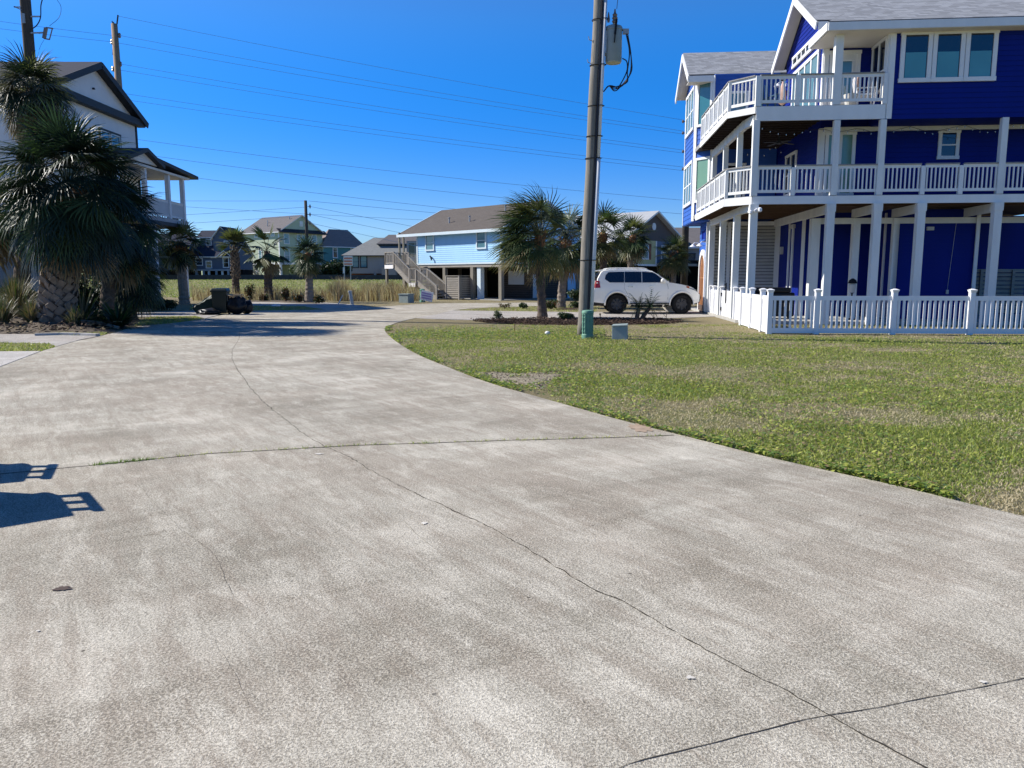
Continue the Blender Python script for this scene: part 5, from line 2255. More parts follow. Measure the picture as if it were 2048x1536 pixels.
# shrubs around the drives
shrub('young_shrub', 'bright little shrub at the left end of the mulch bed', G(997, 641), .17, .17, .22, 520, .035, 9, ('bush_grey', 'bush_mid'))
shrub('spreading_shrub', 'spreading green shrub between the windswept palm and the utility pole', G(1133, 641), .34, .3, .17, 900, .05, 10, ('bush_mid', 'bush_grey', 'palm_olive'))
shrub('rusty_shrub', 'small rust coloured shrub on the verge left of the windswept palm', G(1010, 617), .34, .3, .16, 300, .04, 11, ('palm_olive', 'bush_rust'))
shrub('round_shrub', 'small round green shrub on the verge just left of the windswept palm', G(1047, 617.5), .23, .22, .20, 420, .05, 12, ('bush_mid', 'bush_dark'))
shrub('verge_shrub', 'dark reddish shrub beside the shaggy palm trunk', G(1101, 619), .4, .35, .28, 800, .06, 13, ('bush_mid', 'bush_rust', 'bush_dark'))
shrub('verge_shrub', 'low dark green shrub right of the shaggy palm trunk', G(1150, 606), .5, .45, .5, 1300, .07, 14, ('bush_dark', 'bush_mid'))
shrub('verge_shrub', 'loose green shrub against the utility pole foot on the verge', G(1150, 617), .35, .3, .22, 600, .06, 15, ('bush_mid', 'bush_grey'))
shrub('dark_thicket', 'big dark thicket behind the utility pole and the SUV tail', G(1222, 604), 1.6, 1.2, 1.9, 6500, .12, 16, ('bush_dark', 'palm_deep', 'bush_mid'))
shrub('dark_thicket', 'dark green bushes showing over the white SUV roof', G(1285, 603), 1.6, 1.0, 1.2, 3600, .12, 17, ('bush_mid', 'bush_dark', 'palm_olive'))
for k, (px0, py0, r_, hh, lab) in enumerate(((500, 603, .3, .7, 'upright dark bush between the second and third row palms'), (527, 602.5, .3, .25, 'low dark bush left of the third row palm'), (572, 604, .28, .55, 'reddish dark bush right of the third row palm'),
                                             (600, 605, .42, .3, 'low dark bush left of the fourth row palm'), (638, 607, .36, .3, 'low dark bush right of the fourth row palm'))):
    shrub('row_bush', lab, G(px0, py0), r_, r_, hh, 700, .07, 50 + k, ('bush_dark', 'bush_rust', 'bush_mid'), group='small bushes between the row palms')


# pygmy palm before the SUV: two short trunks, feather leaves
PG = thing('pygmy_palm', 'little pygmy palm with two trunks in front of the white SUV', 'palm tree', G(1279, 643))
rr = random.Random(77)
heads = []
for x0, x1, h_ in ((-.10, -.04, .50), (.02, .36, .52)):
    mb = MB()
    pts = [V(x0 + (x1 - x0) * f, .02, h_ * f ** .8 - .03) for f in (0, .2, .4, .6, .8, 1)]
    mb.tube(pts, [.085, .075, .08, .072, .075, .06], 9)
    mb.build('trunk', 'palm_trunk', PG)
    heads.append(pts[-1])
for hi, hd in enumerate(heads):
    mb = MB()
    for k in range(22):
        az = k * 2.4 + hi
        el = radians(78 - 95 * (k / 22) + rr.uniform(-8, 8))
        d = V(cos(az) * cos(el), sin(az) * cos(el), sin(el))
        p = hd.copy()
        L = rr.uniform(.45, .72)
        side = d.cross(V(0, 0, 1)).normalized()
        for j in range(9):
            q = p + d * (L / 9)
            mb.bar(p, q, .012, .008, 1)
            for s_ in (-1, 1):
                tip_ = q + side * s_ * .14 * (1 - .5 * j / 9) + d * .09 + V(0, 0, -.04)
                mb.face([q - d * .012, q + d * .012, tip_], 0 if rr.random() < .6 else 1)
            p = q
            d = (d + V(0, 0, -.11)).normalized()
    mb.build('crown', ['palm_deep', 'palm_green'], PG, fix=False)

# ================================================================== pale blue cottage on stilts
CT = thing('stilt_cottage', 'pale blue cottage on wooden stilts with brown roof and outside stair', 'house', (-7.19, 59.1, 0), radians(-45))
CT.scale = (1.08, 1.0, 1.0)
CW, CD, Z0, Z1 = 8.5, 8.2, 2.5, 4.95
mb = MB()
mb.clap((0, 0), (CW, 0), Z0, Z1, .145)
mb.clap((CW, 0), (CW, CD), Z0, Z1, .145)
mb.clap((0, CD), (0, 0), Z0, Z1, .145)
mb.face([(0, CD, Z0), (CW, CD, Z0), (CW, CD, Z1), (0, CD, Z1)])
for x in (0, CW):
    mb.face([(x, 0, Z1), (x, CD, Z1), (x, CD / 2, Z1 + 1.9)])
mb.build('wall', 'cottage_blue', CT)
mb = MB()
mb.box(-1.7, CW, 0, CD, Z0 - .22, Z0 - .02)
mb.build('floor_frame', 'weathered_x', CT)
mb = MB()
mb.wb((0, 0), (1, 0), -.02, .12, Z0, Z1, .0, .04)
mb.wb((0, 0), (1, 0), CW - .12, CW + .02, Z0, Z1, .0, .04)
mb.wb((CW, 0), (0, 1), -.02, .12, Z0, Z1, .0, .04)
mb.wb((0, 0), (1, 0), -.02, CW, Z0 - .02, Z0 + .1, .022, .05)
mb.wb((CW, 0), (0, 1), 0, CD, Z0 - .02, Z0 + .1, .022, .05)
mb.each('corner_board', 'cottage_trim', CT)
mb = MB()
ex0, ex1, ov = -1.75, CW + .35, .45
zr = Z1 + .95 + 1.0
sl = (zr - Z1) / (CD / 2)
za = Z1 + .02 - ov * sl
for (y0, y1, s_) in ((-ov, CD / 2, 1), (CD + ov, CD / 2, -1)):
    mb.slab([(ex0, y0, za + .02), (ex1, y0, za + .02), (ex1, y1, zr + .02), (ex0, y1, zr + .02)], .10, 0, 1)
mb.build('roof', ['roof_brown', 'cottage_trim'], CT)
mb = MB()
mb.bar((ex0, -ov - .02, za - .06), (ex1, -ov - .02, za - .06), .05, .2)
mb.bar((ex1 + .02, -ov, za - .06), (ex1 + .02, CD / 2, zr - .06), .05, .2)
mb.bar((ex0 - .02, -ov, za - .06), (ex0 - .02, CD / 2, zr - .06), .05, .2)
mb.bar((ex1 + .02, CD + ov, za - .06), (ex1 + .02, CD / 2, zr - .06), .05, .2)
mb.each('fascia', 'cottage_trim', CT)
mb = MB()
for x, y in ((2.2, 1.2), (4.3, 1.2), (6.3, 2.7)):
    z = za + sl * (y + ov)
    mb.lathe([(.05, -.1), (.05, .35), (.09, .36), (.09, .42)], V(x, y, z), 8)
mb.build('roof_vent', 'galv', CT)
for u0 in (1.0, 6.2):
    win(CT, (0, 0), (1, 0), u0, u0 + .95, Z0 + 1.0, Z0 + 2.28, .10, 1, (.45,), 'glass_sky', 'cottage_trim', o0=.02)
win(CT, (CW, 0), (0, 1), 2.0, 3.0, Z0 + 1.0, Z0 + 2.28, .10, 1, (.45,), 'glass_sky', 'cottage_trim', o0=.02)
mb = MB()
mb.tube([V(1.55, -.03, 3.05), V(1.60, -.14, 3.12), V(1.72, -.16, 2.98), V(1.76, -.15, 2.82)], .05, 6)
mb.build('wall_lamp', 'black_rubber', CT)
for x in (-1.6, 0.15, 2.9, 5.7, 8.35):
    for y in ((.12,) if x < 0 else (.12, 4.1, 8.05)):
        post(CT, x, y, -.1, Z0 - .2, .26, 'stilt', 'stilt')
post(CT, 6.3, .25, 0, Z0 - .02, .34, 'cottage_trim', 'stilt')
# storage enclosure below the floor
mb = MB()
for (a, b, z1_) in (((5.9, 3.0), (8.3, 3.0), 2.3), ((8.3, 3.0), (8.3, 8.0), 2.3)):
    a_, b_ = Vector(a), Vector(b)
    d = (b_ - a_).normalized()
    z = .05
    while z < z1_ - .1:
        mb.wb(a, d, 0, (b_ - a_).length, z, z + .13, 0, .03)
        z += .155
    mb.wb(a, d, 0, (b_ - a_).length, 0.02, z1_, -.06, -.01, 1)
mb.box(-.1, 8.3, 7.85, 7.95, 0, 2.27, 1)  # added near-black sheets: the dark under the floor put into colour
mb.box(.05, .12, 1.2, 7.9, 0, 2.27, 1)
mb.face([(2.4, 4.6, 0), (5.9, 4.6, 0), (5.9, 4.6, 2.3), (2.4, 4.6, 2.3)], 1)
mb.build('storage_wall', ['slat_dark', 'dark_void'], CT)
mb = MB()
mb.wb((5.9, 3.0), (1, 0), .45, 1.9, 1.05, 2.02, .032, .07)
mb.build('garage_door', 'panel_white', CT)
mb = MB()
mb.wb((8.3, 3.0), (0, 1), .25, .95, .1, 1.75, .032, .07)
mb.build('door', 'panel_white', CT)
mb = MB()
mb.wb((8.3, 3.0), (0, 1), 4.0, 5.0, .05, 1.9, .032, .07)
mb.build('blue_door', 'cottage_blue', CT)
mb = MB()
mb.box(-.3, 8.6, -.2, 8.3, -.05, .05)
mb.build('ground_slab', 'patio', CT)
mb = MB()
mb.box(-1.9, .5, -.25, .35, -.05, .24)
mb.build('footing', 'pale_concrete', CT)
# entrance porch and stair
mb = MB()
mb.box(-1.75, -.03, -1.6, 3.0, Z0 - .08, Z0)
mb.box(1.30, 2.05, -1.85, -.75, 1.17, 1.25)
for k in range(7):
    f = (k + .5) / 7
    mb.box(-.45 + 1.75 * f - .13, -.45 + 1.75 * f + .13, -1.8, -.8, Z0 - 1.25 * f - .05, Z0 - 1.25 * f)
    mb.box(2.05 + 2.1 * f - .15, 2.05 + 2.1 * f + .15, -1.8, -.8, 1.25 - 1.25 * f - .05, 1.25 - 1.25 * f)
for y in (-1.8, -.8):
    mb.bar((-.45, y, Z0 - .12), (1.30, y, 1.13), .05, .26)
    mb.bar((2.05, y, 1.13), (4.2, y, -.05), .05, .26)
stair = mb.build('stair', 'weathered_x', CT)
mb = MB()


def sloped_rail(a, b, h=.92):
    a, b = Vector(a), Vector(b)
    up_ = V(0, 0, 1)
    mb.bar(a + up_ * h, b + up_ * h, .12, .05)
    mb.bar(a + up_ * .12, b + up_ * .12, .05, .07)
    n_ = int((b - a).length / .13)
    for k in range(1, n_):
        q = a.lerp(b, k / n_)
        mb.bar(q + up_ * .1, q + up_ * h, .035, .035)
    for q in (a, b):
        mb.bar(q - up_ * .25, q + up_ * (h + .03), .10, .10)


for y in (-1.82, -.78):
    sloped_rail((-.45, y, Z0), (1.30, y, 1.25))
    sloped_rail((2.05, y, 1.25), (4.15, y, .05))
sloped_rail((1.32, -1.84, 1.25), (2.03, -1.84, 1.25))
sloped_rail((1.32, -.76, 1.25), (2.03, -.76, 1.25))
sloped_rail((-1.7, -1.6, Z0), (-.45, -1.8, Z0))
sloped_rail((-1.7, 3.0, Z0), (-1.7, -1.6, Z0))
sloped_rail((-.05, -.75, Z0), (-.45, -.78, Z0))
mb.build('handrail', 'weathered', stair)
mb = MB()
for x in (1.36, 2.0):
    for y in (-1.8, -.8):
        mb.box(x - .07, x + .07, y - .07, y + .07, -.05, 1.2)
mb.box(-1.72, -1.56, -1.62, -1.46, -.05, Z0 - .05)
mb.bar((-1.65, .1, Z0), (-1.65, .1, Z1), .12, .12)
mb.bar((-1.65, -.3, Z0), (-1.65, -.3, Z1), .12, .12)
mb.build('stair_post', 'stilt', stair)
mb = MB()
mb.bar((1.32, -1.92, 1.0), (2.03, -1.92, 1.0), .02, .28, up=(0, 0, 1))
mb.bar((-1.76, -1.64, Z0 - .15), (-.5, -1.86, Z0 - .15), .02, .28)
mb.build('stair_fascia', 'sign_white', stair)

cm = Matrix.Translation((-7.19, 59.1, 0)) @ Matrix.Rotation(radians(-45), 4, 'Z') @ Matrix.Diagonal((1.08, 1, 1, 1))


def cwp(x, y, z=0):
    return cm @ V(x, y, z)


# slatted screen crate in front of the cottage
SC = thing('slat_screen', 'weathered slatted screen box standing under the cottage', 'screen', cwp(4.75, -.9), radians(-45))
mb = MB()
z = .1
while z < 1.55:
    mb.box(-.7, .7, -.02, .02, z, z + .10)
    mb.box(.68, .72, 0, 1.3, z, z + .10)
    z += .135
mb.build('slats', 'weathered_x', SC)
for x, y in ((-.7, .0), (.7, -.0), (.7, 1.3)):
    post(SC, x, y, -.02, 1.66, .10, 'weathered', 'post')
mb = MB()
mb.bar((-.75, 0, 1.66), (.75, 0, 1.66), .12, .05)
mb.bar((.7, 0, 1.665), (.7, 1.3, 1.665), .12, .05)
mb.build('cap_rail', 'weathered_x', SC)


def rbox(name, label, cat, loc, rz, sx, sy, sz, mat, bev=.01, group=None, z0=0.0):
    mb = MB()
    mb.box(-sx / 2, sx / 2, -sy / 2, sy / 2, z0, z0 + sz)
    o = mb.build(name, mat)
    if bev:
        bevel(o, bev)
    o.location = loc
    o.rotation_euler = (0, 0, rz)
    return tag(o, label, cat, group)


def pedestal(loc, label, s=1.0, mat='ped_green'):
    t = thing('utility_pedestal', label, 'pedestal', loc)
    mb = MB()
    mb.lathe([(.20 * s, -.03), (.20 * s, .1), (.17 * s, .14), (.17 * s, .8 * s), (.19 * s, .81 * s), (.18 * s, .88 * s), (.06, .92 * s)], n=14)
    smooth_by_angle(mb.build('housing', mat, t))
    return t


pedestal(G(845, 604.5), 'pale green pedestal beside the leaning yard sign at the cottage stair', .92)
YS = thing('yard_sign', 'small white and violet striped yard sign leaning by the pale green pedestal', 'sign', G(853, 605), radians(-12))
mb = MB()
mb.hexa([(-.42, -.015, .18), (.36, -.015, .02), (.36, .015, .02), (-.42, .015, .18), (-.34, .10, .78), (.44, .10, .62), (.44, .13, .62), (-.34, .13, .78)])
mb.build('board', 'sign_white', YS)
mb = MB()
for k in range(3):
    z0_ = .26 + .15 * k
    y0_ = -.022 + .115 * (z0_ - .1) / .6
    mb.hexa([(-.34, y0_ - .01, z0_ + .02), (.30, y0_ - .01, z0_ - .10), (.30, y0_ + .006, z0_ - .10), (-.34, y0_ + .006, z0_ + .02),
             (-.33, y0_ + .004, z0_ + .10), (.31, y0_ + .004, z0_ - .02), (.31, y0_ + .02, z0_ - .02), (-.33, y0_ + .02, z0_ + .10)])
mb.build('stripes', 'sign_violet', YS)
mb = MB()
mb.bar((-.2, .02, 0), (-.2, .02, .25), .03, .03)
mb.bar((.2, .02, 0), (.2, .02, .15), .03, .03)
mb.build('stake', 'galv', YS)
GB = thing('utility_box', 'grey utility cabinet at the foot of the cottage porch post', 'utility box', G(813, 605.5), radians(-30))
mb = MB()
mb.box(-.36, .36, -.3, .3, -.02, .5)
bevel(mb.build('housing', 'box_grey', GB), .02)
mb = MB()
mb.box(-.39, .39, -.33, .33, .5, .56)
mb.build('lid', 'box_grey', GB)


def bin_(loc, rz, label, mat='bin_green', s=1.0, group=None, name='wheelie_bin', lidopen=False):
    t = thing(name, label, 'bin', loc, rz, group)
    mb = MB()
    a, b, c, d, h = .25 * s, .27 * s, .31 * s, .36 * s, 1.0 * s
    mb.hexa([(-a, -b, .06), (a, -b, .06), (a, b, .06), (-a, b, .06), (-c, -d, h), (c, -d, h), (c, d, h), (-c, d, h)])
    bevel(mb.build('body', mat, t), .03)
    mb = MB()
    mb.box(-c - .03, c + .03, -d - .03, d + .03, h - .05, h)
    mb.hexa([(-c - .03, -d - .03, h + .005), (c + .03, -d - .03, h + .005), (c + .03, d + .03, h + .005), (-c - .03, d + .03, h + .005),
             (-c + .03, -d + .05, h + .10), (c - .03, -d + .05, h + .10), (c - .03, d, h + .10), (-c + .03, d, h + .10)])
    bevel(mb.build('lid', mat, t), .015)
    mb = MB()
    for sx in (-.2 * s, 0, .2 * s):
        mb.bar((sx, d, h - .02), (sx, d + .15, h + .08), .05, .05)
    mb.tube([V(-.27 * s, d + .15, h + .08), V(.27 * s, d + .15, h + .08)], .03, 8)
    mb.build('handle', mat, t)
    for sx in (-1, 1):
        mb = MB()
        c_ = V(sx * .27 * s, .25 * s, .13)
        mb2 = [(.04, -.03), (.13, -.03), (.13, .03), (.04, .03)]
        i = len(mb.v)
        for (r, z) in mb2:
            for j in range(14):
                an = 2 * pi * j / 14
                mb.v.append((c_.x + z, c_.y + r * cos(an), c_.z + r * sin(an)))
        for k in range(3):
            for j in range(14):
                jj = (j + 1) % 14
                mb.f.append((i + k * 14 + j, i + k * 14 + jj, i + (k + 1) * 14 + jj, i + (k + 1) * 14 + j))
                mb.m.append(0)
        mb.build('wheel', 'tyre', t)
    return t


WB = bin_(G(443, 629), .15, 'dark green wheelie bin among rubbish at the drive on the left')
bin_(cwp(2.9, -.2), .3, 'black wheelie bin under the cottage stair', 'bag_black', .95)
# rubbish beside the wheelie bin
TP = thing('folded_tarp', 'crumpled dark green tarp slumped against the left side of the wheelie bin', 'tarp', G(412, 628))
mb = MB()
rr = random.Random(8)
gx, gy = 9, 7
pv = [[V(-.50 + .82 * i / (gx - 1) + rr.gauss(0, .02), -.2 + .5 * j / (gy - 1), max(.02, (.25 + .62 * (i / (gx - 1)) ** .8 + rr.gauss(0, .035)) * (1 - .35 * abs(j / (gy - 1) - .6)))) for j in range(gy)] for i in range(gx)]
for i in range(gx - 1):
    for j in range(gy - 1):
        mb.face([pv[i][j], pv[i + 1][j], pv[i + 1][j + 1], pv[i][j + 1]])
for i in range(gx - 1):
    mb.face([pv[i][0], pv[i + 1][0], V(pv[i + 1][0].x * .8 + .1, -.25, .0), V(pv[i][0].x * .8 + .1, -.25, .0)])
    mb.face([pv[i][-1], pv[i + 1][-1], V(pv[i + 1][-1].x, .4, 0), V(pv[i][-1].x, .4, 0)])
mb.build('sheet', 'tarp_green', TP)
def bag(name, label, px0, py0, r, h, seed, mat='bag_black'):
    rr = random.Random(seed)
    mb = MB()
    ico = bmesh.new()
    bmesh.ops.create_icosphere(ico, subdivisions=3, radius=1)
    vs_ = []
    for v in ico.verts:
        k = 1 + .28 * noise.noise(v.co * 1.8 + V(seed, 0, 0)) + .10 * noise.noise(v.co * 6)
        vs_.append((v.co.x * r * k, v.co.y * r * .8 * k, max(0, (v.co.z * .5 + .5) * h * k)))
    mb.v = vs_
    mb.f = [tuple(v.index for v in f.verts) for f in ico.faces]
    mb.m = [0] * len(mb.f)
    ico.free()
    o = mb.build(name, mat, smooth=True)
    o.location = G(px0, py0)
    return tag(o, label, 'bag', 'rubbish bags round the wheelie bin')


bag('rubbish_bag', 'black rubbish bag left of the wheelie bin foot', 420, 630, .48, .26, 1)
bag('rubbish_bag', 'big black sack right of the wheelie bin under the cardboard box', 474, 629, .42, .80, 2)
bag('rubbish_bag', 'black rubbish bag furthest right of the wheelie bin', 493, 628, .30, .55, 3)
CB = thing('cardboard_box', 'torn cardboard box lying on the big black sack beside the wheelie bin', 'box', G(474, 629) + V(0, -.05, .70), .2)
mb = MB()
mb.box(-.24, .24, -.14, .14, 0, .16)
mb.build('carton', 'cardboard', CB)
mb = MB()
mb.bar((-.24, -.15, .16), (-.12, -.32, .10), .22, .008)
mb.bar((.26, 0, .16), (.36, 0, .06), .2, .008)
mb.each('flap', 'cardboard', CB)
mb = MB()
mb.lathe([(.3, 0), (.22, .12), (.08, .2)], n=9)
o = bag('white_litter', 'crumpled white paper on the verge right of the wheelie bin', 552, 614, .26, .14, 6, 'sign_white')
o['group'] = 'loose litter'
o['category'] = 'litter'
o = bag('white_litter', 'pale green leafy rubbish left of the wheelie bin', 405, 617, .45, .22, 7, 'bush_grey')
o['group'] = 'loose litter'
o['category'] = 'litter'

# bins standing just outside the picture: only their shadows reach the road
bin_(V(-4.69, 5.23, .012), radians(-52), 'wheelie bin casting the nearer of the two shadows on the road', s=1.02, group='bins casting shadows on the road')
bin_(V(-5.42, 6.15, .012), radians(-65), 'wheelie bin casting the farther of the two shadows on the road', s=.95, group='bins casting shadows on the road')

# marker posts and road sign by the ditch
mb = MB()
mb.tube([V(.1, 0, -.05), V(0, 0, .75)], .10, 12)
mb.lathe([(.12, .70), (.12, .78), (.05, .80)], n=12)
o = mb.build('bollard', 'galv')
o.location = G(701, 609)
tag(o, 'grey leaning bollard before the reeds', 'bollard')
mb = MB()
mb.bar((-.3, 0, -.03), (.0, 0, .55), .05, .05)
o = mb.build('leaning_stake', 'sign_white')
o.location = G(686, 609)
tag(o, 'white leaning stake left of the grey bollard', 'stake')
RS = thing('road_sign', 'orange and white notice board on two posts on the far field', 'sign', V(-22.0, 104, 1.2), 0)
mb = MB()
for x in (-.42, .42):
    mb.box(x - .06, x + .06, -.06, .06, -.1, 3.1)
mb.build('post', 'galv', RS)
mb = MB()
mb.box(-.45, .75, -.10, -.07, 1.9, 3.2)
mb.build('board', 'sign_white', RS)
mb = MB()
for k in range(3):
    mb.box(-.38, .68, -.115, -.101, 2.02 + .38 * k, 2.22 + .38 * k)
mb.build('lettering', 'sign_orange', RS)
mb = MB()
mb.box(-.58, -.32, -.10, -.07, .9, 1.7)
mb.build('plate', 'pvc_white', RS)

# ================================================================== far dark wall on the field
fw = thing('field_wall', 'long low dark wall running across the far side of the field', 'wall', (0, 112, 1.1))
mb = MB()
for k in range(30):
    x = -84 + 4 * k
    mb.box(x + .02, x + 3.98, -.1, .1, -.1, .82 + .01 * (k % 3))
mb.build('panel', 'wall_dark', fw)
mb = MB()
for k in range(31):
    x = -84 + 4 * k
    mb.box(x - .1, x + .1, -.16, .16, -.1, .88)
mb.build('pier', 'wall_dark', fw)


# ================================================================== generic far houses
def far_house(name, label, loc, rz, W, D, z0, z1, ridge, wall, roof, trim='trim_white', axis='u', hip=0.0, ov=.5, wins=(), stilts=True, extra=None, glass='glass_dark', bottom=None):
    t = thing(name, label, 'house', loc, rz)
    mb = MB()
    mb.box(0, W, 0, D, z0, z1)
    if axis == 'u' and not hip:
        for x in (0, W):
            mb.face([(x, 0, z1), (x, D, z1), (x, D / 2, ridge - .05)])
    elif not hip:
        for y in (0, D):
            mb.face([(0, y, z1), (W, y, z1), (W / 2, y, ridge - .05)])
    mb.build('wall', wall, t)
    mb = MB()
    T_ = .15
    if axis == 'u':
        s_ = (ridge - z1) / (D / 2)
        ze = z1 - ov * s_
        a, b = -ov, W + ov
        h0, h1 = a + hip * 1.0, b - hip
        for y0 in (-ov, D + ov):
            mb.slab([(a, y0, ze), (b, y0, ze), (h1, D / 2, ridge), (h0, D / 2, ridge)], T_, 0, 1)
        if hip:
            mb.slab([(a, -ov, ze), (a, D + ov, ze), (h0, D / 2, ridge)], T_, 0, 1)
            mb.slab([(b, -ov, ze), (b, D + ov, ze), (h1, D / 2, ridge)], T_, 0, 1)
    else:
        s_ = (ridge - z1) / (W / 2)
        ze = z1 - ov * s_
        a, b = -ov, D + ov
        h0, h1 = a + hip, b - hip
        for x0 in (-ov, W + ov):
            mb.slab([(x0, a, ze), (x0, b, ze), (W / 2, h1, ridge), (W / 2, h0, ridge)], T_, 0, 1)
        if hip:
            mb.slab([(-ov, a, ze), (W + ov, a, ze), (W / 2, h0, ridge)], T_, 0, 1)
            mb.slab([(-ov, b, ze), (W + ov, b, ze), (W / 2, h1, ridge)], T_, 0, 1)
    mb.build('roof', [roof, trim], t)
    faces = {'f': ((0, 0), (1, 0)), 'r': ((W, 0), (0, 1)), 'l': ((0, D), (0, -1))}
    for (fc, u0, u1, a, b) in wins:
        p, d = faces[fc]
        win(t, p, d, u0, u1, a, b, .14, 1, (.5,), glass, trim)
    if stilts:
        for x in (.2, W / 3, 2 * W / 3, W - .2):
            for y in (.2, D / 2, D - .2):
                post(t, x, y, -.3, z0, .35, trim if trim != 'trim_dark' else 'lap_grey', 'stilt')
        mb = MB()
        mb.box(.02, W - .02, D * .4, D - .02, -.2, z0 - .02)  # added block closing the view below; its near-black default stands for shade
        mb.build('underfloor_block', 'dark_void' if bottom is None else bottom, t)
    if bottom:
        pass
    return t


BZ = 1.2
# pale green three-storey house
c = P(561, 540, 135)
GH = far_house('green_house', 'large pale green three storey house beyond the field', (c.x, 135, BZ), radians(-36) + 0, 10.5, 9.5, 2.7, 8.45, 11.3, 'house_green', 'roof_slate', 'trim_white', 'u', 0, .5,
               [('r', .9, 2.1, 6.1, 8.0), ('r', 3.7, 4.6, 6.0, 7.9), ('r', 4.8, 5.7, 6.0, 7.9), ('r', 7.0, 8.2, 6.1, 8.0), ('r', .9, 2.1, 3.2, 5.2), ('r', 4.2, 5.4, 3.2, 5.2), ('f', 4.6, 5.6, 3.2, 5.2), ('f', 6.9, 7.6, 3.9, 4.7), ('f', 3.6, 4.6, 7.3, 8.1), ('f', 8.2, 9.4, 7.4, 8.2)], glass='glass_sky', bottom='house_green')
GH.location = Vector((c.x, 135, BZ)) - (Matrix.Rotation(radians(-36), 3, 'Z') @ V(10.5, 0, 0))
mb = MB()
mb.slab([(10.5, -.5, 8.75), (11.4, -.5, 8.15), (11.4, 10, 8.15), (10.5, 10, 8.75)], .12)
mb.build('pent_roof', 'roof_char', GH)
mb = MB()
mb.wb((0, 0), (1, 0), 0, 10.5, 2.6, 2.95, 0, .06)
mb.wb((10.5, 0), (0, 1), 0, 9.5, 2.6, 2.95, 0, .06)
mb.wb((0, 0), (1, 0), 10.3, 10.55, 2.6, 8.2, 0, .06)
mb.build('trim_band', 'trim_white', GH)
mb = MB()
mb.box(.1, 6.3, .15, 5, -.2, 2.65)
mb.build('lower_wall', 'house_green', GH)
mb = MB()
for k in range(10):
    mb.box(1.4 + k * .36, 1.8 + k * .36, -1.5, -.3, 2.7 - k * .27, 2.8 - k * .27)
for y in (-1.5, -.3):
    mb.bar((1.4, y, 2.7), (5.2, y, -.1), .08, .3)
    mb.bar((1.4, y, 3.7), (5.2, y, .9), .08, .1)
    for k in range(6):
        mb.bar((1.4 + .76 * k, y, 2.7 - .56 * k), (1.4 + .76 * k, y, 3.7 - .56 * k), .06, .06)
mb.build('stair', 'weathered_x', GH)
mb = MB()
mb.lathe([(.3, 0), (.3, .06)], V(10.52, 4.75, 9.6), 8, 0)
mb.box(10.5, 10.6, 4.4, 5.1, 9.3, 10.2)
mb.build('gable_vent', 'trim_white', GH)
mb = MB()
for x, y in ((4, 2.6), (5.4, 1.5), (9, 3.5)):
    mb.lathe([(.08, -.2), (.08, .5)], V(x, y, 8.45 + 2.85 * y / 4.75), 6)
mb.build('roof_vent', 'galv', GH)

# teal house with a hipped roof
c = P(648, 540, 142)
TH_ = far_house('teal_house', 'teal two storey house with hipped roof behind the dark bushes', (0, 0, BZ), radians(-22), 4.0, 8, 0, 6.6, 9.2, 'house_teal', 'roof_umber', 'trim_white', 'v', 2.6, .5,
                [('r', 1.8, 2.8, 3.9, 6.2), ('r', 5.4, 6.4, 3.9, 6.2)], stilts=False)
THR = radians(-52)
TH_.rotation_euler = (0, 0, THR)
TH_.location = Vector((c.x, 142, BZ)) - (Matrix.Rotation(THR, 3, 'Z') @ V(4.0, 0, 0))
mb = MB()
mb.wb((0, 0), (1, 0), 0, 4, 0, 6.4, 0.0, .05)
mb.build('sun_side_tint', 'house_green', TH_)  # paler sheet over the sunward face, sunlight put into its colour
mb = MB()
mb.box(3.9, 4.1, 5.8, 8.02, -.1, 1.0)
mb.build('base_panel', 'trim_white', TH_)

# grey house on the right of the field
c = P(692, 540, 128)
GR = far_house('grey_house', 'low grey taupe house with wide pale roof behind the reeds', (c.x, 128, BZ), radians(-4), 14.5, 9, 1.0, 4.3, 7.0, 'house_taupe', 'roof_pale', 'trim_dark', 'u', 4.2, .6,
               [('f', 1.0, 2.2, 1.9, 3.9), ('f', 2.4, 3.6, 1.9, 3.9), ('f', 6.4, 7.2, 1.7, 3.9), ('f', 7.9, 9.1, 3.3, 3.9)], glass='glass_sky')
mb = MB()
mb.slab([(4.8, 1.6, 5.9), (12.5, 1.6, 5.9), (11.4, 4.5, 7.5), (6.2, 4.5, 7.5)], .15)
mb.slab([(4.8, 7.4, 5.9), (12.5, 7.4, 5.9), (11.4, 4.5, 7.5), (6.2, 4.5, 7.5)], .15)
mb.slab([(4.8, 1.6, 5.9), (4.8, 7.4, 5.9), (6.2, 4.5, 7.5)], .15)
mb.slab([(12.5, 1.6, 5.9), (12.5, 7.4, 5.9), (11.4, 4.5, 7.5)], .15)
mb.build('upper_roof', 'roof_slate', GR)
mb = MB()
mb.box(10.4, 13.2, -1.2, .2, 3.3, 6.2)
mb.box(10.2, 13.4, -1.4, .2, 2.95, 3.3)
mb.build('dormer', 'house_taupe', GR)
win(GR, (10.4, -1.2), (1, 0), .2, 2.6, 3.5, 6.0, .15, 2, (), 'glass_dark', 'lap_grey')
mb = MB()
mb.box(6.3, 8.6, -1.5, .0, .6, 1.9)
mb.box(6.2, 8.7, -1.6, 0, 1.9, 2.0)
mb.build('porch', 'house_taupe', GR)
mb = MB()
mb.box(.3, 14.2, 2.0, 2.2, -.2, .95)
mb.build('brick_wall', 'brick_red', GR)

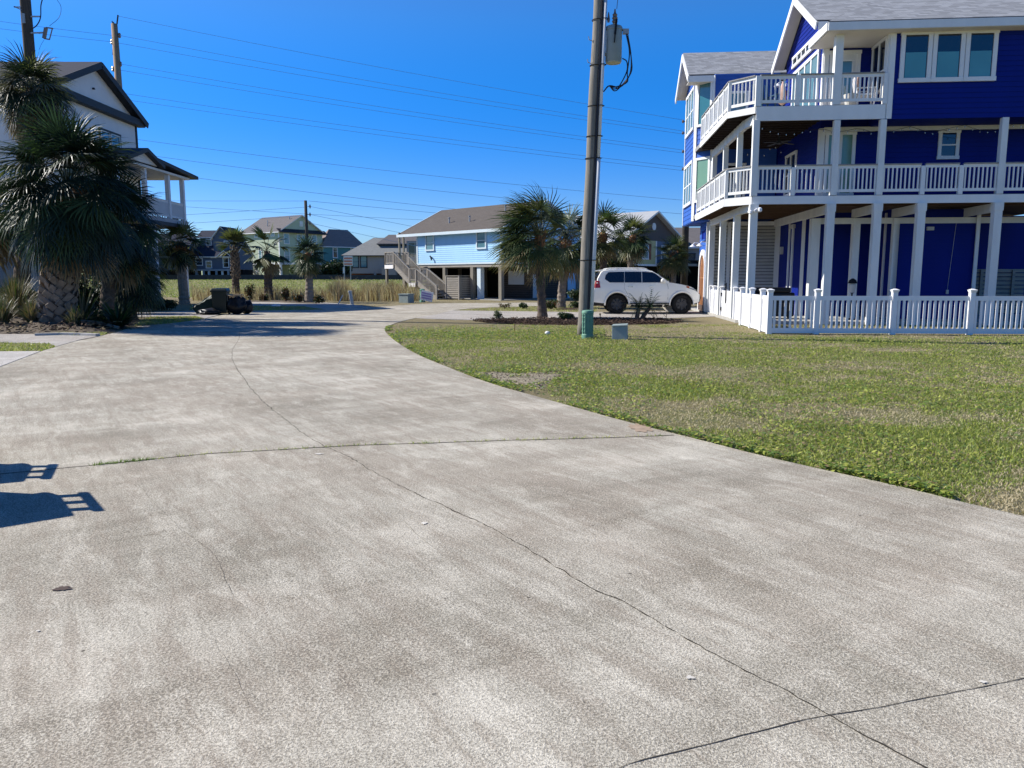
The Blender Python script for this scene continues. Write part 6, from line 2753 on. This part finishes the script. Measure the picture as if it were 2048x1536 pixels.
# slate blue house on the left of the field
c = P(384, 540, 122)
SH = far_house('slate_house', 'slate blue house with several gables beyond the left palms', (c.x + .5, 122, BZ), radians(-6), 8.4, 8, 1.9, 4.6, 7.4, 'house_slate', 'roof_dark', 'trim_white', 'u', 0, .5,
               [('f', 2.3, 3.6, 2.1, 3.5), ('f', 5.9, 7.2, 2.2, 4.1), ('f', .2, 1.7, 2.6, 4.0), ('f', 3.4, 4.6, 4.0, 4.3)])
mb = MB()
mb.box(3.6, 7.5, 1.0, 6.5, 4.6, 8.0)
mb.face([(3.6, 1.0, 8.0), (7.5, 1.0, 8.0), (5.3, 1.0, 9.7)])
mb.box(.0, 3.6, 2.6, 6.5, 6.0, 7.9)
mb.build('upper_storey', 'house_slate', SH)
mb = MB()
mb.slab([(3.2, .6, 7.55), (5.3, .6, 9.85), (5.3, 7, 9.85), (3.2, 7, 7.55)], .14, 0, 1)
mb.slab([(8.0, .6, 7.45), (5.3, .6, 9.85), (5.3, 7, 9.85), (8.0, 7, 7.45)], .14, 0, 1)
mb.slab([(-.6, 2.1, 7.9), (3.6, 2.1, 7.9), (3.6, 4.5, 9.3), (-.6, 4.5, 9.3)], .14, 0, 1)
mb.slab([(5.0, -.9, 4.25), (6.6, -.9, 5.4), (6.6, 1.0, 5.4), (5.0, 1.0, 4.25)], .14, 0, 1)
mb.slab([(8.2, -.9, 4.25), (6.6, -.9, 5.4), (6.6, 1.0, 5.4), (8.2, 1.0, 4.25)], .14, 0, 1)
mb.build('gable_roof', ['roof_dark', 'trim_white'], SH)
win(SH, (3.6, 1.0), (1, 0), 2.2, 3.4, 6.6, 7.2, .12, 1, (), 'glass_dark')
win(SH, (0, 2.6), (1, 0), 1.2, 2.4, 6.4, 7.6, .12, 1, (), 'glass_dark')
mb = MB()
for x in (0.1, 1.6, 4.3, 6.8):
    mb.box(x, x + .35, -.2, .15, -.2, 1.9)
mb.box(-.2, 8.5, -.25, -.05, 1.65, 1.95)
mb.build('porch_frame', 'lap_grey', SH)
SH.scale = (.78, .8, .84)
# a neighbour further left, seen between porch posts
far_house('slate_bungalow', 'dark slate bungalow seen under the white porch', (-64, 118, BZ), radians(5), 14, 8, 1.6, 4.4, 7.2, 'house_slate', 'roof_dark', 'trim_white', 'u', 0, .5, [('f', 9, 10.5, 2.2, 3.8), ('f', 5, 6.5, 2.2, 3.8)])

# dark bushes in front of the teal house
shrub('far_bushes', 'wide dark bush in front of the teal house beyond the dark wall', V(P(655, 540, 118).x, 118, 1.2), 3.8, 2.5, 1.75, 9000, .22, 61, ('bush_dark', 'palm_deep', 'bush_mid'))
shrub('far_bushes', 'paler bush behind the fourth row palm beyond the dark wall', V(P(600, 540, 118).x, 118, 1.2), 1.5, 1.5, 1.3, 2600, .2, 62, ('bush_mid', 'bush_grey', 'bush_dark'))
shrub('far_bushes', 'dark tree left of the slate house seen under the porch', V(P(318, 540, 110).x, 110, 1.2), 2.2, 2, 3.2, 5000, .28, 63, ('bush_dark', 'palm_deep'))

# taupe gabled house behind the palms on the right
c = P(1190, 540, 58)
MA = radians(-40)
c = P(1240, 540, 60)
MH = far_house('gabled_house', 'taupe and cream gabled house on stilts behind the palms', (0, 0, 0), MA, 8.0, 10, 2.7, 4.55, 6.9, 'house_mocha', 'metal_roof', 'trim_white', 'u', 0, .45, [('f', 5.0, 6.2, 3.0, 4.3)], bottom='dark_void')
MH.location = Vector((c.x, 60, 0)) - (Matrix.Rotation(MA, 3, 'Z') @ V(8, 0, 0))
mb = MB()
mb.slab([(8.05, 5 + .3 * cos(k * pi / 8), 5.65 + .3 * sin(k * pi / 8)) for k in range(16)], .1, off=(-.1, 0, 0))
mb.build('gable_vent', 'trim_white', MH)
mb = MB()
mb.box(5.2, 8.7, .0, 4.3, 2.5, 4.45)
mb.build('cream_bay', 'house_cream', MH)
mb = MB()
mb.wb((8.7, 0), (0, 1), -.03, .12, 2.5, 4.45, 0, .04)
mb.wb((8.7, 0), (0, 1), 4.15, 4.3, 2.5, 4.45, 0, .04)
mb.wb((8.7, 0), (0, 1), -.03, 4.3, 2.45, 2.6, 0, .045)
mb.each('corner_board', 'trim_white', MH)
win(MH, (8.7, 0), (0, 1), 2.0, 3.0, 2.95, 4.2, .1, 1, (.5,), 'glass_sky')
mb = MB()
mb.wb((8.7, 0), (0, 1), 3.05, 3.4, 2.95, 4.2, 0, .05)
mb.build('shutter', 'brick_red', MH)
mb = MB()
mb.box(8.0, 8.05, 4.3, 10, 2.7, 4.5)
mb.build('blue_wall', 'house_blueg', MH)
win(MH, (8.05, 0), (0, 1), 6.2, 7.4, 3.0, 4.2, .1, 1, (.5,), 'glass_sky')
mb = MB()
mb.box(8.05, 9.7, 4.3, 10, 2.5, 2.7)
mb.build('deck', 'weathered_x', MH)
mb = MB()
mb.bar((9.65, 4.3, 3.55), (9.65, 10, 3.55), .1, .06)
for k in range(28):
    mb.box(9.63, 9.67, 4.35 + .2 * k, 4.39 + .2 * k, 2.7, 3.53)
mb.build('railing', 'trim_dark', MH)
# dark-roofed house and its small deck at the right, just left of the blue house
NH = far_house('neighbour_house', 'grey roofed house with small white edged deck beside the arched door', (P(1338, 540, 70).x, 70, 0), 0, 8, 9, 3.0, 4.3, 6.0, 'lap_grey', 'roof_slate', 'trim_white', 'u', 0, .5, [], bottom='dark_void')
NH.location = (P(1342, 540, 66).x, 66, 0)
mb = MB()
mb.box(-.6, 1.6, -19.5, -16.5, 3.85, 4.35)
mb.build('deck', 'trim_white', NH)
mb = MB()
for k in range(14):
    mb.box(-.55 + .16 * k, -.51 + .16 * k, -19.45, -19.41, 4.35, 5.0)
mb.bar((-.6, -19.43, 5.0), (1.6, -19.43, 5.0), .06, .06)
mb.build('railing', 'trim_dark', NH)
mb = MB()
mb.box(-.15, .25, -19.3, -18.9, -.1, 3.85)
mb.build('deck_post', 'trim_dark', NH)
mb = MB()
mb.box(.55, .95, -19.3, -18.9, -.1, 3.85)
mb.build('deck_post', 'louver_grey', NH)

# ================================================================== white stilt house on the left
SX = 1.0
LH = thing('white_house', 'white gabled house on stilts with dark trim behind the left palms', 'house', (-22.2, 38.2, 0), 0)
# local x to the right of the wall plane (0 = gable wall), y depth
WD = 8.9
mb = MB()
mb.box(-11, 0, 0, WD, 4.7, 10.75)
mb.face([(0, 0, 10.75), (0, WD, 10.75), (0, WD / 2, 12.6)])
mb.build('wall', 'white_stucco', LH)
mb = MB()
sl = (12.8 - 10.66) / 4.95
for (y0, y1) in ((-.5, WD / 2), (WD + .5, WD / 2)):
    mb.slab([(-12, y0, 10.66), (.5, y0, 10.66), (.5, y1, 12.85), (-12, y1, 12.85)], .22, 0, 1)
mb.build('roof', ['roof_dark', 'trim_dark'], LH)
mb = MB()
mb.bar((.5, -.5, 10.5), (.5, WD / 2, 12.68), .06, .32)
mb.bar((.5, WD + .5, 10.5), (.5, WD / 2, 12.68), .06, .32)
mb.box(0, .42, -.3, WD + .3, 10.35, 10.72)
mb.box(0, .06, WD - .14, WD + .02, 4.7, 10.4)
mb.build('dark_trim', 'trim_dark', LH)
f_ = win(LH, (0, 0), (0, 1), 4.6, 6.9, 7.35, 9.55, .12, 2, (.48,), 'glass_sky', 'trim_dark')
mb = MB()
for u in (4.72, 5.80):
    mb.wb((0, 0), (0, 1), u, u + .05, 7.45, 9.42, .03, .075)
    mb.wb((0, 0), (0, 1), u + .93, u + .98, 7.45, 9.42, .03, .075)
    mb.wb((0, 0), (0, 1), u, u + .98, 8.36, 8.43, .03, .08)
    mb.wb((0, 0), (0, 1), u, u + .98, 9.38, 9.43, .03, .08)
mb.build('sash', 'trim_white', f_)
win(LH, (0, 0), (0, 1), 1.0, 2.4, 5.3, 7.2, .12, 1, (.5,), 'glass_sky', 'trim_dark')
mb = MB()
mb.lathe([(.02, 0), (.09, .02), (.05, .10)], V(.06, 4.3, 11.4), 8)
mb.build('gable_lamp', 'trim_dark', LH)
# porch
PXW = 2.9
mb = MB()
mb.box(0, PXW, .5, 8.6, 4.6, 4.85)
mb.build('porch_deck', 'lap_grey', LH)
mb = MB()
mb.box(0, PXW + .06, .44, 8.66, 4.42, 4.62)
mb.build('porch_fascia', 'trim_dark', LH)
for y in (.7, 3.6, 6.4, 8.35):
    post(LH, PXW - .15, y, 4.85, 7.3, .22, 'white_stucco', 'porch_post')
for y in (.7, 4.4, 8.2):
    post(LH, PXW - .3, y, -.1, 4.45, .42, 'white_stucco', 'stilt')
    post(LH, -4.0, y, -.1, 4.7, .42, 'white_stucco', 'stilt')
for a, b in (((PXW - .15, .8), (PXW - .15, 3.5)), ((PXW - .15, 3.7), (PXW - .15, 6.3)), ((PXW - .15, 6.5), (PXW - .15, 8.25)), ((PXW - .2, 8.4), (.1, 8.4))):
    railing(LH, a, b, 4.85, 1.0, 'white_stucco', 'white_stucco', .14, .05)
mb = MB()
# small gable over the porch and the lower lean-to beyond it
mb.slab([(-.1, .9, 7.50), (PXW + .4, .9, 7.50), (PXW + .4, 3.1, 8.22), (-.1, 3.1, 8.22)], .2)
mb.slab([(-.1, 5.0, 7.60), (PXW + .4, 5.0, 7.60), (PXW + .4, 3.1, 8.22), (-.1, 3.1, 8.22)], .2)
mb.slab([(-.1, 4.2, 7.93), (PXW + .35, 4.2, 7.90), (PXW + .35, 9.6, 7.58), (-.1, 9.6, 7.58)], .18)
mb.slab([(-.1, -.2, 7.45), (PXW + .35, -.2, 7.45), (PXW + .35, 2.0, 7.80), (-.1, 2.0, 7.80)], .18)
mb.build('porch_roof', 'trim_dark', LH)
mb = MB()
mb.slab([(PXW + .1, 1.2, 7.45), (PXW + .1, 4.8, 7.5), (PXW + .1, 3.1, 8.05)], .1, off=(-.12, 0, 0))
mb.box(.02, PXW + .1, .3, 8.9, 7.28, 7.40)
mb.build('porch_ceiling', 'soffit', LH)
# ground floor enclosure of lapped grey boards
mb = MB()
mb.clap((-3.5, 0), (-3.5, 5.6), 0, 4.6, .2)
mb.clap((-11, 0), (-3.5, 0), 0, 4.6, .2)
mb.build('ground_wall', 'lap_grey', LH)
mb = MB()
mb.box(-3.52, -3.38, -.08, .06, 0, 4.6)
mb.each('corner_board', 'trim_white', LH)

# ================================================================== other poles and the wires
LP = thing('utility_pole', 'dark wooden utility pole rising behind the left palms with a fuse switch', 'utility pole', (P(54, 45, 31).x, 31, 0))
mb = MB()
pts = [V(0, 0, -.1 + 15.0 * k / 12) for k in range(13)]
mb.tube(pts, [.23 - .05 * k / 12 for k in range(13)], 14)
mb.build('pole', 'pole_dark', LP, smooth=True)
mb = MB()
mb.box(-.05, .06, -.235, -.19, 11.1, 11.45)
mb.build('tag_plate', 'galv', LP)


def lp(px0, py0):
    q = P(px0, py0, 30.85) - LP.location
    return q


mb = MB()
mb.bar(lp(62, 33), lp(80, 33), .04, .05)
mb.bar(lp(62, 66), lp(87, 65), .04, .05)
mb.bar(lp(28, 13), lp(44, 20), .04, .04)
mb.bar(lp(28, 14), lp(44, 14), .04, .03)
mb.build('arm', 'galv', LP)
mb = MB()
mb.bar(lp(92, 56), lp(88, 77), .10, .10)
mb.bar(lp(92, 55), lp(106, 57), .05, .04)
mb.bar(lp(105, 56), lp(99, 79), .03, .03)
mb.bar(lp(88, 77), lp(99, 79), .05, .04)
mb.build('fuse_switch', 'insulator', LP)
mb = MB()
mb.tube(bez([lp(87, -8), lp(82, 10), lp(81, 35), lp(74, 50), lp(64, 58)], 6), .022, 6)
mb.tube(bez([lp(113, -2), lp(122, 14), lp(118, 35), lp(99, 52)], 6), .008, 5)
mb.tube(bez([lp(88, 80), lp(82, 90), lp(78, 100)], 5), .006, 5)
mb.build('cable', 'cable', LP)

FP = thing('tall_pole', 'tall tan transmission pole with side insulators behind the white house roof', 'utility pole', V(P(233, 90, 55).x, 55, 0))
FPL = Vector(FP.location)
mb = MB()
topz = P(232, 48, 55).z
mb.tube([V(0, 0, -.1), V(-.02, 0, topz * .6), V(-.06, 0, topz)], [.30, .24, .20], 14)
mb.build('pole', 'pole_tan', FP, smooth=True)
mb = MB()
mb.bar(P(234, 48, 55) - FPL, P(236, 30, 55) - FPL, .07, .07)
mb.bar(P(226, 48, 55) - FPL, P(224, 42, 55) - FPL, .05, .05)
mb.bar(P(227, 38 + 6, 55) - FPL, P(226, 110, 55) - FPL, .06, .05)
mb.build('bracket', 'pole_dark', FP)
mb = MB()
att = []
for (x, y) in ((239, 71), (224, 84), (241, 128), (226, 138), (242, 186), (227, 196)):
    q = P(x, y, 55) - FPL
    mb.lathe([(.05, -.16), (.10, -.08), (.06, 0), (.10, .08), (.05, .16)], q, 8)
    att.append(q)
mb.build('insulator', 'insulator', FP)

MPl = thing('utility_pole', 'thin dark utility pole behind the fourth row palm', 'utility pole', V(P(616, 540, 100).x, 100, 1.1))
ML = Vector(MPl.location)
mb = MB()
tz = P(616, 401, 100).z - 1.1
mb.tube([V(0, 0, -.2), V(0, 0, tz)], [.24, .19], 10)
mb.build('pole', 'pole_dark', MPl, smooth=True)
mb = MB()
for y in (413, 429, 446):
    q = P(620, y, 100) - ML
    mb.lathe([(.05, -.25), (.12, 0), (.05, .25)], q, 6)
    mb.bar(q, q - V(.3, 0, 0), .06, .06)
mb.build('insulator', 'insulator', MPl)

# hidden pole behind the bay of the blue house: only its insulators show beside the wall
RP = thing('utility_pole', 'utility pole hidden behind the blue bay with insulators poking out', 'utility pole', V(P(1376, 300, 52).x, 52, 0))
RL = Vector(RP.location)
mb = MB()
mb.tube([V(0, 0, -.1), V(0, 0, P(1376, 215, 52).z)], [.24, .2], 10)
mb.build('pole', 'pole_dark', RP, smooth=True)
mb = MB()
for y in (243, 266, 303, 338):
    q = P(1366, y, 52) - RL
    mb.lathe([(.04, -.1), (.09, 0), (.04, .1)], q, 8)
    mb.bar(q, V(0, 0, q.z), .06, .06)
mb.build('insulator', 'insulator', RP)


def wire(label, pts, r=.02, group='power lines crossing the sky'):
    mb = MB()
    mb.tube(bez(pts, 12), r, 5)
    o = mb.build('power_line', 'wire_grey')
    return tag(o, label, 'power line', group)


def span(label, p0, p1, ya, yb, sag=8, r=.016, group='power lines crossing the sky'):
    """wire between two places, hanging a little below the straight line"""
    a, b = P(p0[0], p0[1], ya), P(p1[0], p1[1], yb)
    pts = [a.lerp(b, f) - V(0, 0, sag * 4 * f * (1 - f) * .02) for f in (0, .2, .4, .6, .8, 1)]
    return wire(label, pts, r, group)


gl_ = 'power lines between the tall tan pole and the blue house'
span('uppermost faint wire from the tall tan pole top towards the blue house', (236, 32), (1367, 240), 55, 52, 10, .012, gl_)
span('wire from the highest insulator of the tall tan pole', (240, 71), (1366, 262), 55, 52, 10, .012, gl_)
span('wire from the second insulator of the tall tan pole', (226, 84), (1366, 268), 55, 52, 10, .012, gl_)
span('wire from the third insulator of the tall tan pole', (241, 128), (1366, 300), 55, 52, 10, .012, gl_)
span('wire from the fourth insulator of the tall tan pole', (227, 138), (1366, 306), 55, 52, 10, .012, gl_)
span('wire from the fifth insulator of the tall tan pole', (242, 186), (1366, 334), 55, 52, 10, .012, gl_)
span('wire from the lowest insulator of the tall tan pole', (228, 196), (1366, 341), 55, 52, 10, .012, gl_)
g2_ = 'power lines arriving from the left'
for k, (y0, y1, lab) in enumerate(((46, 71, 'upper'), (63, 84, 'lower'))):
    span('%s wire reaching the tall tan pole from the left picture edge' % lab, (-300, y0 - 50), (226, y1), 48, 55, 6, .012, g2_)
g3_ = 'lower wires running behind the cottage'
span('wire leaving the white house roof to pass above the windswept palm', (150, 262), (1480, 410), 70, 75, 22, .018, g3_)
span('second wire from behind the porch roof to the cottage ridge', (150, 290), (1480, 437), 70, 75, 26, .018, g3_)
span('third wire from behind the porch roof down to the cottage roof', (150, 322), (1480, 470), 70, 75, 26, .018, g3_)
g4_ = 'wires fixed to the thin dark pole'
span('highest wire left of the thin dark pole', (-100, 398), (614, 402), 110, 100, 4, .022, g4_)
span('middle wire left of the thin dark pole', (-100, 450), (614, 414), 110, 100, 12, .022, g4_)
span('lowest wire left of the thin dark pole', (-100, 470), (614, 431), 110, 100, 10, .022, g4_)
span('highest wire right of the thin dark pole', (618, 402), (1500, 480), 100, 150, 8, .022, g4_)
span('second wire right of the thin dark pole', (620, 413), (1300, 540), 100, 150, 8, .022, g4_)
span('third wire right of the thin dark pole', (620, 429), (1200, 540), 100, 150, 10, .022, g4_)
span('lowest wire right of the thin dark pole', (620, 446), (1100, 545), 100, 150, 10, .022, g4_)
span('wire crossing from the far left to the cottage roof', (-100, 380), (1100, 450), 90, 110, 20, .02, g4_)
